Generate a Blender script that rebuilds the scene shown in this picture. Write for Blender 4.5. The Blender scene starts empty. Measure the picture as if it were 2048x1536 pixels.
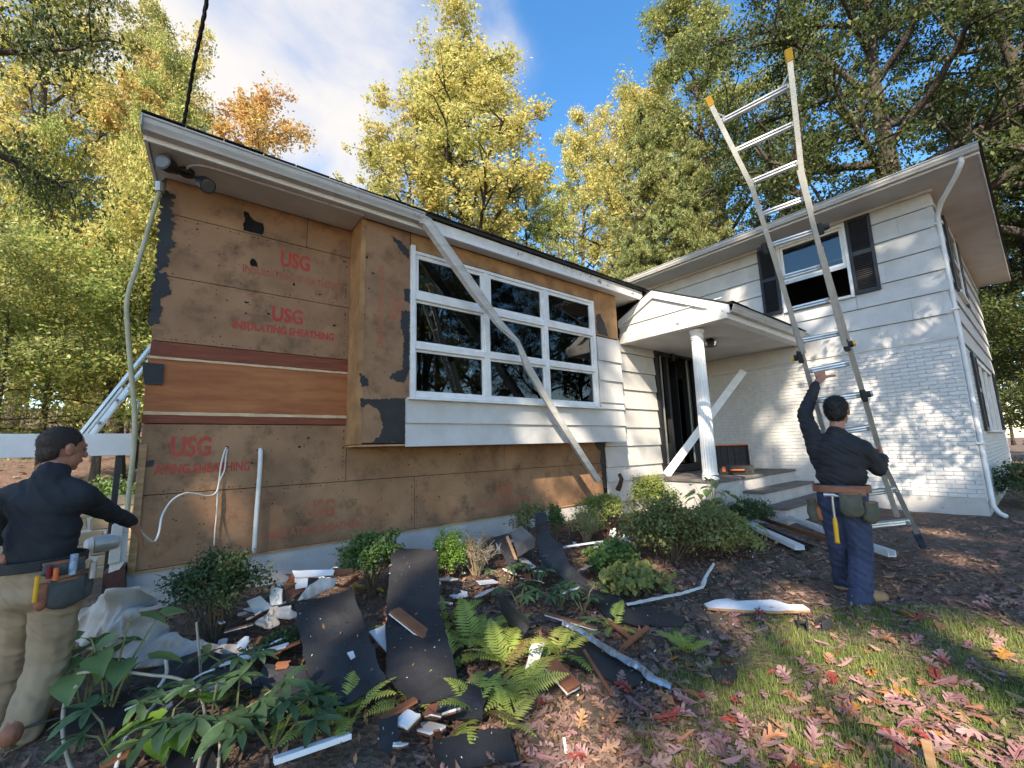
import bpy, bmesh, math, random
import numpy as np
from mathutils import Vector, Matrix, noise, geometry

# ---------------------------------------------------------------- camera, sky, sun, exposure
SC = bpy.context.scene
COL = SC.collection
F_PX = 850.0
YAW, PITCH, ROLL = math.radians(51.2), math.radians(8.52), math.radians(-1.74)
CAM = np.array([0.0, 0.0, 1.36])
_f = np.array([math.cos(YAW)*math.cos(PITCH), math.sin(YAW)*math.cos(PITCH), math.sin(PITCH)])
_r0 = np.array([math.sin(YAW), -math.cos(YAW), 0.0])
_u0 = np.cross(_r0, _f)
_r = math.cos(ROLL)*_r0 + math.sin(ROLL)*_u0
_u = -math.sin(ROLL)*_r0 + math.cos(ROLL)*_u0
cd = bpy.data.cameras.new('camera')
cam = bpy.data.objects.new('camera', cd)
COL.objects.link(cam)
cam.matrix_world = Matrix(((_r[0], _u[0], -_f[0], CAM[0]), (_r[1], _u[1], -_f[1], CAM[1]), (_r[2], _u[2], -_f[2], CAM[2]), (0, 0, 0, 1)))
cd.sensor_fit = 'HORIZONTAL'
cd.sensor_width = 36.0
cd.lens = 36.0*F_PX/2048.0
cd.clip_start = 0.05
cd.clip_end = 600
SC.camera = cam

SUN_TO = Vector((-1.10, -0.79, 1.0)).normalized()          # towards the sun
sun_el = math.asin(SUN_TO.z)
sun_az = math.atan2(SUN_TO.x, SUN_TO.y)                     # clockwise from +Y
w = bpy.data.worlds.new('World')
SC.world = w
w.use_nodes = True
nt = w.node_tree
nt.nodes.clear()
out = nt.nodes.new('ShaderNodeOutputWorld')
bg = nt.nodes.new('ShaderNodeBackground')
sky = nt.nodes.new('ShaderNodeTexSky')
sky.sky_type = 'NISHITA'
sky.sun_disc = False
sky.sun_elevation = sun_el
sky.sun_rotation = sun_az
sky.air_density = 1.0
sky.dust_density = 0.3
sky.ozone_density = 3.0
bg.inputs['Strength'].default_value = 0.15
tc = nt.nodes.new('ShaderNodeTexCoord')
def wn(t, **k):
    n = nt.nodes.new(t)
    for a, b in k.items():
        setattr(n, a, b)
    return n
# soft bank of cloud: fbm noise, thickest around one direction of the sky
cdir = Vector((_f + _r*(590-1024)/F_PX - _u*(60-768)/F_PX).tolist()).normalized()
dot = wn('ShaderNodeVectorMath', operation='DOT_PRODUCT')
dot.inputs[1].default_value = cdir
nrm = wn('ShaderNodeVectorMath', operation='NORMALIZE')
nt.links.new(tc.outputs['Generated'], nrm.inputs[0])
nt.links.new(nrm.outputs[0], dot.inputs[0])
mr = wn('ShaderNodeMapRange')
mr.inputs['From Min'].default_value = 0.885
mr.inputs['From Max'].default_value = 1.0
nt.links.new(dot.outputs['Value'], mr.inputs['Value'])
cn = wn('ShaderNodeTexNoise')
cn.inputs['Scale'].default_value = 2.6
cn.inputs['Detail'].default_value = 7
cn.inputs['Roughness'].default_value = 0.52
cn.inputs['Distortion'].default_value = 0.35
nt.links.new(nrm.outputs[0], cn.inputs['Vector'])
ad = wn('ShaderNodeMath', operation='MULTIPLY_ADD')
ad.inputs[1].default_value = 0.40
nt.links.new(mr.outputs[0], ad.inputs[0])
nt.links.new(cn.outputs['Fac'], ad.inputs[2])
cr = wn('ShaderNodeMapRange', interpolation_type='SMOOTHERSTEP')
cr.inputs['From Min'].default_value = 0.62
cr.inputs['From Max'].default_value = 1.0
nt.links.new(ad.outputs[0], cr.inputs['Value'])
mx = wn('ShaderNodeMix', data_type='RGBA')
mx.inputs['B'].default_value = (1.9, 2.0, 2.2, 1)
nt.links.new(cr.outputs[0], mx.inputs['Factor'])
hs = wn('ShaderNodeHueSaturation')
hs.inputs['Saturation'].default_value = 1.28
hs.inputs['Value'].default_value = 0.86
nt.links.new(sky.outputs[0], hs.inputs['Color'])
nt.links.new(hs.outputs[0], mx.inputs['A'])
nt.links.new(mx.outputs['Result'], bg.inputs['Color'])
nt.links.new(bg.outputs[0], out.inputs['Surface'])

sl = bpy.data.lights.new('sun', 'SUN')
sl.energy = 3.3
sl.angle = math.radians(0.5)
sl.color = (1.0, 0.95, 0.86)
so = bpy.data.objects.new('sun', sl)
COL.objects.link(so)
so.rotation_euler = (-SUN_TO).to_track_quat('-Z', 'Y').to_euler()

vs = SC.view_settings
vs.view_transform = 'Standard'
vs.look = 'None'
vs.exposure = 1.72
vs.gamma = 1.0
vs.use_curve_mapping = False
vs.use_white_balance = True
vs.white_balance_temperature = 7600
vs.white_balance_tint = 12
SC.cycles.max_bounces = 7
SC.cycles.diffuse_bounces = 4
SC.cycles.glossy_bounces = 4
SC.cycles.transparent_max_bounces = 12
SC.cycles.sample_clamp_indirect = 8
SC.cycles.use_denoising = True

RNG = random.Random(7)
NP = np.random.default_rng(11)

# ---------------------------------------------------------------- the lie of the land
def gz(x, y):
    z = -0.05 + 0.02*max(-6.0, min(x, 11.0))
    if y > 9:
        z += 0.16*(y-9) if y < 40 else 0.16*31 + 0.04*(y-40)
    return z
def gzn(x, y):
    z = -0.05 + 0.02*np.clip(x, -6, 11)
    return z + np.where(y > 9, np.where(y < 40, 0.16*(y-9), 0.16*31+0.04*(y-40)), 0.0)
def gn(x, y):
    n = 0.025*noise.noise(Vector((x*1.1, y*1.1, 0.3))) + 0.012*noise.noise(Vector((x*4, y*4, 3.3)))
    bed = max(0.0, min(1.0, (y-2.7)/1.9))*max(0.0, min(1.0, (6.6-x)/0.8)) if y < 9 else 0
    bank = 0.15*math.exp(-((x-6.1)**2+(y-.9)**2)/1.3)
    return gz(x, y) + n + 0.20*bed + bank
def ray(px, py):
    return _f + _r*(px-1024)/F_PX - _u*(py-768)/F_PX
def gp(px, py, h=0.0):
    """point of the ground (raised by h) that this line of sight meets"""
    d = ray(px, py); z = 0.05
    for _ in range(12):
        t = (z+h-CAM[2])/d[2]
        p = CAM+d*t
        z = 0.6*z+0.4*gn(p[0], p[1])
    return Vector((p[0], p[1], z+h))
def onplane(px, py, ax, val):
    d = ray(px, py)
    return Vector((CAM+d*(val-CAM[ax])/d[ax]).tolist())

# ---------------------------------------------------------------- material helper
def mat(name, c1, c2=None, scale=6, stretch=(1, 1, 1), rough=0.75, bump=0.0, bscale=40, bstretch=None, metal=0.0, spec=0.4,
        detail=6, lo=0.35, hi=0.65, c3=None, s3=1.5, lo3=0.55, hi3=0.7, island=0.0, trans=None, objrand=0.0, bdist=0.01, coord='Object'):
    m = bpy.data.materials.new(name)
    m.use_nodes = True
    t = m.node_tree
    b = t.nodes['Principled BSDF']
    L = t.links.new
    N = t.nodes.new
    b.inputs['Roughness'].default_value = rough
    b.inputs['Metallic'].default_value = metal
    b.inputs['Specular IOR Level'].default_value = spec
    co = N('ShaderNodeTexCoord')
    mp = N('ShaderNodeMapping')
    mp.inputs['Scale'].default_value = stretch
    L(co.outputs[coord], mp.inputs['Vector'])
    col = None
    if c2 is None:
        rgb = N('ShaderNodeRGB'); rgb.outputs[0].default_value = (*c1, 1); col = rgb.outputs[0]
    else:
        nz = N('ShaderNodeTexNoise')
        nz.inputs['Scale'].default_value = scale
        nz.inputs['Detail'].default_value = detail
        nz.inputs['Roughness'].default_value = 0.62
        L(mp.outputs[0], nz.inputs['Vector'])
        mr = N('ShaderNodeMapRange')
        mr.inputs['From Min'].default_value = lo
        mr.inputs['From Max'].default_value = hi
        L(nz.outputs['Fac'], mr.inputs['Value'])
        mx = N('ShaderNodeMix'); mx.data_type = 'RGBA'
        mx.inputs['A'].default_value = (*c1, 1)
        mx.inputs['B'].default_value = (*c2, 1)
        L(mr.outputs[0], mx.inputs['Factor'])
        col = mx.outputs['Result']
    if c3 is not None:
        n3 = N('ShaderNodeTexNoise')
        n3.inputs['Scale'].default_value = s3
        n3.inputs['Detail'].default_value = 8
        n3.inputs['Roughness'].default_value = 0.7
        L(co.outputs[coord], n3.inputs['Vector'])
        r3 = N('ShaderNodeMapRange')
        r3.inputs['From Min'].default_value = lo3
        r3.inputs['From Max'].default_value = hi3
        L(n3.outputs['Fac'], r3.inputs['Value'])
        m3 = N('ShaderNodeMix'); m3.data_type = 'RGBA'
        m3.inputs['B'].default_value = (*c3, 1)
        L(r3.outputs[0], m3.inputs['Factor'])
        L(col, m3.inputs['A'])
        col = m3.outputs['Result']
    if island or objrand:
        hv = N('ShaderNodeHueSaturation')
        if island:
            g = N('ShaderNodeNewGeometry'); src = g.outputs['Random Per Island']; amt = island
        else:
            g = N('ShaderNodeObjectInfo'); src = g.outputs['Random']; amt = objrand
        mr2 = N('ShaderNodeMapRange')
        mr2.inputs['To Min'].default_value = 1-amt
        mr2.inputs['To Max'].default_value = 1+amt
        L(src, mr2.inputs['Value'])
        L(mr2.outputs[0], hv.inputs['Value'])
        L(col, hv.inputs['Color'])
        col = hv.outputs[0]
    L(col, b.inputs['Base Color'])
    if bump:
        mb = N('ShaderNodeMapping')
        mb.inputs['Scale'].default_value = bstretch or stretch
        L(co.outputs[coord], mb.inputs['Vector'])
        nb = N('ShaderNodeTexNoise')
        nb.inputs['Scale'].default_value = bscale
        nb.inputs['Detail'].default_value = 5
        L(mb.outputs[0], nb.inputs['Vector'])
        bp = N('ShaderNodeBump')
        bp.inputs['Strength'].default_value = bump
        bp.inputs['Distance'].default_value = bdist
        L(nb.outputs['Fac'], bp.inputs['Height'])
        L(bp.outputs[0], b.inputs['Normal'])
    if trans:
        tr = N('ShaderNodeBsdfTranslucent')
        L(col, tr.inputs['Color'])
        ms = N('ShaderNodeMixShader')
        ms.inputs[0].default_value = trans
        L(b.outputs[0], ms.inputs[1]); L(tr.outputs[0], ms.inputs[2])
        L(ms.outputs[0], t.nodes['Material Output'].inputs['Surface'])
    return m

def ramp_leaf(name, stops, trans=0.35, rough=0.55, source='island', spec=0.35, noise_scale=0.35, noise_mix=0.5):
    """leaf material: colour picked per leaf along a ramp, shifted in drifts by a broad noise"""
    m = bpy.data.materials.new(name)
    m.use_nodes = True
    t = m.node_tree; L = t.links.new; N = t.nodes.new
    b = t.nodes['Principled BSDF']
    b.inputs['Roughness'].default_value = rough
    b.inputs['Specular IOR Level'].default_value = spec
    g = N('ShaderNodeNewGeometry') if source == 'island' else N('ShaderNodeObjectInfo')
    src = g.outputs['Random Per Island'] if source == 'island' else g.outputs['Random']
    co = N('ShaderNodeTexCoord')
    nz = N('ShaderNodeTexNoise')
    nz.inputs['Scale'].default_value = noise_scale
    nz.inputs['Detail'].default_value = 2
    L(co.outputs['Object'], nz.inputs['Vector'])
    st = N('ShaderNodeMapRange'); st.inputs['From Min'].default_value = 0.3; st.inputs['From Max'].default_value = 0.7
    L(nz.outputs['Fac'], st.inputs['Value'])
    mi = N('ShaderNodeMix'); mi.inputs['Factor'].default_value = noise_mix
    L(src, mi.inputs['A']); L(st.outputs[0], mi.inputs['B'])
    cr = N('ShaderNodeValToRGB')
    while len(cr.color_ramp.elements) < len(stops):
        cr.color_ramp.elements.new(0.5)
    for e, (p, c) in zip(cr.color_ramp.elements, stops):
        e.position = p; e.color = (*c, 1)
    L(mi.outputs[0], cr.inputs[0])
    L(cr.outputs[0], b.inputs['Base Color'])
    tr = N('ShaderNodeBsdfTranslucent')
    L(cr.outputs[0], tr.inputs['Color'])
    ms = N('ShaderNodeMixShader'); ms.inputs[0].default_value = trans
    L(b.outputs[0], ms.inputs[1]); L(tr.outputs[0], ms.inputs[2])
    L(ms.outputs[0], t.nodes['Material Output'].inputs['Surface'])
    return m

def glass_mat(name, ior=1.75, tint=(0.02, 0.025, 0.025)):
    m = bpy.data.materials.new(name)
    m.use_nodes = True
    t = m.node_tree; L = t.links.new; N = t.nodes.new
    t.nodes.remove(t.nodes['Principled BSDF'])
    fr = N('ShaderNodeFresnel'); fr.inputs['IOR'].default_value = ior
    gl = N('ShaderNodeBsdfGlossy'); gl.inputs['Roughness'].default_value = 0.01
    tp = N('ShaderNodeBsdfTransparent'); tp.inputs['Color'].default_value = (0.55, 0.58, 0.57, 1)
    co = N('ShaderNodeTexCoord')
    nz = N('ShaderNodeTexNoise'); nz.inputs['Scale'].default_value = 1.7; nz.inputs['Detail'].default_value = 1
    L(co.outputs['Object'], nz.inputs['Vector'])
    bp = N('ShaderNodeBump'); bp.inputs['Strength'].default_value = 0.12; bp.inputs['Distance'].default_value = 0.03
    L(nz.outputs['Fac'], bp.inputs['Height']); L(bp.outputs[0], gl.inputs['Normal'])
    ms = N('ShaderNodeMixShader')
    L(fr.outputs[0], ms.inputs[0]); L(tp.outputs[0], ms.inputs[1]); L(gl.outputs[0], ms.inputs[2])
    L(ms.outputs[0], t.nodes['Material Output'].inputs['Surface'])
    return m

# ---------------------------------------------------------------- mesh helper
class MB:
    def __init__(s):
        s.v = []; s.f = []
    def add(s, vs, fs):
        o = len(s.v)
        s.v += [tuple(p) for p in vs]
        s.f += [tuple(i+o for i in q) for q in fs]
        return s
    def box(s, x0, x1, y0, y1, z0, z1):
        return s.add([(x0, y0, z0), (x1, y0, z0), (x1, y1, z0), (x0, y1, z0), (x0, y0, z1), (x1, y0, z1), (x1, y1, z1), (x0, y1, z1)],
                     [(0, 3, 2, 1), (4, 5, 6, 7), (0, 1, 5, 4), (1, 2, 6, 5), (2, 3, 7, 6), (3, 0, 4, 7)])
    def obox(s, c, ax, ay, az):
        """box with centre c and half-axis vectors"""
        c, ax, ay, az = Vector(c), Vector(ax), Vector(ay), Vector(az)
        vs = [c+sx*ax+sy*ay+sz*az for sz in (-1, 1) for sx, sy in ((-1, -1), (1, -1), (1, 1), (-1, 1))]
        return s.add(vs, [(0, 3, 2, 1), (4, 5, 6, 7), (0, 1, 5, 4), (1, 2, 6, 5), (2, 3, 7, 6), (3, 0, 4, 7)])
    def bar(s, a, b, wdt, thk, up=(0, 0, 1)):
        a, b = Vector(a), Vector(b); d = b-a
        side = d.cross(Vector(up))
        if side.length < 1e-6: side = Vector((1, 0, 0))
        side.normalize(); n = side.cross(d).normalized()
        return s.obox((a+b)/2, d/2, side*wdt/2, n*thk/2)
    def tube(s, pts, rad, n=8, cap=True, squash=None):
        pts = [Vector(p) for p in pts]
        if not hasattr(rad, '__len__'): rad = [rad]*len(pts)
        o = len(s.v); prev = None
        for i, p in enumerate(pts):
            d = (pts[min(i+1, len(pts)-1)]-pts[max(i-1, 0)])
            d = d.normalized() if d.length > 1e-9 else Vector((0, 0, 1))
            if prev is None:
                a = d.cross(Vector((0, 0, 1)) if abs(d.z) < .9 else Vector((1, 0, 0))).normalized()
            else:
                a = (prev-d*prev.dot(d))
                a = a.normalized() if a.length > 1e-6 else d.orthogonal().normalized()
            prev = a; b = d.cross(a)
            for k in range(n):
                t = 2*math.pi*k/n
                s.v.append(tuple(p+(a*math.cos(t)+b*math.sin(t))*rad[i]))
        for i in range(len(pts)-1):
            for k in range(n):
                q = o+i*n
                s.f.append((q+k, q+(k+1) % n, q+n+(k+1) % n, q+n+k))
        if cap:
            s.f.append(tuple(o+k for k in range(n))[::-1])
            s.f.append(tuple(o+(len(pts)-1)*n+k for k in range(n)))
        return s
    def prism(s, poly, vec):
        """flat polygon (3D points in order) extruded by vec"""
        poly = [Vector(p) for p in poly]; vec = Vector(vec); n = len(poly)
        s.add(poly+[p+vec for p in poly], [tuple(range(n))[::-1], tuple(range(n, 2*n))]+[(k, (k+1) % n, n+(k+1) % n, n+k) for k in range(n)])
        return s
    def sweep(s, path, prof, up=(0, 0, 1), cap=True):
        """2D profile (side, up) swept along a path"""
        path = [Vector(p) for p in path]; o = len(s.v); n = len(prof); up = Vector(up)
        for i, p in enumerate(path):
            d = (path[min(i+1, len(path)-1)]-path[max(i-1, 0)]).normalized()
            side = d.cross(up).normalized(); nn = side.cross(d)
            for a, b in prof: s.v.append(tuple(p+side*a+nn*b))
        for i in range(len(path)-1):
            for k in range(n):
                q = o+i*n
                s.f.append((q+k, q+(k+1) % n, q+n+(k+1) % n, q+n+k))
        if cap:
            s.f.append(tuple(o+k for k in range(n))[::-1]); s.f.append(tuple(o+(len(path)-1)*n+k for k in range(n)))
        return s
    def build(s, name, material, parent=None, smooth=False, bevel=0.0, fix=True):
        me = bpy.data.meshes.new(name)
        me.from_pydata(s.v, [], s.f)
        if fix or bevel:
            bm = bmesh.new(); bm.from_mesh(me)
            bmesh.ops.recalc_face_normals(bm, faces=bm.faces)
            if bevel:
                bmesh.ops.bevel(bm, geom=list(bm.edges), offset=bevel, segments=1, affect='EDGES', clamp_overlap=True)
            bm.to_mesh(me); bm.free()
        if smooth:
            me.polygons.foreach_set('use_smooth', [True]*len(me.polygons))
        me.materials.append(material)
        return link(name, me, parent)
def link(name, me, parent=None, loc=None):
    o = bpy.data.objects.new(name, me)
    COL.objects.link(o)
    if parent is not None: o.parent = parent
    if loc is not None: o.location = loc
    return o
def thing(name, label, cat, loc=(0, 0, 0), group=None, rz=0.0):
    o = bpy.data.objects.new(name, None)
    COL.objects.link(o)
    o.location = loc; o.rotation_euler.z = rz
    o.empty_display_size = 0.1
    return tag(o, label, cat, group)
def tag(o, label=None, cat=None, group=None, kind=None):
    if label: o['label'] = label
    if cat: o['category'] = cat
    if group: o['group'] = group
    if kind: o['kind'] = kind
    return o
def copy_tree(o, parent=None):
    c = o.copy(); COL.objects.link(c)
    if parent is not None: c.parent = parent
    for ch in list(o.children): copy_tree(ch, c)
    return c
def quick(name, v, f, material, parent=None, smooth=False):
    """fast mesh from numpy arrays; f is (n,3) or (n,4)"""
    me = bpy.data.meshes.new(name)
    v = np.asarray(v, dtype=np.float32); f = np.asarray(f, dtype=np.int32)
    k = f.shape[1]
    me.vertices.add(len(v)); me.vertices.foreach_set('co', v.ravel())
    me.loops.add(f.size); me.loops.foreach_set('vertex_index', f.ravel())
    me.polygons.add(len(f)); me.polygons.foreach_set('loop_start', np.arange(0, f.size, k, dtype=np.int32))
    if smooth: me.polygons.foreach_set('use_smooth', np.ones(len(f), dtype=bool))
    me.update(calc_edges=True)
    me.materials.append(material)
    return link(name, me, parent)
def ragged(poly, amp, step, seed=0):
    """roughen a 2D outline"""
    r = random.Random(seed); o = []
    n = len(poly)
    for i in range(n):
        a, b = Vector(poly[i]), Vector(poly[(i+1) % n]); d = b-a
        k = max(1, int(d.length/step)); nn = Vector((-d.y, d.x)).normalized() if d.length else Vector((0, 0))
        for j in range(k):
            o.append(a+d*(j/k)+nn*r.uniform(-amp, amp)*(1 if j else .5))
    return o

# ---------------------------------------------------------------- materials
M = {}
M['sheath'] = mat('sheathing', (0.36, 0.20, 0.108), (0.22, 0.118, 0.064), scale=1.5, rough=0.85, bump=0.3, bscale=45, c3=(0.125, 0.068, 0.038), s3=4.2, lo3=0.50, hi3=0.72, lo=0.36, hi=0.64, detail=10)
M['sheath2'] = mat('sheathing_warm', (0.43, 0.235, 0.10), (0.25, 0.125, 0.055), scale=4, rough=0.85, bump=0.3, bscale=70, c3=(0.10, 0.06, 0.04), s3=5, lo3=0.62, hi3=0.74)
M['ply'] = mat('plywood', (0.41, 0.15, 0.05), (0.28, 0.085, 0.028), scale=2.2, stretch=(1, 1, 6), rough=0.7, bump=0.15, bscale=30, c3=(0.14, 0.05, 0.02), s3=2.5, lo3=0.58, hi3=0.8)
M['redwood'] = mat('redwood', (0.235, 0.062, 0.026), (0.15, 0.035, 0.016), scale=3, stretch=(1, 1, 9), rough=0.7, bump=0.15, bscale=40, c3=(0.05, 0.03, 0.025), s3=2.2, lo3=0.62, hi3=0.72)
M['planks'] = mat('cedar_back', (0.24, 0.09, 0.04), (0.16, 0.055, 0.026), scale=6, stretch=(1, 1, 1), rough=0.75, bump=0.2, bscale=60, objrand=0.25)
M['pale'] = mat('pale_strip', (0.66, 0.50, 0.32), (0.50, 0.34, 0.19), scale=9, rough=0.8)
M['bare'] = mat('bare_wood', (0.50, 0.30, 0.15), (0.33, 0.17, 0.075), scale=6, stretch=(1, 1, 4), rough=0.75, bump=0.2, bscale=50)
M['white'] = mat('white_paint', (0.74, 0.73, 0.71), (0.64, 0.62, 0.59), scale=4, rough=0.55, bump=0.08, bscale=80, c3=(0.42, 0.40, 0.35), s3=7, lo3=0.62, hi3=0.8)
M['trim'] = mat('white_trim', (0.77, 0.77, 0.76), (0.66, 0.65, 0.63), scale=7, rough=0.5, bump=0.08, bscale=60, c3=(0.30, 0.27, 0.22), s3=14, lo3=0.66, hi3=0.76)
M['peel'] = mat('peeling_paint', (0.72, 0.70, 0.66), (0.60, 0.57, 0.52), scale=8, rough=0.6, bump=0.3, bscale=60, c3=(0.16, 0.13, 0.10), s3=9, lo3=0.58, hi3=0.65)
M['soffit'] = mat('soffit_paint', (0.62, 0.61, 0.58), (0.52, 0.50, 0.46), scale=2, rough=0.7, c3=(0.40, 0.37, 0.31), s3=3, lo3=0.6, hi3=0.8)
M['siding'] = mat('striated_siding', (0.575, 0.56, 0.535), (0.49, 0.475, 0.45), scale=3.5, rough=0.7, bump=0.55, bscale=26, bstretch=(6, 6, 0.12), c3=(0.40, 0.37, 0.32), s3=4, lo3=0.6, hi3=0.82, bdist=0.006, objrand=0.035)
M['brick'] = mat('painted_brick', (0.65, 0.64, 0.62), (0.56, 0.55, 0.53), scale=9, rough=0.7, bump=0.35, bscale=50, c3=(0.46, 0.42, 0.37), s3=3, lo3=0.62, hi3=0.85, objrand=0.05)
M['mortar'] = mat('painted_mortar', (0.57, 0.56, 0.54), (0.48, 0.47, 0.45), scale=12, rough=0.85, bump=0.4, bscale=80)
M['found'] = mat('foundation', (0.52, 0.50, 0.48), (0.42, 0.395, 0.37), scale=3, rough=0.85, bump=0.3, bscale=25, c3=(0.22, 0.16, 0.11), s3=3.5, lo3=0.58, hi3=0.75)
M['felt'] = mat('black_felt', (0.017, 0.0165, 0.0175), (0.030, 0.029, 0.030), scale=4, rough=0.6, bump=0.3, bscale=40, c3=(0.06, 0.055, 0.05), s3=6, lo3=0.6, hi3=0.88)
M['dark'] = mat('pit_and_gap_shade', (0.006, 0.006, 0.007), rough=0.9)  # on wall cores, near black stands in for the shade behind gaps
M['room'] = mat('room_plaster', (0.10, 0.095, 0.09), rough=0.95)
M['black'] = mat('black_paint', (0.012, 0.012, 0.014), (0.02, 0.02, 0.022), scale=8, rough=0.45)
M['shutter'] = mat('shutter_paint', (0.014, 0.015, 0.019), (0.022, 0.023, 0.028), scale=4, rough=0.5)
M['alu'] = mat('aluminium', (0.62, 0.62, 0.60), (0.48, 0.48, 0.46), scale=9, rough=0.36, metal=0.75, bump=0.06, bscale=60)
M['alum_dull'] = mat('aluminium_dull', (0.48, 0.48, 0.46), (0.38, 0.38, 0.36), scale=9, rough=0.45, metal=0.6)
M['gutter'] = mat('gutter_paint', (0.52, 0.505, 0.475), (0.40, 0.385, 0.355), scale=3, stretch=(1, 1, 5), rough=0.45, c3=(0.17, 0.155, 0.125), s3=6, lo3=0.6, hi3=0.75)
M['foil'] = mat('crumpled_foil', (0.50, 0.50, 0.49), (0.36, 0.36, 0.36), scale=14, rough=0.36, metal=0.8, bump=0.5, bscale=22, bdist=0.02)
M['shingle'] = mat('roof_shingle', (0.045, 0.042, 0.04), (0.028, 0.026, 0.025), scale=30, rough=0.95, bump=0.5, bscale=150, c3=(0.03, 0.04, 0.018), s3=4, lo3=0.5, hi3=0.62)
M['red_ink'] = mat('faded_red_ink', (0.44, 0.042, 0.03), (0.40, 0.08, 0.05), scale=5, rough=0.8, c3=(0.34, 0.15, 0.08), s3=20, lo3=0.60, hi3=0.78)
M['red_ink_faint'] = mat('faint_red_ink', (0.34, 0.085, 0.05), (0.34, 0.13, 0.07), scale=5, rough=0.8, c3=(0.32, 0.18, 0.09), s3=14, lo3=0.54, hi3=0.74)
M['yellow'] = mat('yellow_plastic', (0.75, 0.38, 0.02), (0.68, 0.33, 0.02), scale=9, rough=0.45)
M['rubber'] = mat('black_rubber', (0.018, 0.018, 0.02), (0.03, 0.03, 0.03), scale=9, rough=0.7)
M['glass'] = glass_mat('window_glass')
M['slate'] = mat('flagstone', (0.17, 0.15, 0.135), (0.11, 0.097, 0.088), scale=4, rough=0.85, bump=0.3, bscale=40, c3=(0.09, 0.055, 0.035), s3=6, lo3=0.5, hi3=0.7)
M['canvas'] = mat('canvas_cloth', (0.50, 0.455, 0.41), (0.38, 0.335, 0.295), scale=3.5, rough=0.95, bump=0.2, bscale=120, c3=(0.30, 0.25, 0.21), s3=4, lo3=0.62, hi3=0.8)
M['pvc'] = mat('pvc_pipe', (0.70, 0.69, 0.66), (0.6, 0.58, 0.53), scale=12, rough=0.4)
M['cable_w'] = mat('white_cable', (0.68, 0.66, 0.60), rough=0.5)
M['cable_t'] = mat('tan_cable', (0.42, 0.36, 0.26), (0.28, 0.25, 0.2), scale=20, rough=0.6)
M['conduit'] = mat('old_conduit', (0.46, 0.42, 0.29), (0.33, 0.32, 0.18), scale=6, rough=0.6, bump=0.1)
M['bark'] = mat('bark', (0.085, 0.066, 0.05), (0.04, 0.032, 0.026), scale=7, stretch=(1, 1, 0.25), rough=0.95, bump=0.9, bscale=14, bstretch=(2, 2, 0.4), bdist=0.05)
M['bark_pale'] = mat('bark_pale', (0.16, 0.135, 0.11), (0.075, 0.06, 0.05), scale=6, stretch=(1, 1, 0.3), rough=0.95, bump=0.9, bscale=14, bstretch=(2, 2, 0.4), bdist=0.05)
M['twig'] = mat('twig_bark', (0.16, 0.115, 0.07), (0.09, 0.065, 0.045), scale=20, rough=0.9)
# ================================================================ THE HOUSE
Y1, YB, X2, YE = 4.706, 4.346, 9.553, 0.7055
ZS, ZW = 3.892, 5.375
house = thing('house', 'white split-level house, its lower front stripped to brown sheathing board', 'house', (0, 0, 0))
H = house
def bx(name, x0, x1, y0, y1, z0, z1, m, parent=None, bevel=0.0):
    return MB().box(x0, x1, y0, y1, z0, z1).build(name, M[m], H if parent is None else parent, bevel=bevel, fix=False if not bevel else True)

# ---- cores of the walls (behind the cladding)
wc = MB()
wc.box(-0.18, 1.49, 4.722, 4.86, 0.0, ZS)
wc.box(1.49, 5.85, 4.722, 4.86, 0.0, 1.42)
wc.box(5.85, 7.41, 4.722, 4.86, 0.0, ZS)
wc.box(8.97, X2+.02, 4.722, 4.86, 0.0, ZS)
wc.box(7.41, 8.97, 4.722, 4.86, 3.21, ZS)
wc.box(7.41, 8.97, 4.722, 4.86, 0.0, 0.86)
wc.build('wall_core', M['dark'], H, fix=False)
wc = MB()
wc.box(-0.18, 0.0, 4.861, 13.0, 0.0, ZS)
wc.box(0.0, X2, 12.85, 13.0, 0.0, ZS)
wc.build('rear_wall', M['siding'], H, fix=False)
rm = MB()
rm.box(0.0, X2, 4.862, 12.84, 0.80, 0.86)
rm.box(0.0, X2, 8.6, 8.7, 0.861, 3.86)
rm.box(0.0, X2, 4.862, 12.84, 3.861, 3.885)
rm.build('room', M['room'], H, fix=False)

# ---- sheathing boards of the stripped front
def boardY(name, x0, x1, z0, z1, y, m, thick=0.013, hole=None, parent=None, seed=0, lab=None):
    g = 0.003
    if hole is None:
        o = MB().box(x0+g, x1-g, y, y+thick, z0+g, z1-g).build(name, M[m], H if parent is None else parent, bevel=0.0025)
    else:
        outer = [Vector((x0+g, z0+g, 0)), Vector((x1-g, z0+g, 0)), Vector((x1-g, z1-g, 0)), Vector((x0+g, z1-g, 0))]
        hl = [Vector((a, b, 0)) for a, b in hole]
        tri = geometry.tessellate_polygon([outer, hl])
        al = outer+hl; n = len(al)
        vs = [(p.x, y, p.y) for p in al]+[(p.x, y+thick, p.y) for p in al]
        fs = [tuple(t) for t in tri]+[tuple(i+n for i in t)[::-1] for t in tri]
        for lo, cnt in ((0, 4), (4, len(hl))):
            for k in range(cnt):
                a, b = lo+k, lo+(k+1) % cnt
                fs.append((a, b, b+n, a+n))
        o = MB().add(vs, fs).build(name, M[m], H if parent is None else parent)
    if lab: o['label'] = lab
    return o
hole1 = [tuple(p) for p in ragged([(0.425, 3.575), (0.58, 3.572), (0.605, 3.64), (0.585, 3.70), (0.50, 3.715), (0.46, 3.775), (0.418, 3.78), (0.43, 3.70), (0.415, 3.64)], 0.008, 0.03, 3)]
hole2 = [tuple(p) for p in ragged([(0.50, 3.235), (0.535, 3.215), (0.565, 3.225), (0.555, 3.28), (0.54, 3.30), (0.51, 3.305), (0.495, 3.27)], 0.004, 0.02, 4)]
XL = -0.19
boards = {}
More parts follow.
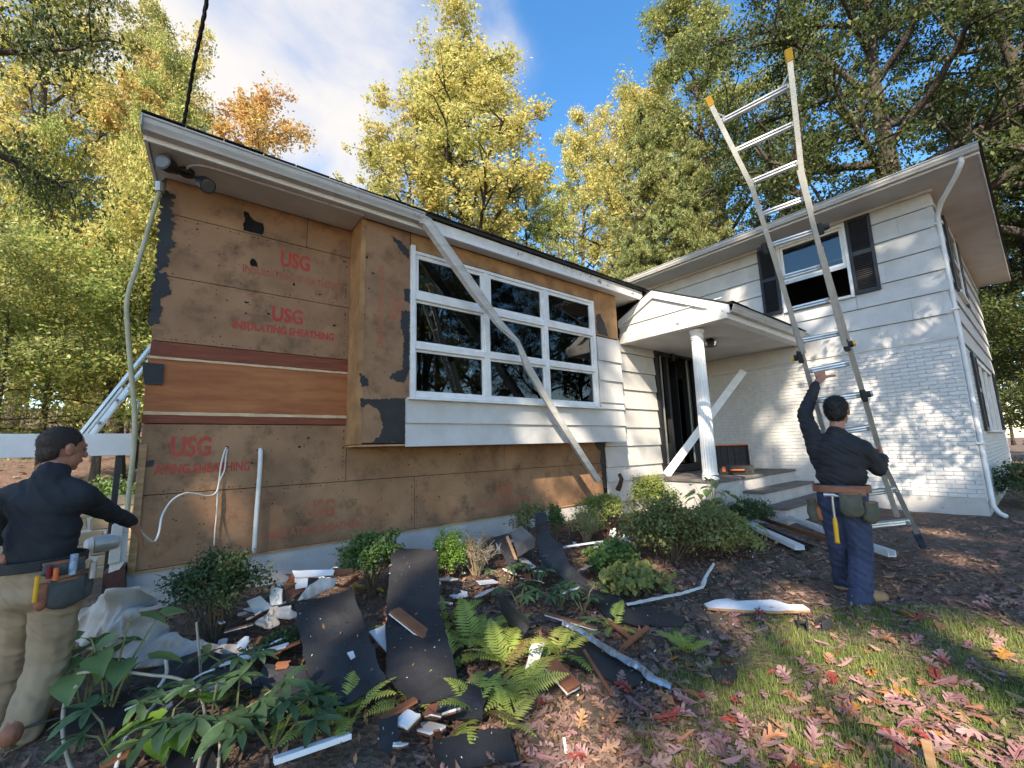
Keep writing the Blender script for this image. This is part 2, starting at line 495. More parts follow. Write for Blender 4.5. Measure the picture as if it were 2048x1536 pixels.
boards['t1'] = boardY('sheathing_board', XL, 1.005, 3.557, ZS-.002, Y1, 'sheath', hole=hole1)
boards['t2'] = boardY('sheathing_board', 1.005, 1.474, 3.557, ZS-.002, Y1, 'sheath')
boards['a'] = boardY('sheathing_board', XL, 1.474, 2.967, 3.557, Y1+.001, 'sheath', hole=hole2)
boards['b'] = boardY('sheathing_board', XL, 1.474, 2.369, 2.967, Y1, 'sheath')
boards['c'] = boardY('sheathing_board', XL, 1.484, 1.061, 1.652, Y1, 'sheath')
boards['c2'] = boardY('sheathing_board', 1.484, 3.62, 1.061, 1.436, Y1+.001, 'sheath')
boards['c3'] = boardY('sheathing_board', 3.62, 5.66, 1.061, 1.436, Y1, 'sheath')
boards['d'] = boardY('sheathing_board', XL, 2.274, 0.468, 1.061, Y1+.001, 'sheath')
boards['d2'] = boardY('sheathing_board', 2.274, 4.66, 0.468, 1.061, Y1, 'sheath')
boards['d3'] = boardY('sheathing_board', 4.66, 5.66, 0.468, 1.061, Y1+.001, 'sheath')
# the red band: plywood panel between two stained boards with bare strips
boardY('stained_board', XL, 1.474, 2.226, 2.367, Y1-.010, 'redwood', thick=.02, lab='dark red stained board along the top of the plywood')
boardY('plywood_panel', XL-.01, 1.474, 1.752, 2.215, Y1-.004, 'ply', thick=.014, lab='orange brown plywood panel between two pale strips')
boardY('stained_board', XL-.01, 1.474, 1.652, 1.730, Y1-.009, 'redwood', thick=.018, lab='narrow red brown board under the plywood')
for z0, z1 in ((2.210, 2.231), (1.727, 1.755)):
    vs = []; n = 34
    for i in range(n+1):
        x = XL+(1.474-XL)*i/n; a = 0.004*noise.noise(Vector((x*9, z0, 0))); b = 0.005*noise.noise(Vector((x*11, z1, 4)))
        vs += [(x, Y1-.013, z0+a), (x, Y1-.013, z1+b), (x, Y1-.005, z0+a), (x, Y1-.005, z1+b)]
    fs = []
    for i in range(n):
        q = 4*i; fs += [(q, q+4, q+5, q+1), (q, q+2, q+6, q+4), (q+1, q+5, q+7, q+3)]
    MB().add(vs, fs).build('bare_strip', M['pale'], H)
# nail heads and gouges left in the sheathing: small dark ragged pits, set in a shallow lip
def scar(x, z, s, y, parent, seed, mm='dark'):
    r = random.Random(seed); k = r.randint(6, 9)
    pl = [(x+math.cos(2*math.pi*i/k)*s*.62*r.uniform(.35, 1.4), z+math.sin(2*math.pi*i/k)*s*.45*r.uniform(.35, 1.4)) for i in range(k)]
    return MB().prism([(a, y-.0012, b) for a, b in pl], (0, .0035, 0)).build('gouge', M[mm], parent)
scars = [(0.06, 3.47, .016, 'a'), (0.25, 3.16, .014, 'a'), (0.9, 3.12, .03, 'a'), (1.16, 3.06, .02, 'a'), (0.33, 2.83, .018, 'b'), (0.49, 2.84, .032, 'b'), (0.49, 2.73, .02, 'b'),
         (0.68, 2.76, .026, 'b'), (0.3, 2.47, .016, 'b'), (1.32, 2.74, .03, 'b'), (0.9, 2.6, .018, 'b'), (1.40, 3.50, .02, 'a'), (0.62, 1.29, .022, 'c'), (1.02, 1.43, .028, 'c'), (0.41, 1.445, .03, 'c'), (0.67, 1.405, .024, 'c'),
         (1.10, 1.52, .03, 'c'), (0.8, .9, .018, 'd'), (0.28, .78, .015, 'd'), (1.6, .86, .016, 'd'), (1.95, .66, .022, 'd'), (2.6, .8, .018, 'd2'), (3.0, .62, .02, 'd2'), (3.35, .95, .018, 'd2'), (4.0, .8, .016, 'd2'), (4.4, .72, .02, 'd2'),
         (2.2, 1.2, .018, 'c2'), (2.9, 1.3, .02, 'c2'), (4.2, 1.2, .02, 'c3'), (5.0, 1.3, .018, 'c3'), (5.1, .85, .02, 'd3')]
for i, (x, z, s, k) in enumerate(scars):
    scar(x, z, s, Y1, boards[k], i)
rs = random.Random(5)
for k, (x0, x1, z0, z1) in {'a': (XL, 1.45, 2.98, 3.54), 'b': (XL, 1.45, 2.38, 2.95), 'c': (XL, 1.47, 1.07, 1.64), 'd': (XL, 2.26, .48, 1.05), 'd2': (2.28, 4.6, .48, 1.05)}.items():
    pits = MB()
    for i in range(80):
        x, z, s = rs.uniform(x0+.03, x1-.03), rs.uniform(z0+.02, z1-.02), rs.uniform(.003, .0065)
        if i % 5 < 2: z = rs.choice((z0+.015, z1-.015))
        elif i % 5 < 4: x = min(x1-.02, XL+.03+.406*rs.randint(0, 11)) + rs.uniform(-.006, .006); x = max(x0+.02, min(x1-.02, x))
        pits.prism([(x+s*math.cos(a*1.05), Y1-.0012, z+s*math.sin(a*1.05)) for a in range(6)], (0, .003, 0))
    tag(pits.build('nail_holes', M['dark'], boards[k]), kind='stuff')

# ---- printed lettering
def lettering(text, x0, x1, z0, z1, y, parent, m='red_ink', turn=False, seed=0):
    cu = bpy.data.curves.new('lettering', 'FONT')
    cu.body = text; cu.size = 1.0; cu.offset = 0.034; cu.space_character = 1.0; cu.resolution_u = 3
    ob = bpy.data.objects.new('lettering', cu)
    COL.objects.link(ob)
    bpy.context.view_layer.update()
    me = bpy.data.meshes.new_from_object(ob.evaluated_get(bpy.context.evaluated_depsgraph_get()))
    bpy.data.objects.remove(ob)
    co = np.empty(len(me.vertices)*3, dtype=np.float32); me.vertices.foreach_get('co', co); co = co.reshape(-1, 3)
    lo, hi = co.min(0), co.max(0)
    u = (co[:, 0]-lo[0])/(hi[0]-lo[0]); v = (co[:, 1]-lo[1])/(hi[1]-lo[1])
    if turn: u, v = v, 1-u
    co[:, 0] = x0+(x1-x0)*u; co[:, 1] = y-.0018; co[:, 2] = z0+(z1-z0)*v
    me.vertices.foreach_set('co', co.ravel()); me.update()
    me.materials.clear(); me.materials.append(M[m])
    o = link('lettering', me, parent); o['label'] = 'red printed lettering ' + text
    return o
lettering('USG', .763, 1.045, 3.285, 3.462, Y1, boards['a'])
lettering('INSULATING SHEATHING', .44, 1.368, 3.142, 3.226, Y1, boards['a'], 'red_ink_faint')
lettering('USG', .714, 1.0, 2.692, 2.848, Y1, boards['b'])
lettering('INSULATING SHEATHING', .39, 1.316, 2.565, 2.648, Y1, boards['b'])
lettering('USG', .007, .293, 1.366, 1.543, Y1, boards['c'])
lettering('ATING SHEATHING', -.089, .604, 1.222, 1.310, Y1, boards['c'])
lettering('USG', 1.097, 1.376, .716, .90, Y1, boards['d'], 'red_ink_faint')
lettering('INSULATING SHEATHING', .748, 1.685, .575, .66, Y1, boards['d'], 'red_ink_faint')
lettering('USG', 3.465, 3.742, .73, .90, Y1, boards['d2'], 'red_ink_faint')
lettering('INSULATING SHEATHING', 3.117, 4.043, .60, .682, Y1, boards['d2'], 'red_ink_faint')

# ---- torn black paper left on the edges
def torn(pts, y, parent, seed, amp=.012, step=.016, label=None, name='felt_remnant'):
    pl = ragged(pts, amp, step, seed)
    o = MB().prism([(p.x, y-.005, p.y) for p in pl], (0, .0035, 0)).build(name, M['felt'], parent)
    if label: o['label'] = label
    return o
torn([(-.21, 3.76), (-.12, 3.75), (-.14, 3.6), (-.10, 3.42), (-.12, 3.34), (-.07, 3.28), (-.13, 3.22), (-.13, 3.05), (-.21, 3.0)], Y1, H, 1, .02)
torn([(-.21, 2.99), (-.14, 3.0), (-.10, 2.9), (-.09, 2.82), (-.15, 2.72), (-.13, 2.6), (-.16, 2.52), (-.21, 2.5)], Y1, H, 2, .018)
torn([(-.23, 2.17), (-.085, 2.165), (-.085, 1.985), (-.20, 1.98)], Y1-.016, H, 5, .004, .08, 'square scrap of black paper on the plywood corner')
torn([(-.21, 1.33), (-.09, 1.35), (-.10, 1.30), (-.21, 1.28)], Y1, H, 6, .006)
torn([(5.50, 1.43), (5.74, 1.43), (5.74, .62), (5.66, .66), (5.62, .8), (5.65, .95), (5.60, 1.1), (5.66, 1.25), (5.52, 1.33)], Y1-.004, H, 9, .02)

# ---- projecting window bay
bay = MB()
bay.box(1.488, 5.83, YB+.016, 4.72, 3.70, ZS-.004)
bay.box(1.488, 2.05, YB+.016, 4.72, 1.435, 3.70)
bay.box(5.205, 5.83, YB+.016, 4.72, 1.435, 3.70)
bay.box(2.05, 5.205, YB+.016, 4.72, 1.435, 1.93)
bay.build('bay_core', M['dark'], H, fix=False)
b1 = boardY('sheathing_board', 1.474, 2.036, 1.45, ZS-.004, YB, 'sheath', lab='sheathing board left of the big window, lettering running downwards')
lettering('INSULATING SHEATHING', 1.655, 1.728, 2.462, 3.40, YB, b1, 'red_ink_faint', turn=True)
lettering('USG', 1.79, 1.945, 2.80, 3.09, YB, b1, 'red_ink_faint', turn=True)
for i, (x, z, s) in enumerate(((1.52, 3.45, .03), (1.60, 3.28, .035), (1.56, 3.1, .02), (1.52, 2.8, .016), (1.54, 2.1, .02), (1.62, 2.4, .014), (1.75, 2.2, .012), (1.9, 3.6, .014))):
    scar(x, z, s, YB, b1, 50+i, 'felt' if i == 1 else 'dark')
MB().box(1.470, 1.486, YB+.002, Y1-.001, 1.44, ZS-.004).build('sheathing_board', M['sheath2'], H, bevel=.002)
corner = MB(); n = 40
vs = []
for i in range(n+1):
    z = 1.44+(3.885-1.44)*i/n; a = .05+.012*noise.noise(Vector((z*7, 1, 0))); vs += [(1.466, YB-.004, z), (1.466+a, YB-.004, z), (1.466, YB+a*.9, z)]
MB().add(vs, [q for i in range(n) for q in ((3*i, 3*i+1, 3*i+4, 3*i+3), (3*i, 3*i+3, 3*i+5, 3*i+2))]).build('corner_strip', M['sheath2'], H)
boardY('header_board', 2.04, 5.226, 3.69, ZS-.004, YB-.002, 'sheath2', lab='weathered brown header board above the big window')
boardY('sheathing_board', 5.228, 5.845, 3.12, ZS-.004, YB, 'sheath2', lab='torn tan sheathing right of the big window')
bx('bay_underside', 1.474, 5.85, YB+.002, Y1-.002, 1.415, 1.434, 'bare')
bx('bay_side', 5.832, 5.85, YB+.017, 4.72, 1.436, ZS-.004, 'siding')
for i, (pts, a) in enumerate((
        ([(1.80, 3.77), (1.92, 3.74), (2.02, 3.66), (2.02, 3.56), (1.94, 3.60)], .012),
        ([(1.955, 3.18), (2.03, 3.20), (2.03, 3.02), (1.97, 3.05)], .008),
        ([(1.93, 2.92), (2.03, 2.94), (2.03, 2.25), (1.97, 2.10), (1.80, 2.14), (1.83, 2.2), (1.955, 2.25), (1.965, 2.6), (1.92, 2.75)], .012),
        ([(1.49, 1.90), (1.985, 1.93), (1.985, 1.455), (1.62, 1.455), (1.70, 1.52), (1.74, 1.62), (1.70, 1.78), (1.58, 1.86), (1.50, 1.80)], .010),
        ([(1.48, 2.17), (1.56, 2.12), (1.58, 2.05), (1.50, 2.03)], .010),
        ([(5.30, 3.46), (5.40, 3.5), (5.50, 3.34), (5.58, 3.14), (5.32, 3.15), (5.29, 3.26)], .012))):
    torn(pts, YB, H, 20+i, a)
scar(1.55, 2.10, .05, YB, b1, 77, 'felt')

# ---- striated shingle siding: every shingle its own piece
def shingleY(x0, x1, z0, z1, y, m='siding', name='siding_shingle', proud=.036):
    return MB().add([(x0, y-proud, z0), (x1, y-proud, z0), (x1, y-.008, z1), (x0, y-.008, z1), (x0, y-.002, z0), (x1, y-.002, z0), (x1, y-.002, z1), (x0, y-.002, z1)],
                    [(0, 1, 2, 3), (5, 4, 7, 6), (0, 4, 5, 1), (1, 5, 6, 2), (2, 6, 7, 3), (3, 7, 4, 0)]).build(name, M[m], H, fix=False)
def shingleX(y0, y1, z0, z1, x, m='siding', name='siding_shingle', proud=.036):
    return MB().add([(x-proud, y0, z0), (x-proud, y1, z0), (x-.008, y1, z1), (x-.008, y0, z1), (x-.002, y0, z0), (x-.002, y1, z0), (x-.002, y1, z1), (x-.002, y0, z1)],
                    [(3, 2, 1, 0), (4, 5, 6, 7), (1, 5, 4, 0), (2, 6, 5, 1), (3, 7, 6, 2), (0, 4, 7, 3)]).build(name, M[m], H, fix=False)
def courseY(xa, xb, z0, z1, y, first, w=1.22, skip=None):
    x = xa; nx = xa+first
    while x < xb-1e-4:
        e = min(nx, xb)
        if xb-e < .12: e = xb
        if skip and x < skip[1] and e > skip[0] and z0 < skip[3] and z1 > skip[2]:
            if x < skip[0]-.02: shingleY(x+.001, skip[0], z0, z1, y)
            if e > skip[1]+.02: shingleY(skip[1], e-.001, z0, z1, y)
        else:
            shingleY(x+.001, e-.001, z0, z1, y)
        x = e; nx = e+w
def courseX(ya, yb, z0, z1, x, first, w=1.22, skip=None):
    y = ya; ny = ya+first
    while y < yb-1e-4:
        e = min(ny, yb)
        if yb-e < .12: e = yb
        if skip and y < skip[1] and e > skip[0] and z0 < skip[3]-.01 and z1 > skip[2]+.01:
            if y < skip[0]-.02: shingleX(y+.001, skip[0], z0, z1, x)
            if e > skip[1]+.02: shingleX(skip[1], e-.001, z0, z1, x)
        else:
            shingleX(y+.001, e-.001, z0, z1, x)
        y = e; ny = e+w
courseY(1.985, 5.85, 1.405, 1.662, YB, 1.8)
courseY(1.985, 5.85, 1.660, 1.925, YB, 2.6, 2.0)
for z0, z1 in ((1.925, 2.03), (2.026, 2.386), (2.384, 2.71), (2.708, 3.10)):
    shingleY(5.262, 5.852, z0, z1, YB)
zl = [0.40, 0.738, 0.983, 1.332, 1.657, 1.997, 2.345, 2.69, 3.038, 3.30]
for i in range(len(zl)-1):
    courseY(5.75 if zl[i] < 1.35 else 5.86, 7.40, zl[i], zl[i+1]-.007, Y1, (.75, .95, .6)[i % 3])
    courseY(8.98, X2-.01, zl[i], zl[i+1]+.004, Y1, .9)

# ---- big nine-light window
win = MB()
WX = (2.035, 5.222); WZ = (1.945, 3.672)
mxs = (3.092, 4.142); mzs = (2.535, 3.118)
win.box(WX[0], WX[0]+.055, YB-.035, YB+.05, WZ[0], WZ[1]+.06)
win.box(WX[1]-.055, WX[1], YB-.035, YB+.05, WZ[0], WZ[1])
win.box(WX[0]+.055, WX[1]-.055, YB-.03, YB+.05, WZ[1]-.04, WZ[1])
win.box(WX[0]+.055, WX[1]-.055, YB-.03, YB+.05, WZ[0], WZ[0]+.05)
for m_ in mxs: win.box(m_-.038, m_+.038, YB-.026, YB+.05, WZ[0]+.05, WZ[1]-.04)
for z_ in mzs:
    for a, b in ((WX[0]+.055, mxs[0]-.038), (mxs[0]+.038, mxs[1]-.038), (mxs[1]+.038, WX[1]-.055)):
        win.box(a, b, YB-.028, YB+.05, z_-.036, z_+.036)
window = win.build('window', M['trim'], H, bevel=.004)
window['label'] = 'wide nine-light window in white wooden frames'
MB().add([(WX[0]-.03, YB-.085, WZ[0]-.028), (WX[1]+.03, YB-.085, WZ[0]-.028), (WX[1]+.03, YB-.085, WZ[0]-.008), (WX[0]-.03, YB-.085, WZ[0]-.008), (WX[0]-.03, YB+.01, WZ[0]-.028), (WX[1]+.03, YB+.01, WZ[0]-.028), (WX[1]+.03, YB+.01, WZ[0]-.001), (WX[0]-.03, YB+.01, WZ[0]-.001)],
         [(0, 1, 2, 3), (5, 4, 7, 6), (0, 4, 5, 1), (1, 5, 6, 2), (2, 6, 7, 3), (3, 7, 4, 0)]).build('sill', M['trim'], window, fix=False)
xs = [(WX[0]+.055, mxs[0]-.038), (mxs[0]+.038, mxs[1]-.038), (mxs[1]+.038, WX[1]-.055)]
zs = [(WZ[0]+.05, mzs[0]-.036), (mzs[0]+.036, mzs[1]-.036), (mzs[1]+.036, WZ[1]-.04)]
for ci, (a, b) in enumerate(xs):
    for ri, (c, d) in enumerate(zs):
        s_ = .028 if ri < 2 else .045
        yo = YB+.004 if ri < 2 else YB-.012
        sm = MB()
        sm.box(a, a+s_, yo, yo+.03, c, d); sm.box(b-s_, b, yo, yo+.03, c, d)
        sm.box(a+s_, b-s_, yo+.001, yo+.029, c, c+s_); sm.box(a+s_, b-s_, yo+.001, yo+.029, d-s_, d)
        sm.build('sash', M['trim'], window, fix=False)
        tilt = RNG.uniform(-.004, .004)
        MB().add([(a+s_-.004, yo+.014+tilt, c+s_-.004), (b-s_+.004, yo+.014-tilt, c+s_-.004), (b-s_+.004, yo+.014-tilt*.5, d-s_+.004), (a+s_-.004, yo+.014+tilt*1.5, d-s_+.004),
                  (a+s_-.004, yo+.018+tilt, c+s_-.004), (b-s_+.004, yo+.018-tilt, c+s_-.004), (b-s_+.004, yo+.018-tilt*.5, d-s_+.004), (a+s_-.004, yo+.018+tilt*1.5, d-s_+.004)],
                 [(0, 1, 2, 3), (5, 4, 7, 6), (0, 4, 5, 1), (1, 5, 6, 2), (2, 6, 7, 3), (3, 7, 4, 0)]).build('pane', M['glass'], window, fix=False)

# ---- foundation of the lower front
bx('foundation', XL-.02, 6.44, Y1+.006, Y1+.4, -.3, .462, 'found')
bx('sill_plate', XL, 5.70, Y1-.012, Y1+.004, .452, .468, 'bare')

# ---- eave of the lower roof
EY = 4.20
def sof(name, pts, z, t=.014, m='soffit'):
    return MB().prism([(x, y, z) for x, y in pts], (0, 0, t)).build(name, M[m], H)
sof('soffit', [(-.30, EY+.005), (1.47, EY+.005), (1.47, Y1), (-.20, Y1), (-.25, 4.86)], ZS)
sof('soffit', [(1.47, EY+.005), (6.36, EY+.005), (6.36, YB-.004), (1.47, YB-.004)], ZS+.001)
sof('soffit', [(5.86, YB), (6.36, YB), (6.36, Y1), (5.86, Y1)], ZS+.0005)
fb = MB(); fb.box(-.31, 2.13, EY-.02, EY+.004, ZS-.012, 4.03); fb.build('fascia', M['trim'], H, bevel=.003)
fr = MB(); fr.box(2.13, 6.40, EY-.02, EY+.004, ZS+.03, 4.035); fr.build('fascia', M['peel'], H, bevel=.003)['label'] = 'rotten fascia board with peeling white paint'
fr = MB(); fr.box(2.13, 6.41, EY-.032, EY+.003, ZS-.014, ZS+.028); fr.build('fascia_trim', M['trim'], H, bevel=.003)
MB().prism([(-.31, EY-.02, ZS-.012), (-.25, 4.90, ZS-.012), (-.25, 4.90, 4.27), (-.31, EY-.02, 4.03)], (-.022, 0, 0)).build('rake_board', M['trim'], H)
KPROF = [(0, 0), (.075, 0), (.082, .02), (.100, .05), (.104, .085), (.118, .092), (.118, .104), (.106, .104), (.098, .090), (.090, .055), (.072, .012), (.008, .012), (.008, .10), (0, .10)]
g_ = MB().sweep([(-.34, EY-.021, ZS+.03), (2.09, EY-.021, ZS+.03)], KPROF)
g_.build('gutter', M['gutter'], H, fix=True)['label'] = 'white gutter still fixed along the lower eave'
MB().box(-.352, -.341, EY-.145, EY-.022, ZS+.028, ZS+.136).build('gutter_end_cap', M['gutter'], H, bevel=.004)
P = [Vector((2.05, EY-.06, ZS+.06)), Vector((2.12, EY-.085, ZS+.04)), onplane(890, 500, 1, 4.10), onplane(950, 585, 1, 4.09), onplane(1000, 650, 1, 4.08), onplane(1035, 684, 1, 4.08), onplane(1056, 735, 1, 4.10), onplane(1110, 826, 1, 4.13), onplane(1160, 905, 1, 4.15), onplane(1196, 960, 1, 4.17)]
hg = MB()
tw = [0.0, .1, .15, .2, .35, .9, 1.1, 1.15, 1.2, 1.25]
o_ = 0
for i, p in enumerate(P):
    d = (P[min(i+1, len(P)-1)]-P[max(i-1, 0)]).normalized()
    side = Vector((0, -1, 0)); side = (side-d*side.dot(d)).normalized(); nn = d.cross(side)
    if nn.z < 0: nn = -nn
    c_, s_ = math.cos(tw[i]), math.sin(tw[i])
    pinch = .55 if i in (4, 5) else 1.0
    for a, b in KPROF:
        a2, b2 = (a-.05)*pinch, (b-.05)
        hg.v.append(tuple(p+side*(a2*c_-b2*s_)*.9+nn*(a2*s_+b2*c_)*.9))
nk = len(KPROF)
for i in range(len(P)-1):
    for k in range(nk):
        q = i*nk; hg.f.append((q+k, q+(k+1) % nk, q+nk+(k+1) % nk, q+nk+k))
hg.build('gutter', M['gutter'], H)['label'] = 'broken length of gutter hanging diagonally across the window'
# roof of the lower part, with a ragged shingle edge
rf = MB()
rf.prism([(-.36, EY-.06, 4.040), (-.36, 8.7, 5.66), (-.36, 8.7, 5.70), (-.36, EY-.06, 4.075)], (9.9, 0, 0))
rf.prism([(-.36, 8.7, 5.66), (-.36, 13.3, 4.0), (-.36, 13.3, 4.04), (-.36, 8.7, 5.70)], (9.9, 0, 0))
roof = rf.build('roof', M['shingle'], H)
tabs = []
x = -.36; k = 0
while x < 6.5:
    wv = RNG.uniform(.26, .31)
    me = MB().box(x+.004, x+wv-.004, EY-.085+RNG.uniform(-.012, .012), EY+.15, 4.078, 4.086)
    o = me.build('shingle_tab', M['shingle'], roof, fix=False); o.rotation_euler = (0, 0, 0)
    x += wv
gt = MB(); gt.prism([(-.17, 4.87, ZS), (-.17, 12.9, ZS), (-.17, 8.7, 5.58)], (.10, 0, 0)); gt.build('gable_wall', M['siding'], H)

# ---- porch: block, steps, column, roof
ZP = .784
bx('porch_block', 6.44, X2-.02, 3.17, Y1-.03, -.2, ZP-.042, 'found', bevel=.004)
def flags(x0, x1, y0, y1, z, parent, w=.62):
    x = x0
    while x < x1-.05:
        e = min(x+w*RNG.uniform(.8, 1.2), x1)
        if x1-e < .2: e = x1
        MB().box(x+.004, e-.004, y0, y1, z-.04, z+RNG.uniform(-.002, .002)).build('flagstone', M['slate'], parent, bevel=.004)
        x = e
pf = bx('porch_floor', 6.425, X2-.025, 3.16, Y1-.03, ZP-.041, ZP-.012, 'slate')
for yy0, yy1 in ((3.145, 3.53), (3.538, 3.93), (3.938, 4.32), (4.328, 4.66)):
    flags(6.41, X2-.03, yy0, yy1, ZP, pf)
for i, (z, y0, y1, xl) in enumerate(((.57, 2.86, 3.16, 7.19), (.36, 2.55, 2.85, 7.17))):
    st = bx('step', xl+.03, X2-.03, y0+.03, y1+.005 if i == 0 else 3.15, -.1, z-.042, 'found', bevel=.004)
    st['label'] = ('upper', 'lower')[i] + ' porch step with a dark stone tread'
    flags(xl, X2-.04, y0, y1, z, st, .8)
# door wall base and threshold
bx('threshold', 7.42, 8.96, 4.60, 4.72, .80, .93, 'black', bevel=.006)
CX, CY = 6.57, 3.345
def lathe(prof, cx, cy, n=32, flute=0.0):
    m_ = MB()
    for r_, z_ in prof:
        for k in range(n):
            t = 2*math.pi*k/n; rr = r_*(1-flute*(k % 2))
            m_.v.append((cx+rr*math.cos(t), cy+rr*math.sin(t), z_))
    for i in range(len(prof)-1):
        for k in range(n):
            m_.f.append((i*n+k, i*n+(k+1) % n, (i+1)*n+(k+1) % n, (i+1)*n+k))
    m_.f.append(tuple(range(n))[::-1]); m_.f.append(tuple((len(prof)-1)*n+k for k in range(n)))
    return m_
colm = lathe([(.108, ZP+.10), (.108, ZP+.22), (.090, 2.98), (.090, 3.0)], CX, CY, 36, .085).build('column', M['trim'], H)
lathe([(.125, ZP+.001), (.125, ZP+.05), (.115, ZP+.06), (.122, ZP+.075), (.112, ZP+.10)], CX, CY, 28).build('column_base', M['trim'], colm, smooth=False)
lathe([(.095, 2.99), (.098, 3.02), (.108, 3.025), (.108, 3.04), (.097, 3.045), (.096, 3.09), (.112, 3.12), (.112, 3.160)], CX, CY, 28).build('column_capital', M['trim'], colm)
XP = 6.37
beam = MB().box(XP-.045, XP+.10, 2.74, Y1-.03, 3.168, 3.37).build('porch_beam', M['peel'], H, bevel=.005)
bx('porch_beam', XP+.101, X2-.03, 2.74, 2.88, 3.169, 3.36, 'trim')
sof('porch_ceiling', [(XP+.102, 2.882), (X2-.03, 2.882), (X2-.03, Y1-.03), (XP+.102, Y1-.03)], 3.185)
RY, RZ = 3.95, 3.985
ped = MB().prism([(XP, 2.78, 3.372), (XP, 4.69, 3.372), (XP, 4.69, RZ-(4.69-RY)*.50-.05), (XP, RY, RZ-.05)], (.03, 0, 0)).build('pediment', M['siding'], H)
for (ya, za), (yb, zb) in (((2.70, 3.365), (RY, RZ-.01)), ((RY, RZ-.01), (4.69, RZ-(4.69-RY)*.50))):
    MB().prism([(XP-.04, ya, za-.13), (XP-.04, yb, zb-.13), (XP-.04, yb, zb), (XP-.04, ya, za)], (.036, 0, 0)).build('rake_board', M['trim'], ped)
MB().box(XP-.02, XP-.002, 2.80, 4.68, 3.50, 3.512).build('siding_lap', M['white'], ped)
pr = MB()
sl_ = (RZ-3.37)/(RY-2.68)
pr.prism([(XP-.05, 2.64, 3.37-.02), (XP-.05, RY, RZ), (XP-.05, RY, RZ+.018), (XP-.05, 2.64, 3.372)], (X2-.03-XP+.05, 0, 0))
pr.prism([(XP-.05, RY, RZ), (XP-.05, 4.69, RZ-(4.69-RY)*.5), (XP-.05, 4.69, RZ+.018-(4.69-RY)*.5), (XP-.05, RY, RZ+.018)], (X2-.03-XP+.05, 0, 0))
proof = pr.build('porch_roof', M['shingle'], H)
x = XP-.06
while x < X2-.2:
    wv = RNG.uniform(.26, .31)
    MB().box(x+.004, x+wv-.004, 2.625+RNG.uniform(-.012, .012), 2.70, 3.392, 3.400).build('shingle_tab', M['shingle'], proof, fix=False)
    x += wv
MB().sweep([(XP-.03, 2.738, 3.252), (X2-.06, 2.738, 3.262)], KPROF).build('porch_gutter', M['gutter'], H)
# litter lying in the porch gutter and on the lower roof edge
lit = MB(); r_ = random.Random(3)
for i in range(160):
    if i < 90: p = Vector((r_.uniform(XP, X2-.2), 2.70+r_.uniform(-.06, .06), 3.40+r_.uniform(0, .02)))
    else: p = Vector((r_.uniform(1.9, 6.3), EY-.03+r_.uniform(-.06, .08), 4.095+r_.uniform(0, .025)))
    a = r_.uniform(0, 6.28); s = r_.uniform(.012, .035)
    d1 = Vector((math.cos(a), math.sin(a), r_.uniform(-.3, .6)))*s; d2 = Vector((-math.sin(a), math.cos(a), r_.uniform(-.3, .3)))*s*.5
    lit.add([p-d1, p+d2, p+d1, p-d2], [(0, 1, 2, 3)])
tag(lit.build('roof_litter', mat('roof_litter', (0.10, 0.06, 0.03), (0.06, 0.05, 0.02), scale=8, rough=.9), H, fix=False), kind='stuff')

# ---- front door, standing open on a dark hall
df = MB()
for a, b in ((7.41, 7.50), (7.80, 7.87), (8.60, 8.67), (8.90, 8.97)): df.box(a, b, 4.66, 4.80, .93, 3.14)
df.box(7.41, 8.97, 4.655, 4.80, 3.14, 3.215); df.box(7.50, 7.80, 4.67, 4.79, .93, 1.35); df.box(8.67, 8.90, 4.67, 4.79, .93, 1.35)
door = df.build('door_frame', M['black'], H, bevel=.004)
for a, b in ((7.50, 7.80), (8.67, 8.90)):
    MB().box(a, b, 4.735, 4.740, 1.35, 3.14).build('pane', M['glass'], door, fix=False)
for x_ in (7.56, 8.555): MB().box(x_, x_+.022, 4.645, 4.668, .95, 3.10).build('weather_strip', M['alum_dull'], door, fix=False)
MB().box(7.62, 8.2, 4.645, 4.69, 3.10, 3.125).build('closer_arm', M['black'], door, fix=False)
MB().box(7.96, 8.04, 4.60, 4.668, 3.02, 3.21).build('closer_bracket', M['black'], door, bevel=.006)
dl = MB(); dl.obox((8.58, 5.28, 2.02), (.02, 0, 0), (0, .38, 0), (0, 0, 1.08)); dl.build('door_leaf', M['shutter'], door, bevel=.004)

# ---- upper wing: walls
wk = MB()
WY = (1.90, 2.945); WZ2 = (3.925, 5.25)
wk.box(X2, X2+.14, YE+.001, WY[0], 0.0, ZW); wk.box(X2, X2+.14, WY[1], 8.9, 0.0, ZW)
wk.box(X2, X2+.14, WY[0], WY[1], 0.0, WZ2[0]); wk.box(X2, X2+.14, WY[0], WY[1], WZ2[1], ZW)
wk.build('wing_wall_core', M['dark'], H, fix=False)  # near-black core put in so gaps between courses read as shadow lines
wk = MB()
wk.box(X2+.141, 11.62, YE+.001, YE+.14, 0.0, ZW); wk.box(11.62, 15.5, YE+.001, YE+.14, 0, 1.42); wk.box(11.62, 15.5, YE+.001, YE+.14, 2.80, ZW); wk.box(15.5, 16.9, YE+.001, YE+.14, 0, ZW)
wk.box(16.76, 16.9, YE+.141, 8.9, 0, ZW); wk.box(X2+.141, 16.76, 8.76, 8.9, 0, ZW)
wk.build('wing_wall_core', M['dark'], H, fix=False)
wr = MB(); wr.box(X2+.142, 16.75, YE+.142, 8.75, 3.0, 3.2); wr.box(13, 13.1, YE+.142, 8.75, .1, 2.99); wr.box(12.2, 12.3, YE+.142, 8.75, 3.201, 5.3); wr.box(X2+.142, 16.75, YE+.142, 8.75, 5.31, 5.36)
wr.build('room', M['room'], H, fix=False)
zc = [2.88, 3.265, 3.64, 3.995, 4.373, 4.737, 5.093, ZW-.004]
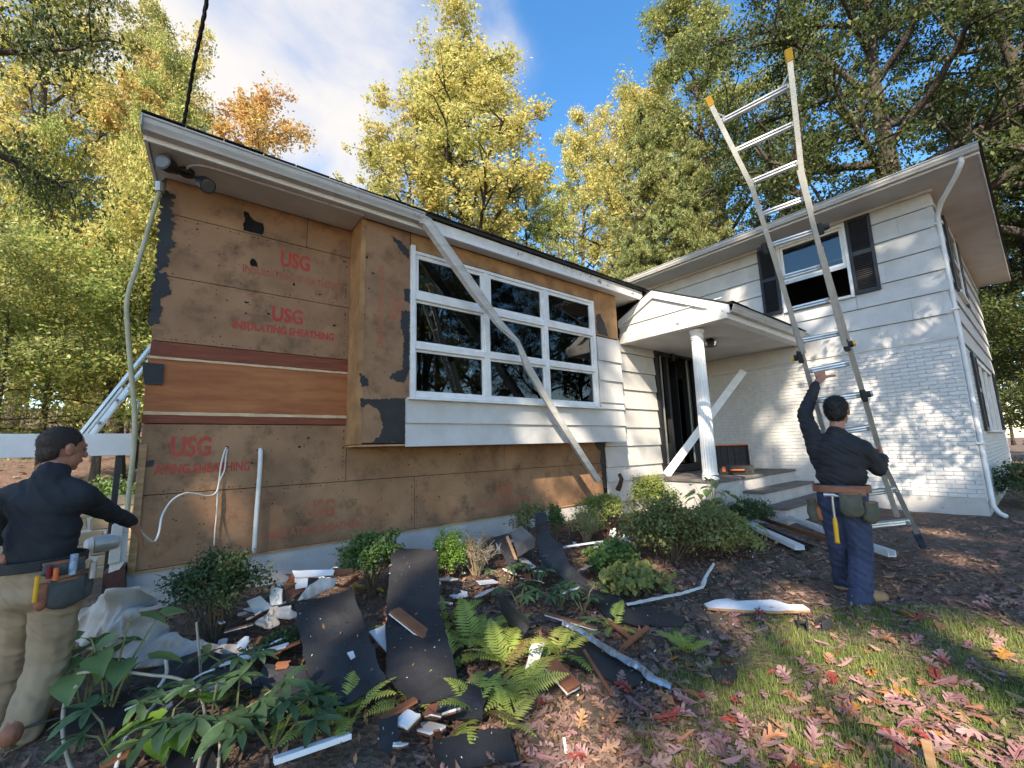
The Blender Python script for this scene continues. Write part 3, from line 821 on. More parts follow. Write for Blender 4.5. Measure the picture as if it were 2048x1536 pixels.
for i in range(7):
    courseX(YE-.012, 6.9, zc[i], zc[i+1]-.008, X2, (.9, .45, 1.15, .7)[i % 4], skip=(WY[0]-.06, WY[1]+.06, WZ2[0]-.05, WZ2[1]+.06))
    if i in (2, 6): shingleX(WY[0]-.054, WY[1]+.054, zc[i] if i == 2 else WZ2[1]+.064, WZ2[0]-.056 if i == 2 else ZW-.008, X2, proud=.034)
    courseY(X2-.02, 16.9, zc[i], zc[i+1]-.008, YE, (.6, 1.0, .8)[i % 3])
for i in range(7):      # metal corner pieces of the siding
    MB().add([(X2-.03, YE-.034, zc[i]+.004), (X2-.03, YE+.05, zc[i]+.004), (X2-.012, YE+.05, zc[i+1]), (X2-.012, YE-.014, zc[i+1]), (X2+.05, YE-.034, zc[i]+.004), (X2+.05, YE-.014, zc[i+1])],
             [(0, 1, 2, 3), (0, 3, 5, 4)]).build('corner_piece', M['siding'], H)
bx('brick_ledge', X2-.03, X2-.001, YE-.02, 4.66, 2.862, 2.879, 'white')
bx('wing_foundation', X2-.012, X2+.1, YE-.012, 3.0, -.2, .40, 'found')
bx('wing_foundation', X2+.101, 16.9, YE-.012, YE+.02, -.2, .36, 'found')
# bricks
bw = MB().box(X2-.010, X2-.0005, YE-.010, 4.70, .40, 2.862).build('brick_wall', M['mortar'], H, fix=False)
bl, bh, mo = .200, .0555, .0095
slots = []
row = 0; z = .404
while z+bh < 2.862:
    y = YE-.013-(0.105 if row % 2 else 0)
    while y < 4.69:
        a, b = max(y, YE-.013), min(y+bl, 4.69)
        if b-a > .04: slots.append((a, b, z))
        y += bl+mo
    z += bh+mo; row += 1
slots = [s for s in slots if not (s[2] < ZP-.05 and s[0] > 3.1)]
slots.sort(key=lambda s: (s[0]+s[1])**2/4+(s[2]-1.36)**2)
def brick_mesh(l, h, seed):
    r = random.Random(seed); j = lambda: r.uniform(-.0022, .0022)
    m_ = MB().box(-.009, .006, -l/2, l/2, -h/2, h/2)
    m_.v = [(a+j()*.6, b+j(), c+j()) for a, b, c in m_.v]
    me = m_.build('brick', M['brick'], None, bevel=.003)
    d = me.data; bpy.data.objects.remove(me); return d
bms = [brick_mesh(bl, bh, k) for k in range(5)]
bhalf = [brick_mesh(.0955, bh, 30+k) for k in range(2)]
rest = MB(); rb = random.Random(9)
for i, (a, b, z) in enumerate(slots):
    l = b-a; pos = (X2-.0135-rb.uniform(-.0025, .002), (a+b)/2, z+bh/2)
    if i < 300:
        if abs(l-bl) < .002: me = rb.choice(bms)
        elif abs(l-.0955) < .012: me = rb.choice(bhalf)
        else: me = brick_mesh(l, bh, 100+i)
        o = link('brick', me, bw, pos)
        o.rotation_euler = (rb.uniform(-.006, .006), 0, rb.uniform(-.004, .004))
    else:
        rest.obox(pos, (.008, 0, 0), (0, l/2-rb.uniform(0, .002), 0), (0, 0, bh/2-rb.uniform(0, .0015)))
tag(rest.build('brickwork', M['brick'], bw, fix=False), kind='stuff')
rest = MB(); z = .37; row = 0
while z+bh < 2.862:
    x = X2-.02-(0.105 if row % 2 else 0)
    while x < 16.9:
        if not (x < 15.5 and x+bl > 11.62 and z < 2.80 and z+bh > 1.38):
            a = max(x, X2-.02); rest.obox(((a+x+bl)/2, YE-.010, z+bh/2), ((x+bl-a)/2, 0, 0), (0, .009, 0), (0, 0, bh/2))
        x += bl+mo
    z += bh+mo; row += 1
bw3 = MB().box(X2-.009, 11.62, YE-.008, YE, .36, 2.862).box(15.5, 16.9, YE-.008, YE, .36, 2.862).box(11.62, 15.5, YE-.008, YE, .36, 1.38).box(11.62, 15.5, YE-.008, YE, 2.8, 2.862).build('brick_wall', M['mortar'], H, fix=False)
tag(rest.build('brickwork', M['brick'], bw3, fix=False), kind='stuff')

# ---- upper wing: window with shutters
wf = MB()
a, b = WY; c, d = WZ2
wf.box(X2-.045, X2+.05, a-.055, a, c-.05, d+.06); wf.box(X2-.045, X2+.05, b, b+.055, c-.05, d+.06)
wf.box(X2-.045, X2+.05, a, b, d, d+.06); wf.box(X2-.07, X2+.05, a, b, c-.05, c)
wz = wf.build('window', M['trim'], H, bevel=.004); wz['label'] = 'upper window with white frame, its lower sash raised'
def sash(y0, y1, z0, z1, x, parent, s=.045):
    m_ = MB(); m_.box(x, x+.03, y0, y0+s, z0, z1); m_.box(x, x+.03, y1-s, y1, z0, z1); m_.box(x+.001, x+.029, y0+s, y1-s, z0, z0+s); m_.box(x+.001, x+.029, y0+s, y1-s, z1-s, z1)
    m_.build('sash', M['trim'], parent, fix=False)
    MB().box(x+.012, x+.016, y0+s-.003, y1-s+.003, z0+s-.003, z1-s+.003).build('pane', M['glass'], parent, fix=False)
mid = 4.52
sash(a+.004, b-.004, mid, d-.004, X2-.02, wz)
sash(a+.004, b-.004, mid+.13, d-.02, X2+.015, wz)
MB().box(X2-.022, X2+.010, a+.004, b-.004, mid-.06, mid-.001).build('meeting_rail', M['alum_dull'], wz, fix=False)
def shutter(y0, y1, z0, z1, x, outx=True, flip=None, lab=None):
    m_ = MB(); s = .05; zm = z0+(z1-z0)*.52
    def B(u0, u1, w0, w1, d0, d1):
        if outx: m_.box(x-d1, x-d0, u0, u1, w0, w1)
        else: m_.box(u0, u1, x-d1, x-d0, w0, w1)
    B(y0, y0+s, z0, z1, .002, .035); B(y1-s, y1, z0, z1, .002, .035)
    for w0, w1 in ((z0, z0+.07), (zm-.04, zm+.04), (z1-.07, z1)): B(y0+s, y1-s, w0, w1, .002, .034)
    sh = m_.build('shutter', M['shutter'], H, bevel=.003)
    if lab: sh['label'] = lab
    for w0, w1 in ((z0+.07, zm-.04), (zm+.04, z1-.07)):
        k = int((w1-w0)/.034)
        for i in range(k):
            zc_ = w0+(i+.5)*(w1-w0)/k
            q = MB()
            if outx: q.obox((x-.018, (y0+y1)/2, zc_), (.009, 0, -.013), (0, (y1-y0)/2-s+.002, 0), (.003, 0, .002))
            else: q.obox(((y0+y1)/2, x-.018, zc_), (0, .009, -.013), ((y1-y0)/2-s+.002, 0, 0), (0, .003, .002))
            q.build('slat', M['shutter'], sh, fix=False)
    return sh
shutter(1.475, 1.838, 3.90, 5.345, X2-.026, lab='dark louvred shutter nearer the corner of the wing')
shutter(3.02, 3.36, 3.89, 5.345, X2-.026, lab='dark louvred shutter behind the ladder')
# windows of the far side wall
w3 = MB()
w3.box(11.62, 11.72, YE-.03, YE+.08, 1.42, 2.80); w3.box(15.40, 15.50, YE-.03, YE+.08, 1.42, 2.80); w3.box(11.72, 15.40, YE-.03, YE+.08, 2.72, 2.80); w3.box(11.60, 15.52, YE-.08, YE+.08, 1.38, 1.42)
for q in (12.9, 14.15): w3.box(q-.04, q+.04, YE-.02, YE+.07, 1.42, 2.72)
w3o = w3.build('window', M['trim'], H, bevel=.004); w3o['label'] = 'lower window in the side wall of the wing'
MB().box(11.72, 15.40, YE+.03, YE+.035, 1.42, 2.72).build('pane', M['glass'], w3o, fix=False)
for q in (11.30, 15.85): shutter(q-.28, q+.28, 1.40, 2.80, YE-.026, outx=False)
w4 = MB(); w4.box(11.0, 11.06, YE-.05, YE-.003, 3.95, 5.25); w4.box(12.1, 12.16, YE-.05, YE-.003, 3.95, 5.25); w4.box(11.06, 12.1, YE-.05, YE-.003, 5.19, 5.25); w4.box(10.98, 12.18, YE-.08, YE-.003, 3.90, 3.95); w4.box(11.06, 12.1, YE-.045, YE-.003, 4.56, 4.62)
w4o = w4.build('window', M['trim'], H, bevel=.003); w4o['label'] = 'upper window in the side wall of the wing'
MB().box(11.06, 12.1, YE-.034, YE-.030, 3.95, 5.19).build('pane', M['glass'], w4o, fix=False)
for q in (10.75, 12.4): shutter(q-.2, q+.2, 3.90, 5.25, YE-.026, outx=False)

# ---- upper wing: eaves, roof, gutter, downspouts
EX, EY2 = 8.87, 0.10
sof('soffit', [(EX, EY2), (X2-.002, YE-.002), (X2-.002, 8.9), (EX, 8.9)], ZW)
sof('soffit', [(EX+.001, EY2), (17.3, EY2), (17.3, YE-.002), (X2-.002, YE-.0025)], ZW+.0005)
bx('soffit_trim', X2-.07, X2-.027, YE-.05, 6.9, ZW-.045, ZW-.001, 'white')
bx('fascia', EX-.022, EX-.001, EY2-.02, 8.9, ZW-.012, ZW+.135, 'white', bevel=.003)
bx('fascia', EX-.001, 17.32, EY2-.022, EY2-.001, ZW-.012, ZW+.135, 'white', bevel=.003)
MB().sweep([(EX-.0225, 8.8, ZW+.022), (EX-.0225, EY2-.03, ZW+.022)], KPROF).build('gutter', M['gutter'], H)['label'] = 'gutter along the eave of the upper wing'
hr = MB()
zt = ZW+.15
c_ = [(EX-.06, EY2-.06, zt), (17.36, EY2-.06, zt), (17.36, 9.0, zt), (EX-.06, 9.0, zt), (13.0, 4.4, zt+1.5), (13.3, 4.5, zt+1.5)]
hr.add(c_, [(0, 1, 5, 4), (1, 2, 5), (2, 3, 4, 5), (3, 0, 4), (3, 2, 1, 0)])
hr.build('roof', M['shingle'], H)
def downspout(pts, lab):
    o = MB().sweep(pts, [(-.035, -.026), (.035, -.026), (.035, .026), (-.035, .026)], up=(1, .3, .05)).build('downspout', M['white'], H)
    o['label'] = lab
    return o
o = MB().tube([(EX-.04, .26, ZW+.03), (EX-.04, .26, ZW-.05), (EX+.06, .33, ZW-.16), (9.36, .58, ZW-.36), (9.52, .655, ZW-.50), (9.545, .655, ZW-.8), (9.56, .655, 3.3), (9.56, .655, .30), (9.53, .60, .20), (9.46, .54, .17)], .033, 8).build('downspout', M['white'], H, smooth=True)
o['label'] = 'white downspout bending under the eave and down the corner of the wing'
for z_ in (4.75, 3.30, 1.2): MB().box(9.505, 9.62, .605, .70, z_, z_+.03).build('downspout_strap', M['white'], o, bevel=.003)
# ceiling lantern under the porch
ln = MB(); lx, ly = 7.45, 3.56
ln.box(lx-.055, lx+.055, ly-.055, ly+.055, 3.165, 3.184)
lo_ = ln.build('ceiling_lantern', M['black'], H, bevel=.006)
cg = MB()
for r0, r1, z0, z1 in ((.05, .115, 3.165, 3.125), (.115, .085, 3.125, 3.05)):
    for k in range(6):
        t = k*math.pi/3; t2 = (k+1)*math.pi/3
        cg.add([(lx+r0*math.cos(t), ly+r0*math.sin(t), z0), (lx+r0*math.cos(t2), ly+r0*math.sin(t2), z0), (lx+r1*math.cos(t2), ly+r1*math.sin(t2), z1), (lx+r1*math.cos(t), ly+r1*math.sin(t), z1)], [(0, 1, 2, 3)])
cg.build('lantern_glass', M['glass'], lo_, fix=False)
for k in range(6):
    t = k*math.pi/3
    MB().tube([(lx+.05*math.cos(t), ly+.05*math.sin(t), 3.166), (lx+.118*math.cos(t), ly+.118*math.sin(t), 3.125), (lx+.087*math.cos(t), ly+.087*math.sin(t), 3.048)], .007, 5).build('lantern_bar', M['black'], lo_)
lathe([(.12, 3.122), (.122, 3.128), (.05, 3.166)], lx, ly, 6).build('lantern_cap', M['black'], lo_)
lathe([(.088, 3.040), (.088, 3.052)], lx, ly, 6).build('lantern_ring', M['black'], lo_)
# ================================================================ GROUND
def axis(a, b, fa, fb, step, far):
    inner = list(np.arange(fa, fb+1e-6, step)); s = step; lo = [fa]; hi = [fb]
    while lo[-1] > a: s *= 1.28; lo.append(max(a, lo[-1]-s))
    s = step
    while hi[-1] < b: s *= 1.28; hi.append(min(b, hi[-1]+s))
    return np.array(lo[:0:-1]+inner+hi[1:])
gx_, gy_ = axis(-140, 160, -1.2, 10.0, .07, 0), axis(-110, 190, -0.3, 4.9, .07, 0)
GX, GY = np.meshgrid(gx_, gy_, indexing='ij')
gv = np.array([(x, y, gn(x, y)) for x, y in zip(GX.ravel(), GY.ravel())])
I = np.arange(len(gx_)*len(gy_)).reshape(len(gx_), len(gy_))
gf = np.stack([I[:-1, :-1].ravel(), I[1:, :-1].ravel(), I[1:, 1:].ravel(), I[:-1, 1:].ravel()], 1)

def ground_mat():
    m = bpy.data.materials.new('leafy_soil'); m.use_nodes = True
    t = m.node_tree; L = t.links.new; N = t.nodes.new; b = t.nodes['Principled BSDF']
    b.inputs['Roughness'].default_value = .95; b.inputs['Specular IOR Level'].default_value = .2
    co = N('ShaderNodeTexCoord')
    def noi(s, d=6, r=.6):
        n = N('ShaderNodeTexNoise'); n.inputs['Scale'].default_value = s; n.inputs['Detail'].default_value = d; n.inputs['Roughness'].default_value = r
        L(co.outputs['Object'], n.inputs['Vector']); return n.outputs['Fac']
    def rng(v, a, c):
        r = N('ShaderNodeMapRange'); r.inputs['From Min'].default_value = a; r.inputs['From Max'].default_value = c; L(v, r.inputs['Value']); return r.outputs[0]
    def mix(f, a, c):
        x = N('ShaderNodeMix'); x.data_type = 'RGBA'; L(f, x.inputs['Factor'])
        for s, k in ((a, 'A'), (c, 'B')):
            if isinstance(s, tuple): x.inputs[k].default_value = (*s, 1)
            else: L(s, x.inputs[k])
        return x.outputs['Result']
    soil = mix(rng(noi(9), .35, .65), (.19, .135, .098), (.11, .078, .058))
    vo = N('ShaderNodeTexVoronoi'); vo.inputs['Scale'].default_value = 26; L(co.outputs['Object'], vo.inputs['Vector'])
    chips = N('ShaderNodeValToRGB'); e = chips.color_ramp.elements; e[0].position = 0; e[0].color = (.11, .072, .054, 1); e[1].position = 1; e[1].color = (.34, .20, .135, 1)
    k = chips.color_ramp.elements.new(.55); k.color = (.20, .125, .093, 1)
    sep = N('ShaderNodeSeparateColor'); L(vo.outputs['Color'], sep.inputs[0]); L(sep.outputs[0], chips.inputs[0])
    litter = mix(rng(noi(2.3), .42, .58), soil, chips.outputs[0])
    # moss and thin grass in one stretch of lawn
    mp = N('ShaderNodeVectorMath'); mp.operation = 'DISTANCE'; L(co.outputs['Object'], mp.inputs[0]); mp.inputs[1].default_value = (2.75, -.25, 0)
    r1 = rng(mp.outputs['Value'], 2.2, 1.1)
    ml = N('ShaderNodeMath'); ml.operation = 'MULTIPLY'; L(r1, ml.inputs[0]); L(rng(noi(3.1, 5), .38, .56), ml.inputs[1])
    moss = mix(rng(noi(30), .3, .7), (.085, .115, .026), (.16, .18, .05))
    L(mix(ml.outputs[0], litter, moss), b.inputs['Base Color'])
    bp = N('ShaderNodeBump'); bp.inputs['Strength'].default_value = .9; bp.inputs['Distance'].default_value = .03
    ad = N('ShaderNodeMath'); ad.operation = 'ADD'; L(noi(60, 4), ad.inputs[0]); L(vo.outputs['Distance'], ad.inputs[1]); L(ad.outputs[0], bp.inputs['Height']); L(bp.outputs[0], b.inputs['Normal'])
    return m
M['soil'] = ground_mat()
ground = quick('ground', gv, gf, M['soil'], smooth=True)
tag(ground, kind='structure')

# ---- dark old pavers between the bed and the lawn
def inpoly(x, y, P):
    c = False; n = len(P)
    for i in range(n):
        x0, y0 = P[i][0], P[i][1]; x1, y1 = P[(i+1) % n][0], P[(i+1) % n][1]
        if (y0 > y) != (y1 > y) and x < (x1-x0)*(y-y0)/(y1-y0)+x0: c = not c
    return c
pzone = [gp(*p) for p in ((850, 1536), (985, 1420), (1180, 1330), (1300, 1250), (1420, 1140), (1490, 1060), (1640, 1090), (1620, 1160), (1540, 1215), (1470, 1270), (1380, 1320), (1230, 1430), (1090, 1536), (1000, 1640))]
M['paver'] = mat('old_paver', (.155, .105, .076), (.09, .062, .045), scale=14, rough=.95, spec=.15, bump=.5, bscale=60, c3=(.06, .068, .028), s3=6, lo3=.55, hi3=.66, objrand=.3)
pav = bpy.data.objects.new('paving', None); COL.objects.link(pav); tag(pav, kind='structure')
pm = []
for k in range(4):
    r = random.Random(k); q = MB().box(-.104, .104, -.052, .052, -.05, 0)
    q.v = [(a+r.uniform(-.003, .003), b+r.uniform(-.003, .003), c) for a, b, c in q.v]
    o = q.build('paver', M['paver'], None, bevel=.006); pm.append(o.data); bpy.data.objects.remove(o)
ang = math.radians(38); ca, sa = math.cos(ang), math.sin(ang); cand = []
for i in range(-70, 70):
    for j in range(-120, 120):
        u, v = i*.214+(j % 2)*.107, j*.1085
        x, y = 3+u*ca-v*sa, 1.5+u*sa+v*ca
        if inpoly(x, y, pzone): cand.append((x*x+y*y, x, y))
cand.sort()
for _, x, y in cand[:300]:
    o = link('paver', RNG.choice(pm), pav, (x, y, gn(x, y)+.012+RNG.uniform(-.005, .005)))
    o.rotation_euler = (RNG.uniform(-.03, .03), RNG.uniform(-.03, .03), ang+RNG.uniform(-.04, .04))

# ================================================================ TREES
def leaf_quads(C, size, rng, up=.35, aspect=.55, var=.5, along=None):
    """one bent rhombus per leaf: returns verts, quads"""
    n = len(C)
    a = rng.normal(size=(n, 3))
    if along is not None: a = a*.5+along
    a /= np.linalg.norm(a, axis=1, keepdims=True)
    nn = rng.normal(size=(n, 3)); nn[:, 2] += up*2; nn += np.array(SUN_TO)*up*2.2
    b = np.cross(nn, a); b /= np.maximum(np.linalg.norm(b, axis=1, keepdims=True), 1e-6)
    nv = np.cross(a, b)
    s = (size*(1+rng.uniform(-var, var, n)))[:, None]
    fold = s*.18*rng.uniform(-1, 1, (n, 1))
    v = np.empty((n, 4, 3), dtype=np.float32)
    v[:, 0] = C-a*s*.5; v[:, 1] = C+b*s*.5*aspect+nv*fold+a*s*.08; v[:, 2] = C+a*s*.5; v[:, 3] = C-b*s*.5*aspect+nv*fold+a*s*.08
    f = np.arange(n*4, dtype=np.int32).reshape(n, 4)
    return v.reshape(-1, 3), f

def grow(seed, H_, r0, prof, n_limb, n_sub, n_tip, n_leaf, leaf, clump, start=.25, lean=.0, droop=0.0, updir=.55, fork=0):
    """skeleton + leaf clumps of one tree at the origin; prof(h01) is the crown radius"""
    rg = random.Random(seed); npr = np.random.default_rng(seed)
    T = MB(); pts = []; p = Vector((0, 0, -.3)); d = Vector((rg.uniform(-.04, .04)+lean, rg.uniform(-.04, .04), 1)).normalized()
    nseg = 12
    for i in range(nseg+1):
        pts.append(p.copy()); p = p+d*(H_+.3)/nseg
        d = (d+Vector((rg.uniform(-.08, .08), rg.uniform(-.08, .08), .05))).normalized()
    rad = [max(.02, r0*(1-.93*(i/nseg)**.85))*(1.35 if i == 0 else 1) for i in range(nseg+1)]
    T.tube(pts, rad, 9)
    def at(h):
        f = h*nseg; i = min(int(f), nseg-1); return pts[i].lerp(pts[i+1], f-i), rad[i]+(rad[i+1]-rad[i])*(f-i)
    cl = []
    for k in range(n_limb):
        h = start+(0.97-start)*((k+rg.random())/n_limb)**.9
        q, rr = at(h); az = k*2.399+rg.uniform(-.5, .5)
        R = prof(h)*rg.uniform(.65, 1.12)
        el = updir*(1.0-.35*h)+rg.uniform(-.15, .2)
        lp = [q]; dd = Vector((math.cos(az)*math.cos(el), math.sin(az)*math.cos(el), math.sin(el)))
        for s in range(5):
            lp.append(lp[-1]+dd*R/5)
            dd = (dd+Vector((rg.uniform(-.22, .22), rg.uniform(-.22, .22), rg.uniform(-.12, .16)-droop))).normalized()
        lr = min(rr*.66, .025+.026*R); T.tube(lp, [lr*(1-.8*s/5) for s in range(6)], 5, cap=False)
        for m in range(n_sub):
            f = rg.uniform(.25, 1.0)*5; i = min(int(f), 4); b0 = lp[i].lerp(lp[i+1], f-i)
            d2 = (dd*.6+Vector((rg.gauss(0, 1), rg.gauss(0, 1), rg.gauss(.15, .6)-droop*2))).normalized()
            ln_ = R*rg.uniform(.16, .42)
            e = b0+d2*ln_; mid_ = b0.lerp(e, .5)+Vector((rg.uniform(-.1, .1), rg.uniform(-.1, .1), rg.uniform(0, .15)))*ln_
            T.tube([b0, mid_, e], [lr*.35, lr*.22, .006], 4, cap=False)
            for t in range(n_tip):
                cl.append(tuple(b0.lerp(e, rg.uniform(.3, 1.1))+Vector((rg.gauss(0, 1), rg.gauss(0, 1), rg.gauss(0, .8)))*clump*.9))
    cl = np.array(cl)
    C = np.repeat(cl, n_leaf, axis=0)
    C = C+npr.normal(size=C.shape)*clump*np.repeat(npr.uniform(.5, 1.15, len(cl)), n_leaf)[:, None]*np.array([1, 1, .75])
    v, f = leaf_quads(C, leaf, npr)
    return T, v, f
LEAF = {}
LEAF['gold'] = ramp_leaf('leaf_yellow_green', [(0, (.27, .32, .09)), (.35, (.47, .46, .15)), (.7, (.63, .54, .19)), (1, (.64, .41, .15))], trans=.45, noise_mix=.4)
LEAF['lime'] = ramp_leaf('leaf_lime', [(0, (.16, .25, .065)), (.4, (.31, .38, .11)), (.75, (.50, .48, .16)), (1, (.62, .47, .16))], trans=.45, noise_mix=.4)
LEAF['rust'] = ramp_leaf('leaf_rust', [(0, (.28, .31, .09)), (.45, (.46, .42, .14)), (.75, (.58, .36, .13)), (1, (.58, .25, .12))], trans=.45)
LEAF['orange'] = ramp_leaf('leaf_orange', [(0, (.44, .40, .15)), (.4, (.58, .42, .14)), (.75, (.62, .36, .14)), (1, (.60, .27, .15))], trans=.45)
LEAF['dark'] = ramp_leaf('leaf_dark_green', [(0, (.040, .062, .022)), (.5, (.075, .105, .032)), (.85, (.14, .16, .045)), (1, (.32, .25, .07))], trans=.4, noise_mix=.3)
LEAF['olive'] = ramp_leaf('leaf_olive', [(0, (.12, .17, .05)), (.5, (.24, .27, .085)), (1, (.44, .37, .12))], trans=.42, noise_mix=.4)
LEAF['pine'] = ramp_leaf('leaf_pine', [(0, (.15, .21, .09)), (.5, (.28, .32, .12)), (.85, (.42, .39, .15)), (1, (.48, .38, .14))], trans=.25)
def proto(kind, *a, **k):
    T, v, f = grow(*a, **k)
    to = T.build('trunk', M['bark'], None, smooth=True, fix=False)
    co = quick('crown', v, f, LEAF['gold'])
    tm, cm = to.data, co.data
    bpy.data.objects.remove(to); bpy.data.objects.remove(co)
    zmax = float(v[:, 2].max())
    return tm, cm, zmax
PR = {
 'broad': [proto('broad', 21+i, 16, .24, lambda h: 4.6*(1-.62*max(0, h-.45)/.55)*min(1, (h-.1)/.25), 36, 12, 2, 54, .125, .20, start=.2) for i in range(2)],
 'tall': [proto('tall', 41+i, 20, .26, lambda h: 3.9*(1-.72*max(0, h-.4)/.6)*min(1, (h-.15)/.2), 40, 12, 2, 50, .12, .20, start=.25, updir=.75) for i in range(2)],
 'under': [proto('under', 61+i, 7.5, .09, lambda h: 2.6*(1-.5*h), 18, 9, 4, 28, .10, .24, start=.22, updir=.25) for i in range(2)],
 'oak': [proto('oak', 81, 20, .42, lambda h: 7.0*(1-.45*h), 24, 17, 3, 56, .11, .25, start=.26, updir=.5)],
 'bough': [proto('bough', 99, 16, .25, lambda h: 3.0, 14, 13, 5, 34, .10, .26, start=.42, updir=.1, droop=.03)],
 'sparse': [proto('sparse', 95, 17, .20, lambda h: 4.0*(1-.6*h), 28, 10, 2, 36, .13, .20, start=.3, updir=.7)],
}
def pine_proto(seed):
    rg = random.Random(seed); npr = np.random.default_rng(seed); T = MB(); Hh = 14
    T.tube([(0, 0, -.3), (.05, 0, 5), (0, .05, 10), (0, 0, Hh)], [.22, .17, .09, .02], 8)
    cl = []; al = []
    z = 2.0
    while z < Hh-.2:
        R = 3.3*(1-(z/Hh)**1.5)+.3
        for k in range(6):
            az = rg.uniform(0, 6.28); q = Vector((0, 0, z+rg.uniform(-.2, .2))); lp = [q]; dd = Vector((math.cos(az), math.sin(az), .28))
            for s in range(4): lp.append(lp[-1]+dd*R*rg.uniform(.8, 1.1)/4); dd = (dd+Vector((rg.uniform(-.15, .15), rg.uniform(-.15, .15), -.08))).normalized()
            T.tube(lp, [.035, .028, .02, .014, .006], 4, cap=False)
            for m in range(int(9+7*R)):
                f = rg.uniform(.3, 4.0); i = min(int(f), 3); b0 = lp[i].lerp(lp[i+1], f-i)
                cl.append(tuple(b0+Vector((rg.gauss(0, .16), rg.gauss(0, .16), rg.gauss(.04, .07)))*(.5+R*.35)))
                dv = (dd*.7+Vector((rg.gauss(0, .6), rg.gauss(0, .6), .35))).normalized(); al.append(tuple(dv))
        z += .42
    cl = np.array(cl); al = np.array(al); n = 22
    C = np.repeat(cl, n, axis=0); A = np.repeat(al, n, axis=0)
    dirs = A*1.1+npr.normal(size=C.shape)*.75; dirs /= np.linalg.norm(dirs, axis=1, keepdims=True)
    C = C+dirs*.10
    v, f = leaf_quads(C, .21, npr, aspect=.13, along=dirs*3, var=.25)
    to = T.build('trunk', M['bark'], None, smooth=True, fix=False); co = quick('crown', v, f, LEAF['pine']); r = (to.data, co.data, float(v[:, 2].max()))
    bpy.data.objects.remove(to); bpy.data.objects.remove(co); return r
PR['pine'] = [pine_proto(5)]
def put_tree(name, label, group, kind, leafm, pos, height, wide=1.0, rz=None, var=0, bark='bark'):
    tm, cm, zm = PR[kind][var % len(PR[kind])]
    e = thing(name, label, 'tree', pos, group)
    s = height/zm
    e.scale = (s*wide, s*wide, s); e.rotation_euler.z = RNG.uniform(0, 6.28) if rz is None else rz
    for nm, me, mm in (('trunk', tm, M[bark]), ('crown', cm, LEAF[leafm])):
        o = link(nm, me, e)
        o.material_slots[0].link = 'OBJECT'; o.material_slots[0].material = mm
    return e
def tree_at(name, label, group, kind, leafm, px, py, dist, top, wide=1.0, var=0, rz=None, bark='bark'):
    d = ray(px, py); h = math.hypot(d[0], d[1]); x, y = d[0]/h*dist, d[1]/h*dist
    # height of the point above (x,y) that appears at image row top
    lo, hi = 0.0, 60.0
    for _ in range(40):
        m_ = (lo+hi)/2; v = np.array([x, y, m_])-CAM; zc_ = v@_f
        yy = 768-F_PX*(v@_u)/zc_ if zc_ > .1 else -1e5
        if yy > top: lo = m_
        else: hi = m_
    g0 = gz(x, y)
    return put_tree(name, label, group, kind, leafm, (x, y, g0), lo-g0, wide, rz, var, bark)
BG = 'trees behind the house'
tree_at('tall_tree', 'tall yellow green tree rising alone above the middle of the lower roof', BG, 'tall', 'gold', 965, 300, 25, 48, 1.5, 0, 1.0)
tree_at('broad_tree', 'rounded yellow green tree left of the tall one over the lower roof', BG, 'broad', 'gold', 815, 420, 26, 190, .95, 1)
tree_at('broad_tree', 'low yellow green tree just above the roof right of the hanging gutter', BG, 'broad', 'lime', 1060, 450, 31, 330, .85, 0)
tree_at('broad_tree', 'low lime green tree showing over the eave left of the rounded tree', BG, 'broad', 'lime', 740, 500, 33, 360, .8, 1)
tree_at('tall_tree', 'tall golden tree with pointed tops left of the ladder', BG, 'tall', 'gold', 1260, 330, 29, 75, 1.15, 1)
tree_at('tall_tree', 'golden tree standing between the tall tree and the pine', BG, 'broad', 'gold', 1165, 430, 36, 225, .7, 0)
tree_at('tall_tree', 'big olive and gold tree behind the top of the ladder', BG, 'tall', 'olive', 1425, 250, 27, -60, .95, 0)
tree_at('pine_tree', 'soft yellow green pine behind the junction of the two roofs', BG, 'pine', 'pine', 1300, 430, 21, 215, .85)
tree_at('pine_tree', 'soft pine directly behind the ladder left rail', BG, 'pine', 'pine', 1400, 470, 20, 280, .8)
tree_at('pine_tree', 'small yellow pine tip poking over the roof junction', BG, 'pine', 'pine', 1268, 540, 15, 470, 1.1)
tree_at('broad_tree', 'orange gold tree low behind the lower roof edge', BG, 'broad', 'orange', 960, 560, 27, 440, .7, 0)
tree_at('orange_tree', 'orange leaved thin tree above the eave near the flood lamp', BG, 'sparse', 'orange', 540, 330, 23, 220, 1.15, 0)
LG = 'trees in the wood left of the house'
tree_at('broad_tree', 'large yellow green tree filling the upper left corner', LG, 'tall', 'gold', 110, 200, 21, -160, .95, 0, bark='bark_pale')
tree_at('broad_tree', 'large yellow green tree behind the overhead wire', LG, 'broad', 'gold', 300, 200, 23, -20, .72, 1)
tree_at('rust_tree', 'rust tinted tree in front of the wood beside the roof corner', LG, 'sparse', 'rust', 385, 300, 19, 165, 1.0)
tree_at('rust_tree', 'rust and green tree at the far left edge', LG, 'sparse', 'rust', 10, 420, 24, 200, .8)
tree_at('broad_tree', 'lime green tree behind the bent conduit', LG, 'sparse', 'lime', 200, 420, 27, 130, 1.0, 0)
tree_at('young_maple', 'bright green low maple over the white beam', LG, 'under', 'lime', 120, 640, 14, 430, 1.25, 0)
tree_at('young_maple', 'golden low maple close to the stripped wall', LG, 'under', 'gold', 285, 560, 15, 390, 1.0, 1)
tree_at('young_maple', 'bright lime maple at the left edge above the beam', LG, 'under', 'olive', 10, 650, 13, 470, 1.1, 1)
tree_at('young_maple', 'green maple bough beside the aluminium ladder', LG, 'under', 'gold', 215, 660, 18, 480, .9, 0)
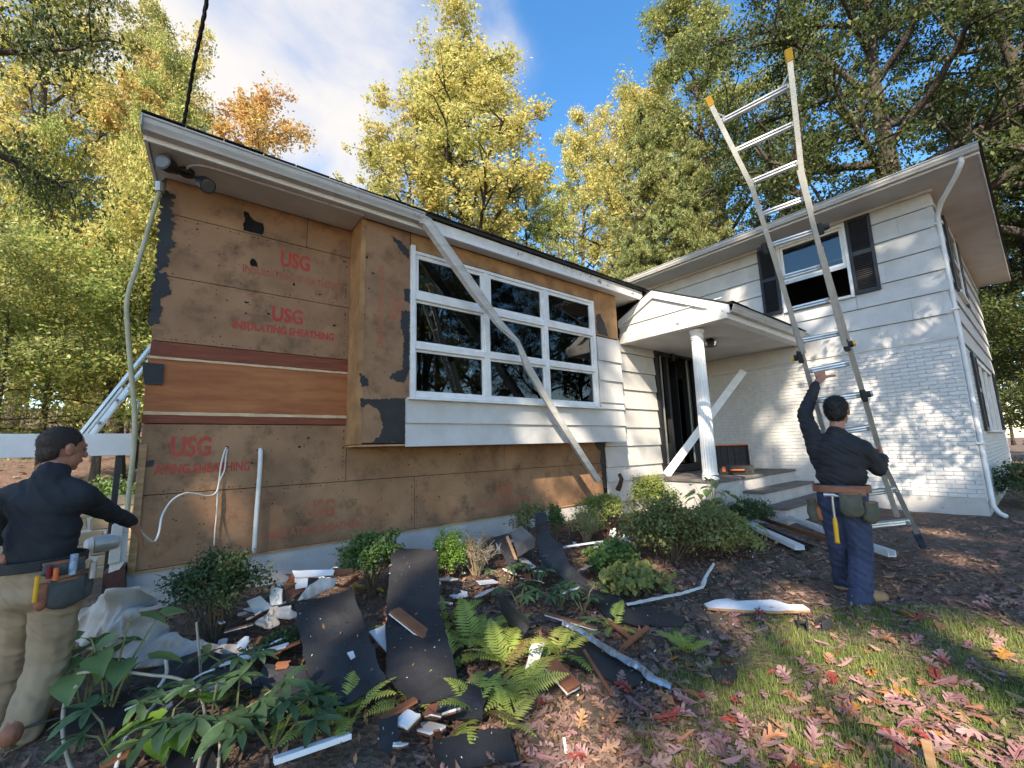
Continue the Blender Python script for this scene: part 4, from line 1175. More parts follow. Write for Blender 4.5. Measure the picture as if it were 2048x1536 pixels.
tree_at('broad_tree', 'olive tree with a thick pale trunk behind the aluminium ladder', LG, 'sparse', 'lime', 240, 500, 14.5, 40, .6, 0, bark='bark_pale')
RG = 'trees right of the house'
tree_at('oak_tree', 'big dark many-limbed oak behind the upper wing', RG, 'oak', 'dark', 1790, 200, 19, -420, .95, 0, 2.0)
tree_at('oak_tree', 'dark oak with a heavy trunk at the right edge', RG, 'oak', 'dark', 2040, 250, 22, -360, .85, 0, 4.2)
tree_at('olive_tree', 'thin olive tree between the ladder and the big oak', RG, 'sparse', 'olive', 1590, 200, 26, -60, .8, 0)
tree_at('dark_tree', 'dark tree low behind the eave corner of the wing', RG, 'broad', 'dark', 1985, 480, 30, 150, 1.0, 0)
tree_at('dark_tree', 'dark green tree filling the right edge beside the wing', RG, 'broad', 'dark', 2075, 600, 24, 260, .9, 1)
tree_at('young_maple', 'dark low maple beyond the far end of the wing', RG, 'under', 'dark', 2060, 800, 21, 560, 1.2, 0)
tree_at('young_maple', 'yellow touched maple at the far right edge', RG, 'under', 'olive', 2090, 760, 27, 620, 1.2, 1)
# a dark bough hanging into the upper left corner, from a tree that stands left of the view
put_tree('hemlock_tree', 'dark evergreen whose bough hangs into the upper left corner', LG, 'bough', 'dark', (-2.9, 9.7, gz(-2.9, 9.7)), 15.0, .62, 1.2)
# the wood further off: thin trunks and crowns that nothing tells apart
rw = random.Random(77)
def far_ok(x, y): return not (-2 < x < 19 and 2 < y < 15)
for i in range(26):
    while True:
        a = math.radians(rw.uniform(-8, 118)); dist = rw.uniform(34, 70)
        x, y = math.cos(a)*dist, math.sin(a)*dist
        if far_ok(x, y): break
    put_tree('distant_tree', 'distant tree deep in the wood behind the house', 'distant trees of the wood', rw.choice(('broad', 'tall', 'broad')), rw.choice(('gold', 'lime', 'olive', 'rust')), (x, y, gz(x, y)), rw.uniform(9, 15), rw.uniform(.8, 1.1), None, i)
ORD = 'first second third fourth fifth sixth seventh eighth ninth tenth eleventh twelfth thirteenth fourteenth'.split()
for i, px in enumerate(sorted(rw.uniform(-60, 300) for _ in range(14))):
    dist = rw.uniform(14, 30); d = ray(px, 860); h = math.hypot(d[0], d[1]); x, y = d[0]/h*dist, d[1]/h*dist
    put_tree('sapling', 'thin dark trunked sapling behind the white beam, '+ORD[i]+' from the left edge', 'thin saplings on the slope', rw.choice(('sparse', 'under')), rw.choice(('lime', 'olive', 'gold')), (x, y, gz(x, y)), rw.uniform(7, 12), rw.uniform(.45, .7), None, i)

# ---- shade trees standing behind the viewer: they throw the dappled shade and are mirrored in the glass
S = np.array(SUN_TO)
open_spots = [((9.55, 1.15, 1.3), .75), ((9.55, 1.6, .7), .55), ((9.55, 2.1, 1.7), .5), ((9.55, 2.75, 2.35), .42), ((9.55, 3.1, 1.35), .5), ((9.55, .95, 3.1), .26), ((9.55, 1.2, 4.85), .25), ((9.55, 2.3, 3.1), .3), ((9.55, 3.0, 3.7), .25), ((9.55, 3.9, 4.2), .22),
    ((6.37, 3.3, 3.5), .62), ((6.9, 4.7, 1.9), .5), ((6.5, 4.7, 1.3), .5), ((7.2, 4.4, .9), .4), ((6.3, 3.9, .7), .7), ((5.6, 3.6, .5), .5), ((4.7, 4.7, .72), .42), ((5.3, 4.7, .8), .3), ((4.55, 4.35, 1.6), .22), ((3.9, 4.35, 1.75), .12),
    ((7.6, 3.3, .75), .4), ((6.6, 3.3, 1.6), .3)]
def spot(px, py, r, h=.05):
    p = gp(px, py, h); open_spots.append(((p.x, p.y, p.z), r))
spot(905, 1120, .32, .3); spot(960, 1110, .32, .3); spot(830, 1150, .26, .3); spot(620, 1160, .24, .2); spot(1010, 1100, .2, .3); spot(1180, 1080, .25, .3); spot(1300, 1100, .25, .3)
spot(1830, 1420, .55); spot(1960, 1370, .6); spot(1720, 1320, .42); spot(1990, 1500, .6); spot(1880, 1520, .5); spot(1700, 1480, .3); spot(1780, 1380, .4); spot(2060, 1300, .4); spot(1640, 1400, .2); spot(1660, 1260, .2); spot(1250, 1010, .35, .5); spot(1780, 1240, .2); spot(1900, 1290, .3); spot(2040, 1420, .4); spot(1560, 1330, .14); spot(1880, 1060, .25); spot(1920, 1110, .2); spot(1780, 1170, .12); spot(1480, 1420, .1); spot(80, 1400, .12, .4); spot(300, 1490, .12, .1); spot(640, 1370, .1, .15); spot(850, 1190, .12, .3)
ro = random.Random(31)
for _ in range(70): spot(ro.uniform(150, 2040), ro.uniform(1060, 1536), ro.uniform(.10, .22))
for _ in range(40): open_spots.append(((9.55, ro.uniform(.7, 4.5), ro.uniform(.5, 5.2)), ro.uniform(.1, .26)))
open_spots.append(((.55, 4.7, .82), .22)); open_spots.append(((.0, 4.0, .5), .10))
OS = np.array([o[0] for o in open_spots]); OR = np.array([o[1] for o in open_spots])
def shade_tree(label, base, height, ell, n_cl, n_leaf, seed, leafm='dark', leaf=.24, carve=True, sig=.34, tr=1.0):
    npr = np.random.default_rng(seed); rg = random.Random(seed)
    e = thing('shade_tree', label, 'tree', (0, 0, 0), 'shade trees standing behind the viewer')
    c, r = np.array(ell[:3]), np.array(ell[3:])
    P_ = npr.normal(size=(n_cl*3, 3)); P_ /= np.linalg.norm(P_, axis=1, keepdims=True)
    P_ = c+P_*r*(npr.random((len(P_), 1))**.4)
    # uneven crown: drop clumps by a broad noise
    keep = np.array([noise.noise(Vector((p*.45).tolist())) > -.28 for p in P_]); P_ = P_[keep][:n_cl]
    T = MB(); b = Vector(base); b.z = gz(b.x, b.y)-.3; top = Vector((c+np.array([0, 0, r[2]*.5])).tolist())
    tp = [b.lerp(top, k/6)+Vector((rg.uniform(-.2, .2), rg.uniform(-.2, .2), 0))*(1 if 0 < k < 6 else 0) for k in range(7)]
    T.tube(tp, [q*tr for q in (.42, .36, .31, .26, .2, .13, .06)], 10)
    for p in P_[::max(1, len(P_)//26)]:
        s = tp[rg.choice((2, 3, 4))]; q = Vector(p.tolist()); m_ = s.lerp(q, .5)+Vector((0, 0, .5))
        T.tube([s, m_, q], [.12*tr, .07*tr, .02*tr], 5, cap=False)
    C = np.repeat(P_, n_leaf, axis=0)+npr.normal(size=(len(P_)*n_leaf, 3))*sig
    d = C[:, None, :]-OS[None]; t = d@S; perp = np.linalg.norm(d-t[..., None]*S, axis=2)
    gap = ((perp < OR[None]*(.8+.45*npr.random((len(C), 1)))) & (t > 0)).any(1)  # openings cut into the unseen crowns along sun lines, for chosen sun patches
    C = C[~gap | (npr.random(len(C)) < .02)] if carve else C
    T.build('trunk', M['bark'], e, smooth=True, fix=False)
    v, f = leaf_quads(C, leaf, npr, aspect=.6)
    quick('crown', v, f, LEAF[leafm], e)
    return e
shade_tree('broad shade tree behind the viewer towards the sun', (-18.5, -10.0, 0), 23, (-18.1, -9.2, 18.5, 5.8, 4.8, 3.7), 900, 34, 1)
shade_tree('shade tree directly behind the viewer', (-13.5, -13.5, 0), 23, (-13.7, -12.6, 19.1, 5.2, 4.4, 3.7), 850, 34, 2)
shade_tree('tall shade tree behind the viewer on the wing side', (-8.5, -14.0, 0), 25, (-8.7, -12.8, 21.1, 4.8, 4.2, 3.5), 760, 34, 3)
shade_tree('slender young tree outside the view whose leaves dapple the brick wall', (6.6, -3.6, 0), 8, (5.3, -2.0, 6.3, 1.7, 1.4, 1.7), 60, 26, 9, 'olive', .12, False, .16, .22)  # unseen tree, added to lay sharper leaf shadows on the brick
put_tree('mirrored_tree', 'oak behind the viewer mirrored in the big window', 'trees mirrored in the window glass', 'oak', 'dark', (10.5, -10.5, gz(10.5, -7.5)), 15, .75, 1.1)
put_tree('mirrored_tree', 'second oak behind the viewer mirrored in the big window', 'trees mirrored in the window glass', 'oak', 'dark', (22, -14, gz(11, -10)), 17, .8, 3.0)
put_tree('mirrored_tree', 'broad tree behind the viewer across the lawn', 'trees mirrored in the window glass', 'broad', 'dark', (14, -22, gz(11, -10)), 15, 1.0, .3)
put_tree('mirrored_tree', 'tall tree behind the viewer across the lawn', 'trees mirrored in the window glass', 'tall', 'olive', (30, -6, gz(11, -10)), 17, 1.0, 1.3)
put_tree('mirrored_tree', 'dark tree behind the viewer nearest the wing', 'trees mirrored in the window glass', 'broad', 'dark', (20, -8.5, gz(11, -8)), 15, .9, 2.0)
put_tree('mirrored_tree', 'dark tree behind the viewer between two oaks', 'trees mirrored in the window glass', 'broad', 'dark', (15.5, -13.5, gz(11, -8)), 15, .9, 4.0)
put_tree('mirrored_tree', 'dark tree behind the viewer opposite the front door', 'trees mirrored in the window glass', 'tall', 'dark', (8, -15.5, gz(8, -8)), 16, .9, 5.0)
put_tree('mirrored_tree', 'tree behind the viewer left of the drive', 'trees mirrored in the window glass', 'broad', 'olive', (4, -20, gz(4, -10)), 12, .9, 2.3)
# ================================================================ PLANTS OF THE BED
LEAF['box'] = ramp_leaf('leaf_boxwood', [(0, (.04, .09, .025)), (.5, (.08, .15, .04)), (.85, (.14, .21, .055)), (1, (.22, .25, .07))], trans=.25, noise_scale=6, noise_mix=.35)
LEAF['box_dark'] = ramp_leaf('leaf_boxwood_dark', [(0, (.026, .055, .02)), (.6, (.055, .095, .03)), (1, (.10, .14, .045))], trans=.2, noise_scale=6, noise_mix=.35)
LEAF['bright'] = ramp_leaf('leaf_bright', [(0, (.12, .24, .04)), (.6, (.22, .36, .065)), (1, (.34, .44, .10))], trans=.35, noise_scale=6, noise_mix=.3)
LEAF['azalea'] = ramp_leaf('leaf_azalea', [(0, (.07, .11, .035)), (.45, (.12, .15, .045)), (.75, (.19, .18, .06)), (1, (.27, .12, .055))], trans=.25, noise_scale=4, noise_mix=.5)
LEAF['yellowing'] = ramp_leaf('leaf_yellowing', [(0, (.11, .18, .045)), (.6, (.23, .28, .07)), (1, (.40, .34, .10))], trans=.3, noise_scale=5, noise_mix=.4)
M['fern_leaf'] = ramp_leaf('fern_leaf', [(0, (.24, .32, .06)), (.6, (.38, .43, .09)), (1, (.52, .46, .13))], trans=.35, source='object', noise_scale=3, noise_mix=.3)
M['fern_brown'] = ramp_leaf('fern_brown', [(0, (.20, .16, .05)), (1, (.24, .13, .055))], trans=.3, source='object')
M['helle'] = mat('hellebore_leaf', (.06, .115, .045), (.095, .155, .06), scale=14, rough=.6, bump=.2, bscale=40, trans=.18, objrand=.25)
M['heart'] = mat('heart_leaf', (.14, .23, .08), (.19, .28, .095), scale=8, rough=.5, bump=.3, bscale=25, trans=.3, objrand=.2)
M['heart_bright'] = mat('heart_leaf_bright', (.16, .30, .035), (.21, .36, .05), scale=8, rough=.5, bump=.3, bscale=25, trans=.35, objrand=.2)
M['stem'] = mat('green_stem', (.16, .17, .06), (.22, .20, .09), scale=12, rough=.7)
M['dry'] = mat('dry_twig', (.42, .32, .20), (.30, .22, .13), scale=20, rough=.9)

def shrub(name, label, base, rx, rz, ch, leafm, n=6000, leaf=.026, stems=14, seed=0, ry=None, group=None, hollow=.55, stemm='twig', clumps=110, bare=0):
    npr = np.random.default_rng(seed); rg = random.Random(seed)
    e = thing(name, label, 'shrub', base, group)
    ry = ry or rx
    clumps = int(clumps*.6); D = npr.normal(size=(clumps, 3)); D /= np.linalg.norm(D, axis=1, keepdims=True); D[:, 2] = np.abs(D[:, 2])*1.15-.42
    cc = D*np.array([rx, ry, rz])*(hollow+(1-hollow)*npr.random((clumps, 1)))*npr.uniform(.62, 1.25, (clumps, 1))+np.array([0, 0, ch])
    C = cc[npr.integers(0, clumps, n)]+npr.normal(size=(n, 3))*np.array([rx, ry, rz])*.12
    C = C[C[:, 2] > .01]
    v, f = leaf_quads(C, leaf, npr, up=.5, aspect=.62)
    if n: quick('foliage', v, f, LEAF[leafm], e)
    s = MB()
    for k in range(stems):
        t = Vector(cc[rg.randrange(clumps)].tolist()); b0 = Vector((rg.uniform(-.1, .1)*rx, rg.uniform(-.1, .1)*ry, -.05))
        m_ = b0.lerp(t, .5)+Vector((rg.uniform(-.1, .1)*rx, rg.uniform(-.1, .1)*ry, .04))
        s.tube([b0, m_, t], [.008, .006, .002], 5, cap=False)
        for j in range(3+bare):
            q = m_.lerp(t, rg.random()); dv = Vector((rg.gauss(0, 1), rg.gauss(0, 1), rg.gauss(.6, .6)))*rx*.22
            s.tube([q, q+dv*.5+Vector((0, 0, .01)), q+dv], [.0035, .0028, .0012], 3, cap=False)
    s.build('stems', M[stemm], e, fix=False)
    return e
B = lambda px, py: gp(px, py)
SG = 'shrubs along the front of the house'
shrub('boxwood', 'dark boxwood with bare lower stems beside the canvas cloth', B(430, 1285), .34, .29, .42, 'box_dark', 5200, .026, 30, 1, group=SG, bare=8, hollow=.4)
shrub('boxwood', 'rounded bright boxwood in front of the faint lettering', B(742, 1195), .27, .26, .36, 'box', 8500, .024, 16, 2, group=SG)
shrub('cypress_shrub', 'small lime green evergreen lit by the sun beside dry twigs', B(898, 1160), .17, .25, .25, 'bright', 5200, .02, 10, 3, group=SG)
shrub('dry_shrub', 'leafless straw coloured twiggy shrub in a sunlit patch', B(955, 1150), .22, .30, .26, 'bright', 0, .02, 34, 4, group=SG, stemm='dry', bare=9)
shrub('boxwood', 'flat topped boxwood under the hanging gutter end', B(1212, 1065), .33, .22, .36, 'yellowing', 5200, .026, 22, 5, group=SG, bare=4)
shrub('boxwood', 'sunlit boxwood against the corner of the porch', B(1308, 1060), .34, .38, .50, 'yellowing', 6500, .028, 22, 6, group=SG, hollow=.35, bare=3)
shrub('azalea', 'wide brownish green azalea in front of the porch', B(1345, 1120), .64, .40, .40, 'azalea', 12500, .036, 40, 7, group=SG, ry=.5, clumps=260, hollow=.3, bare=3)
shrub('azalea', 'low azalea spilling over the dark pavers', B(1440, 1105), .44, .30, .28, 'olive', 5200, .04, 22, 8, group=SG, hollow=.3, bare=3)
shrub('pachysandra', 'low leafy green clump at the edge of the pavers', B(1275, 1185), .38, .15, .12, 'olive', 1500, .062, 14, 9, group=SG, ry=.3, hollow=.3)
shrub('pachysandra', 'low leafy green clump behind the white shard', B(1225, 1150), .28, .18, .18, 'box', 1800, .055, 10, 19, group=SG)
shrub('wispy_shrub', 'wispy half bare shrub beside the standing black sheet', B(1060, 1110), .26, .20, .42, 'azalea', 1300, .026, 18, 10, group=SG, bare=5)
shrub('wispy_shrub', 'thin green shrub in front of the standing black sheet', B(1112, 1085), .12, .26, .30, 'box', 1300, .026, 10, 11, group=SG, bare=2)
shrub('dry_shrub', 'half dead olive twiggy shrub left of the flat boxwood', B(1172, 1085), .26, .22, .26, 'yellowing', 1700, .022, 26, 12, group=SG, stemm='dry', bare=6)
shrub('yew', 'dark yew growing against the porch steps', B(1500, 1060), .30, .26, .25, 'box_dark', 6000, .024, 12, 13, group=SG)
shrub('yew', 'dark low shrub at the foot of the downspout', Vector((11.0, .15, gz(11, .1))), .7, .42, .38, 'box_dark', 9000, .035, 16, 14, group=SG)
shrub('boxwood', 'tiny dark boxwood in front of the broken shingles', B(555, 1310), .13, .09, .09, 'box_dark', 1500, .022, 6, 15, group=SG)
# greenery behind the white beam at the left
for i, (x, y, rx, rz) in enumerate(((-1.5, 8.2, .9, .42), (-.55, 7.6, .4, .5), (-2.8, 9.2, 1.2, .5), (-.9, 10.5, 1.0, .5), (-4.4, 9.0, 1.2, .5))):
    shrub('hedge_bush', ('green bush behind the man at the wall', 'green bush beside the black post', 'large bush at the left edge under the beam', 'bush further back between beam and stones', 'outermost bush under the left end of the beam')[i], Vector((x, y, gz(x, y))), rx, rz, rz*.9, ('box', 'azalea', 'yellowing', 'box', 'azalea')[i], 7000, .06, 12, 60+i, group='bushes behind the white beam')

# ---- broad leaved plants: stalks with big single leaves
def leaf_blade(L_, W_, kind, seed=0):
    r = random.Random(seed); n = 7; vs = []; fs = []
    for i in range(n+1):
        t = i/n
        if kind == 'heart': w_ = W_*(math.sin(math.pi*min(1, t*.62+.30))**.9 if t > .06 else .55)*(1 if t < .98 else .05); w_ *= (1-t**3)
        else: w_ = W_*math.sin(math.pi*min(.999, t*.93+.05))**.85
        z = -.22*L_*t*t+.10*L_*t
        for sgn in (-1, 0, 1): vs.append((t*L_-(.10*L_ if kind == 'heart' and i == 0 and sgn else 0), sgn*w_/2, z+abs(sgn)*w_*.16+r.uniform(-1, 1)*.006*L_*4*abs(sgn)))
    for i in range(n):
        for j in (0, 1): q = 3*i+j; fs.append((q, q+3, q+4, q+1))
    return vs, fs
def blade_mesh(name, L_, W_, kind, m, seed):
    o = MB().add(*leaf_blade(L_, W_, kind, seed)).build(name, m, None, smooth=True, fix=False); d = o.data; bpy.data.objects.remove(o); return d
def place_leaf(me, parent, p, az, pitch, roll=0.0, s=1.0):
    o = link('leaf', me, parent, p); o.rotation_euler = (roll, -pitch, az); o.scale = (s, s, s); return o
hel = [blade_mesh('leaf', .125, .038, 'ell', M['helle'], k) for k in range(3)]
def hellebore(label, base, n_stalk, size, seed):
    r = random.Random(seed); e = thing('hellebore', label, 'plant', base, 'hellebores in the bed'); st = MB()
    for k in range(n_stalk):
        az = k*2.4+r.uniform(-.5, .5); out = r.uniform(.06, .20)*size; h = r.uniform(.08, .20)*size
        tip = Vector((math.cos(az)*out, math.sin(az)*out, h)); st.tube([(0, 0, -.02), tip*.55+Vector((0, 0, .04)), tip], [.006, .005, .004], 5, cap=False)
        m_ = r.randint(6, 8)
        for j in range(m_):
            place_leaf(r.choice(hel), e, tip, az+(j-(m_-1)/2)*.72+r.uniform(-.12, .12), r.uniform(-.35, .15), r.uniform(-.3, .3), size*r.uniform(.8, 1.2)*(1 if abs(j-(m_-1)/2) < 2.2 else .75))
    st.build('stalks', M['stem'], e, fix=False); return e
for i, (px, py, n_, s_, lab) in enumerate((
        (478, 1375, 4, 1.1, 'hellebore with a star of dark leaves below the broken white shingle'), (470, 1470, 6, 1.25, 'large hellebore in the lower left of the bed'), (545, 1495, 6, 1.15, 'hellebore just left of the long white board'),
        (415, 1500, 5, 1.2, 'hellebore between the pale cables near the bottom edge'), (600, 1455, 3, .9, 'small hellebore at the lower edge of the left black sheet'),
        (1075, 1175, 5, 1.0, 'hellebore at the foot of the standing black sheet'), (1120, 1215, 5, 1.0, 'hellebore between the black sheets in mid bed'), (1168, 1225, 4, 1.0, 'hellebore beside the dark flat sheet on the pavers'), (1040, 1215, 4, .9, 'hellebore right above the tall ferns'),
        (230, 1520, 6, 1.1, 'hellebore at the bottom edge under the heart leaves'), (1010, 1165, 3, .9, 'small hellebore beside the dry twigs'))):
    hellebore(lab, B(px, py), n_, s_, 200+i)
hrt = [blade_mesh('leaf', .17, .13, 'heart', M['heart'], k) for k in range(2)]
hrb = [blade_mesh('leaf', .15, .12, 'heart', M['heart_bright'], k+5) for k in range(2)]
def heart_plant(label, base, stalks, meshes, seed):
    r = random.Random(seed); e = thing('heart_leaf_plant', label, 'plant', base, 'heart-leaved plants'); st = MB()
    for (dx, dy, h, lv) in stalks:
        tip = Vector((dx, dy, h)); st.tube([(0, 0, -.02), tip*.5+Vector((0, 0, .05)), tip], [.007, .006, .004], 5, cap=False)
        for k in range(lv):
            q = tip*(1-.22*k) if k else tip; az = math.atan2(dy, dx)+k*2.2+r.uniform(-.6, .6); d = Vector((math.cos(az), math.sin(az), .3))*.05
            st.tube([q, q+d], [.003, .002], 4, cap=False); place_leaf(r.choice(meshes), e, q+d, az, r.uniform(-.6, -.1), r.uniform(-.3, .3), r.uniform(.75, 1.15))
    st.build('stalks', M['stem'], e, fix=False); return e
heart_plant('tall heart-leaved plant in front of the canvas cloth', B(215, 1435), [(.05, .02, .46, 3), (-.10, .05, .40, 3), (.16, .06, .42, 3), (-.05, .10, .33, 2), (.10, -.06, .25, 2)], hrt, 1)
heart_plant('heart-leaved plant left of the pale cable loop', B(165, 1430), [(.02, .03, .34, 3), (-.08, .0, .28, 2), (.08, .05, .3, 2)], hrt, 2)
heart_plant('bright lime heart-leaved plant at the bottom left', B(330, 1530), [(.02, .03, .22, 3), (.1, .02, .18, 2), (-.06, .05, .16, 2), (.03, -.04, .12, 2)], hrb, 3)
heart_plant('leafy hydrangea in front of the toolbox', B(1432, 1060), [(.0, .0, .74, 4), (.14, .12, .68, 4), (-.14, -.12, .66, 4), (.3, .0, .5, 3), (-.3, .05, .52, 3), (.05, .28, .6, 3), (.2, -.1, .45, 3), (-.2, .12, .5, 3), (.1, -.2, .36, 3), (-.05, .2, .42, 3), (.25, .1, .3, 2)], hrt, 4)
heart_plant('low leafy hydrangea shoots beside the azalea', B(1480, 1090), [(.0, .0, .30, 3), (.12, .08, .25, 3), (-.12, -.06, .26, 3), (.15, -.1, .2, 2)], hrt, 5)

# ---- ferns
def frond_mesh(L_, m, seed):
    r = random.Random(seed); mb = MB(); n = 20; pts = []
    for i in range(n+1):
        t = i/n; pts.append(Vector((L_*t*.95, L_*.05*math.sin(t*3+seed), L_*(.55*t-.62*t*t))))
    mb.tube(pts[::2], [.0028*(1-.8*i/(len(pts[::2])-1)) for i in range(len(pts[::2]))], 4, cap=False)
    for i in range(3, n):
        t = i/n; ln_ = L_*.27*math.sin(math.pi*min(1, .18+t*.82))**.8*(1-.35*t); p = pts[i]; d = (pts[min(i+1, n)]-pts[i-1]).normalized()
        for sg in (-1, 1):
            if r.random() < .04: continue
            s_ = Vector((-d.y, d.x, 0)).normalized()*sg; q = (s_*.92+d*.38+Vector((0, 0, -.12+r.uniform(-.1, .1)))).normalized()*ln_*r.uniform(.85, 1.1)
            w_ = d*L_*.019
            mb.add([p-w_*.7, p+q*.5-w_*1.15+Vector((0, 0, .01*L_)), p+q, p+q*.5+w_*1.15+Vector((0, 0, .012*L_)), p+w_*.7], [(0, 1, 3, 4), (1, 2, 3)])
    o = mb.build('frond', m, None, fix=False); d_ = o.data; bpy.data.objects.remove(o); return d_
fr_g = [frond_mesh(.42, M['fern_leaf'], k) for k in range(4)]
fr_b = [frond_mesh(.40, M['fern_brown'], 9)]
def fern(label, base, n_, s, seed, arc=(0, 6.28), brown=.06):
    r = random.Random(seed); e = thing('fern', label, 'fern', base, 'ferns in the bed')
    for k in range(n_):
        o = link('frond', r.choice(fr_b) if r.random() < brown else r.choice(fr_g), e, (r.uniform(-.02, .02), r.uniform(-.02, .02), .02))
        o.rotation_euler = (r.uniform(-.4, .4), -r.uniform(-.05, .75), arc[0]+(arc[1]-arc[0])*(k+r.uniform(-.3, .3))/n_); q = s*r.uniform(.75, 1.15); o.scale = (q, q, q)
    return e
for i, (px, py, n_, s_, lab) in enumerate((
        (775, 1275, 5, .55, 'small fern squeezed between the two tall black sheets'), (892, 1255, 6, .75, 'lime fern right of the tall black sheet'), (950, 1300, 9, 1.0, 'big fern in the middle of the bed'), (1010, 1350, 9, 1.0, 'broad fern left of the white scrap'),
        (955, 1440, 6, .8, 'fern below the big ferns by the dark sheet'), (700, 1455, 7, .85, 'fern at the lower edge of the left black sheet'), (815, 1420, 4, .6, 'fern poking out between the two black sheets'), (1125, 1320, 8, .85, 'fern over the flat black sheet beside the foil'),
        (1045, 1400, 7, .8, 'fern beside the brown plank with the white end'), (1375, 1310, 6, .55, 'pale fern lying alone on the pavers'), (1225, 1265, 5, .6, 'yellowing fern by the crossed sticks'), (1020, 1285, 6, .8, 'fern behind the white scrap'),
        (500, 1400, 4, .6, 'thin fern reaching over the left black sheet'), (590, 1440, 5, .6, 'fern beside the small hellebore'), (640, 1475, 5, .6, 'fern above the long white board'), (900, 1345, 5, .8, 'fern along the right side of the tall black sheet'), (730, 1190, 5, .6, 'fern leaning out of the rounded boxwood'), (1010, 1470, 4, .6, 'fern near the bottom black sheet'))):
    fern(lab, B(px, py), n_, s_, 300+i)

# ---- fallen oak leaves
def oak_leaf(seed, L_=.15):
    r = random.Random(seed); lob = 3; half = [(0, .006), (.10, .03)]
    for k in range(lob):
        t0 = .16+.22*k; w_ = (.24, .34, .25)[k]*r.uniform(.85, 1.15); sweep = .10
        half += [(t0, .06), (t0+.06+sweep*.5, w_*.75), (t0+.09+sweep, w_), (t0+.13+sweep*.8, w_*.80), (t0+.17+sweep*.7, w_*.84), (t0+.17+sweep*.3, w_*.5), (t0+.18, .08)]
    half += [(.86, .12), (.93, .14), (.97, .06), (1.02, .004)]
    pts = [(x, y) for x, y in half]+[(x+r.uniform(-.02, .02), -y*r.uniform(.8, 1.15)) for x, y in half[::-1][1:-1]]
    curl = r.uniform(-.9, 1.3); tw = r.uniform(-.6, .6); ph = r.uniform(0, 6)
    P3 = [Vector((x, y, 0)) for x, y in pts]; tri = geometry.tessellate_polygon([P3])
    def bend(x, y): return (x*L_, y*L_, L_*(curl*y*y*1.3+.12*math.sin(x*4+ph)+tw*y*(x-.5)))
    mb = MB().add([bend(p.x, p.y) for p in P3], [tuple(t) for t in tri])
    mb.tube([bend(0, 0), (-.14*L_, .01, -.004)], [.0012, .001], 3, cap=False)
    return mb
FALL = {}
for nm, st in (('plum', [(0, (.22, .095, .095)), (.5, (.36, .18, .175)), (1, (.48, .29, .27))]), ('russet', [(0, (.30, .12, .07)), (.6, (.40, .19, .10)), (1, (.46, .26, .15))]), ('orange', [(0, (.42, .15, .03)), (1, (.52, .26, .06))]), ('red', [(0, (.24, .035, .03)), (1, (.36, .08, .06))])):
    FALL[nm] = ramp_leaf('fallen_'+nm, st, trans=.2, rough=.6, source='object', noise_scale=12, noise_mix=.35)
om = []
for k in range(6):
    o = oak_leaf(k).build('fallen_leaf', FALL['plum'], None, fix=False); om.append(o.data); bpy.data.objects.remove(o)
rl = random.Random(21)
cn = {'plum': 0, 'russet': 0, 'orange': 0, 'red': 0}
LAB = {'plum': 'large fallen plum brown oak leaf lying on the ground', 'russet': 'large fallen russet oak leaf lying on the ground', 'orange': 'large fallen bright orange oak leaf lying on the ground', 'red': 'large fallen dark red oak leaf lying on the ground'}
def drop_leaf(px, py, col, s, lift=.0):
    p = gp(px, py); o = link('fallen_leaf', rl.choice(om), None, p+Vector((0, 0, .014+rl.uniform(0, .012)+lift)))
    o.rotation_euler = (rl.uniform(-.35, .35), rl.uniform(-.35, .35), rl.uniform(0, 6.28)); o.scale = (s, s, s)
    o.material_slots[0].link = 'OBJECT'; o.material_slots[0].material = FALL[col]
    tag(o, LAB[col], 'leaf', 'fallen '+col+' oak leaves')
for px, py, s in ((1325, 1325, .7), (1840, 1415, 1.25), (1850, 1250, 1.3), (1700, 1440, .7), (2010, 1310, 1.0), (660, 1478, .8), (1740, 1340, .8), (1905, 1480, .9), (1600, 1520, .9)): drop_leaf(px, py, 'orange', s)
zone = [(1060, 1420), (1250, 1310), (1420, 1230), (1480, 1130), (1700, 1080), (1990, 1050), (2047, 1100), (2047, 1535), (980, 1535)]
k = 0
while k < 285:
    px, py = rl.uniform(980, 2047), rl.uniform(1060, 1535)
    if rl.random() > ((py-1000)/535)**.8 or not inpoly(px, py, zone): continue
    if px < 1350 and rl.random() < .45: continue
    drop_leaf(px, py, rl.choices(('plum', 'russet', 'red'), (6, 3, 1))[0], rl.uniform(.4, .9)); k += 1
# the rest of the litter, too many to count
lv, lf = [], []
tv = []; lm = MB(); rl2 = random.Random(5)
base_l = [oak_leaf(k+10, .13) for k in range(4)]
def litter(n_, pick, col, name, smin, smax):
    V = []; Fq = []; o0 = 0
    for i in range(n_):
        x, y, z = pick(); b = rl2.choice(base_l); s = rl2.uniform(smin, smax); a = rl2.uniform(0, 6.28); R_ = Matrix.Rotation(a, 3, 'Z') @ Matrix.Rotation(rl2.gauss(0, .3), 3, 'X') @ Matrix.Rotation(rl2.gauss(0, .3), 3, 'Y')
        A = np.array(b.v)@np.array(R_).T*s+np.array([x, y, z]); V.append(A)
        for q in b.f:
            if len(q) == 3: Fq.append((q[0]+o0, q[1]+o0, q[2]+o0))
        o0 += len(A)
    o = quick(name, np.concatenate(V), np.array(Fq), col); tag(o, name.replace('_', ' ')+' scattered over the soil', 'leaves', None, 'stuff'); return o
FALL['mix'] = ramp_leaf('fallen_mix', [(0, (.12, .075, .06)), (.35, (.22, .13, .105)), (.7, (.34, .20, .165)), (.9, (.40, .22, .12)), (1, (.52, .30, .10))], trans=.15, rough=.7, noise_scale=2, noise_mix=.25)
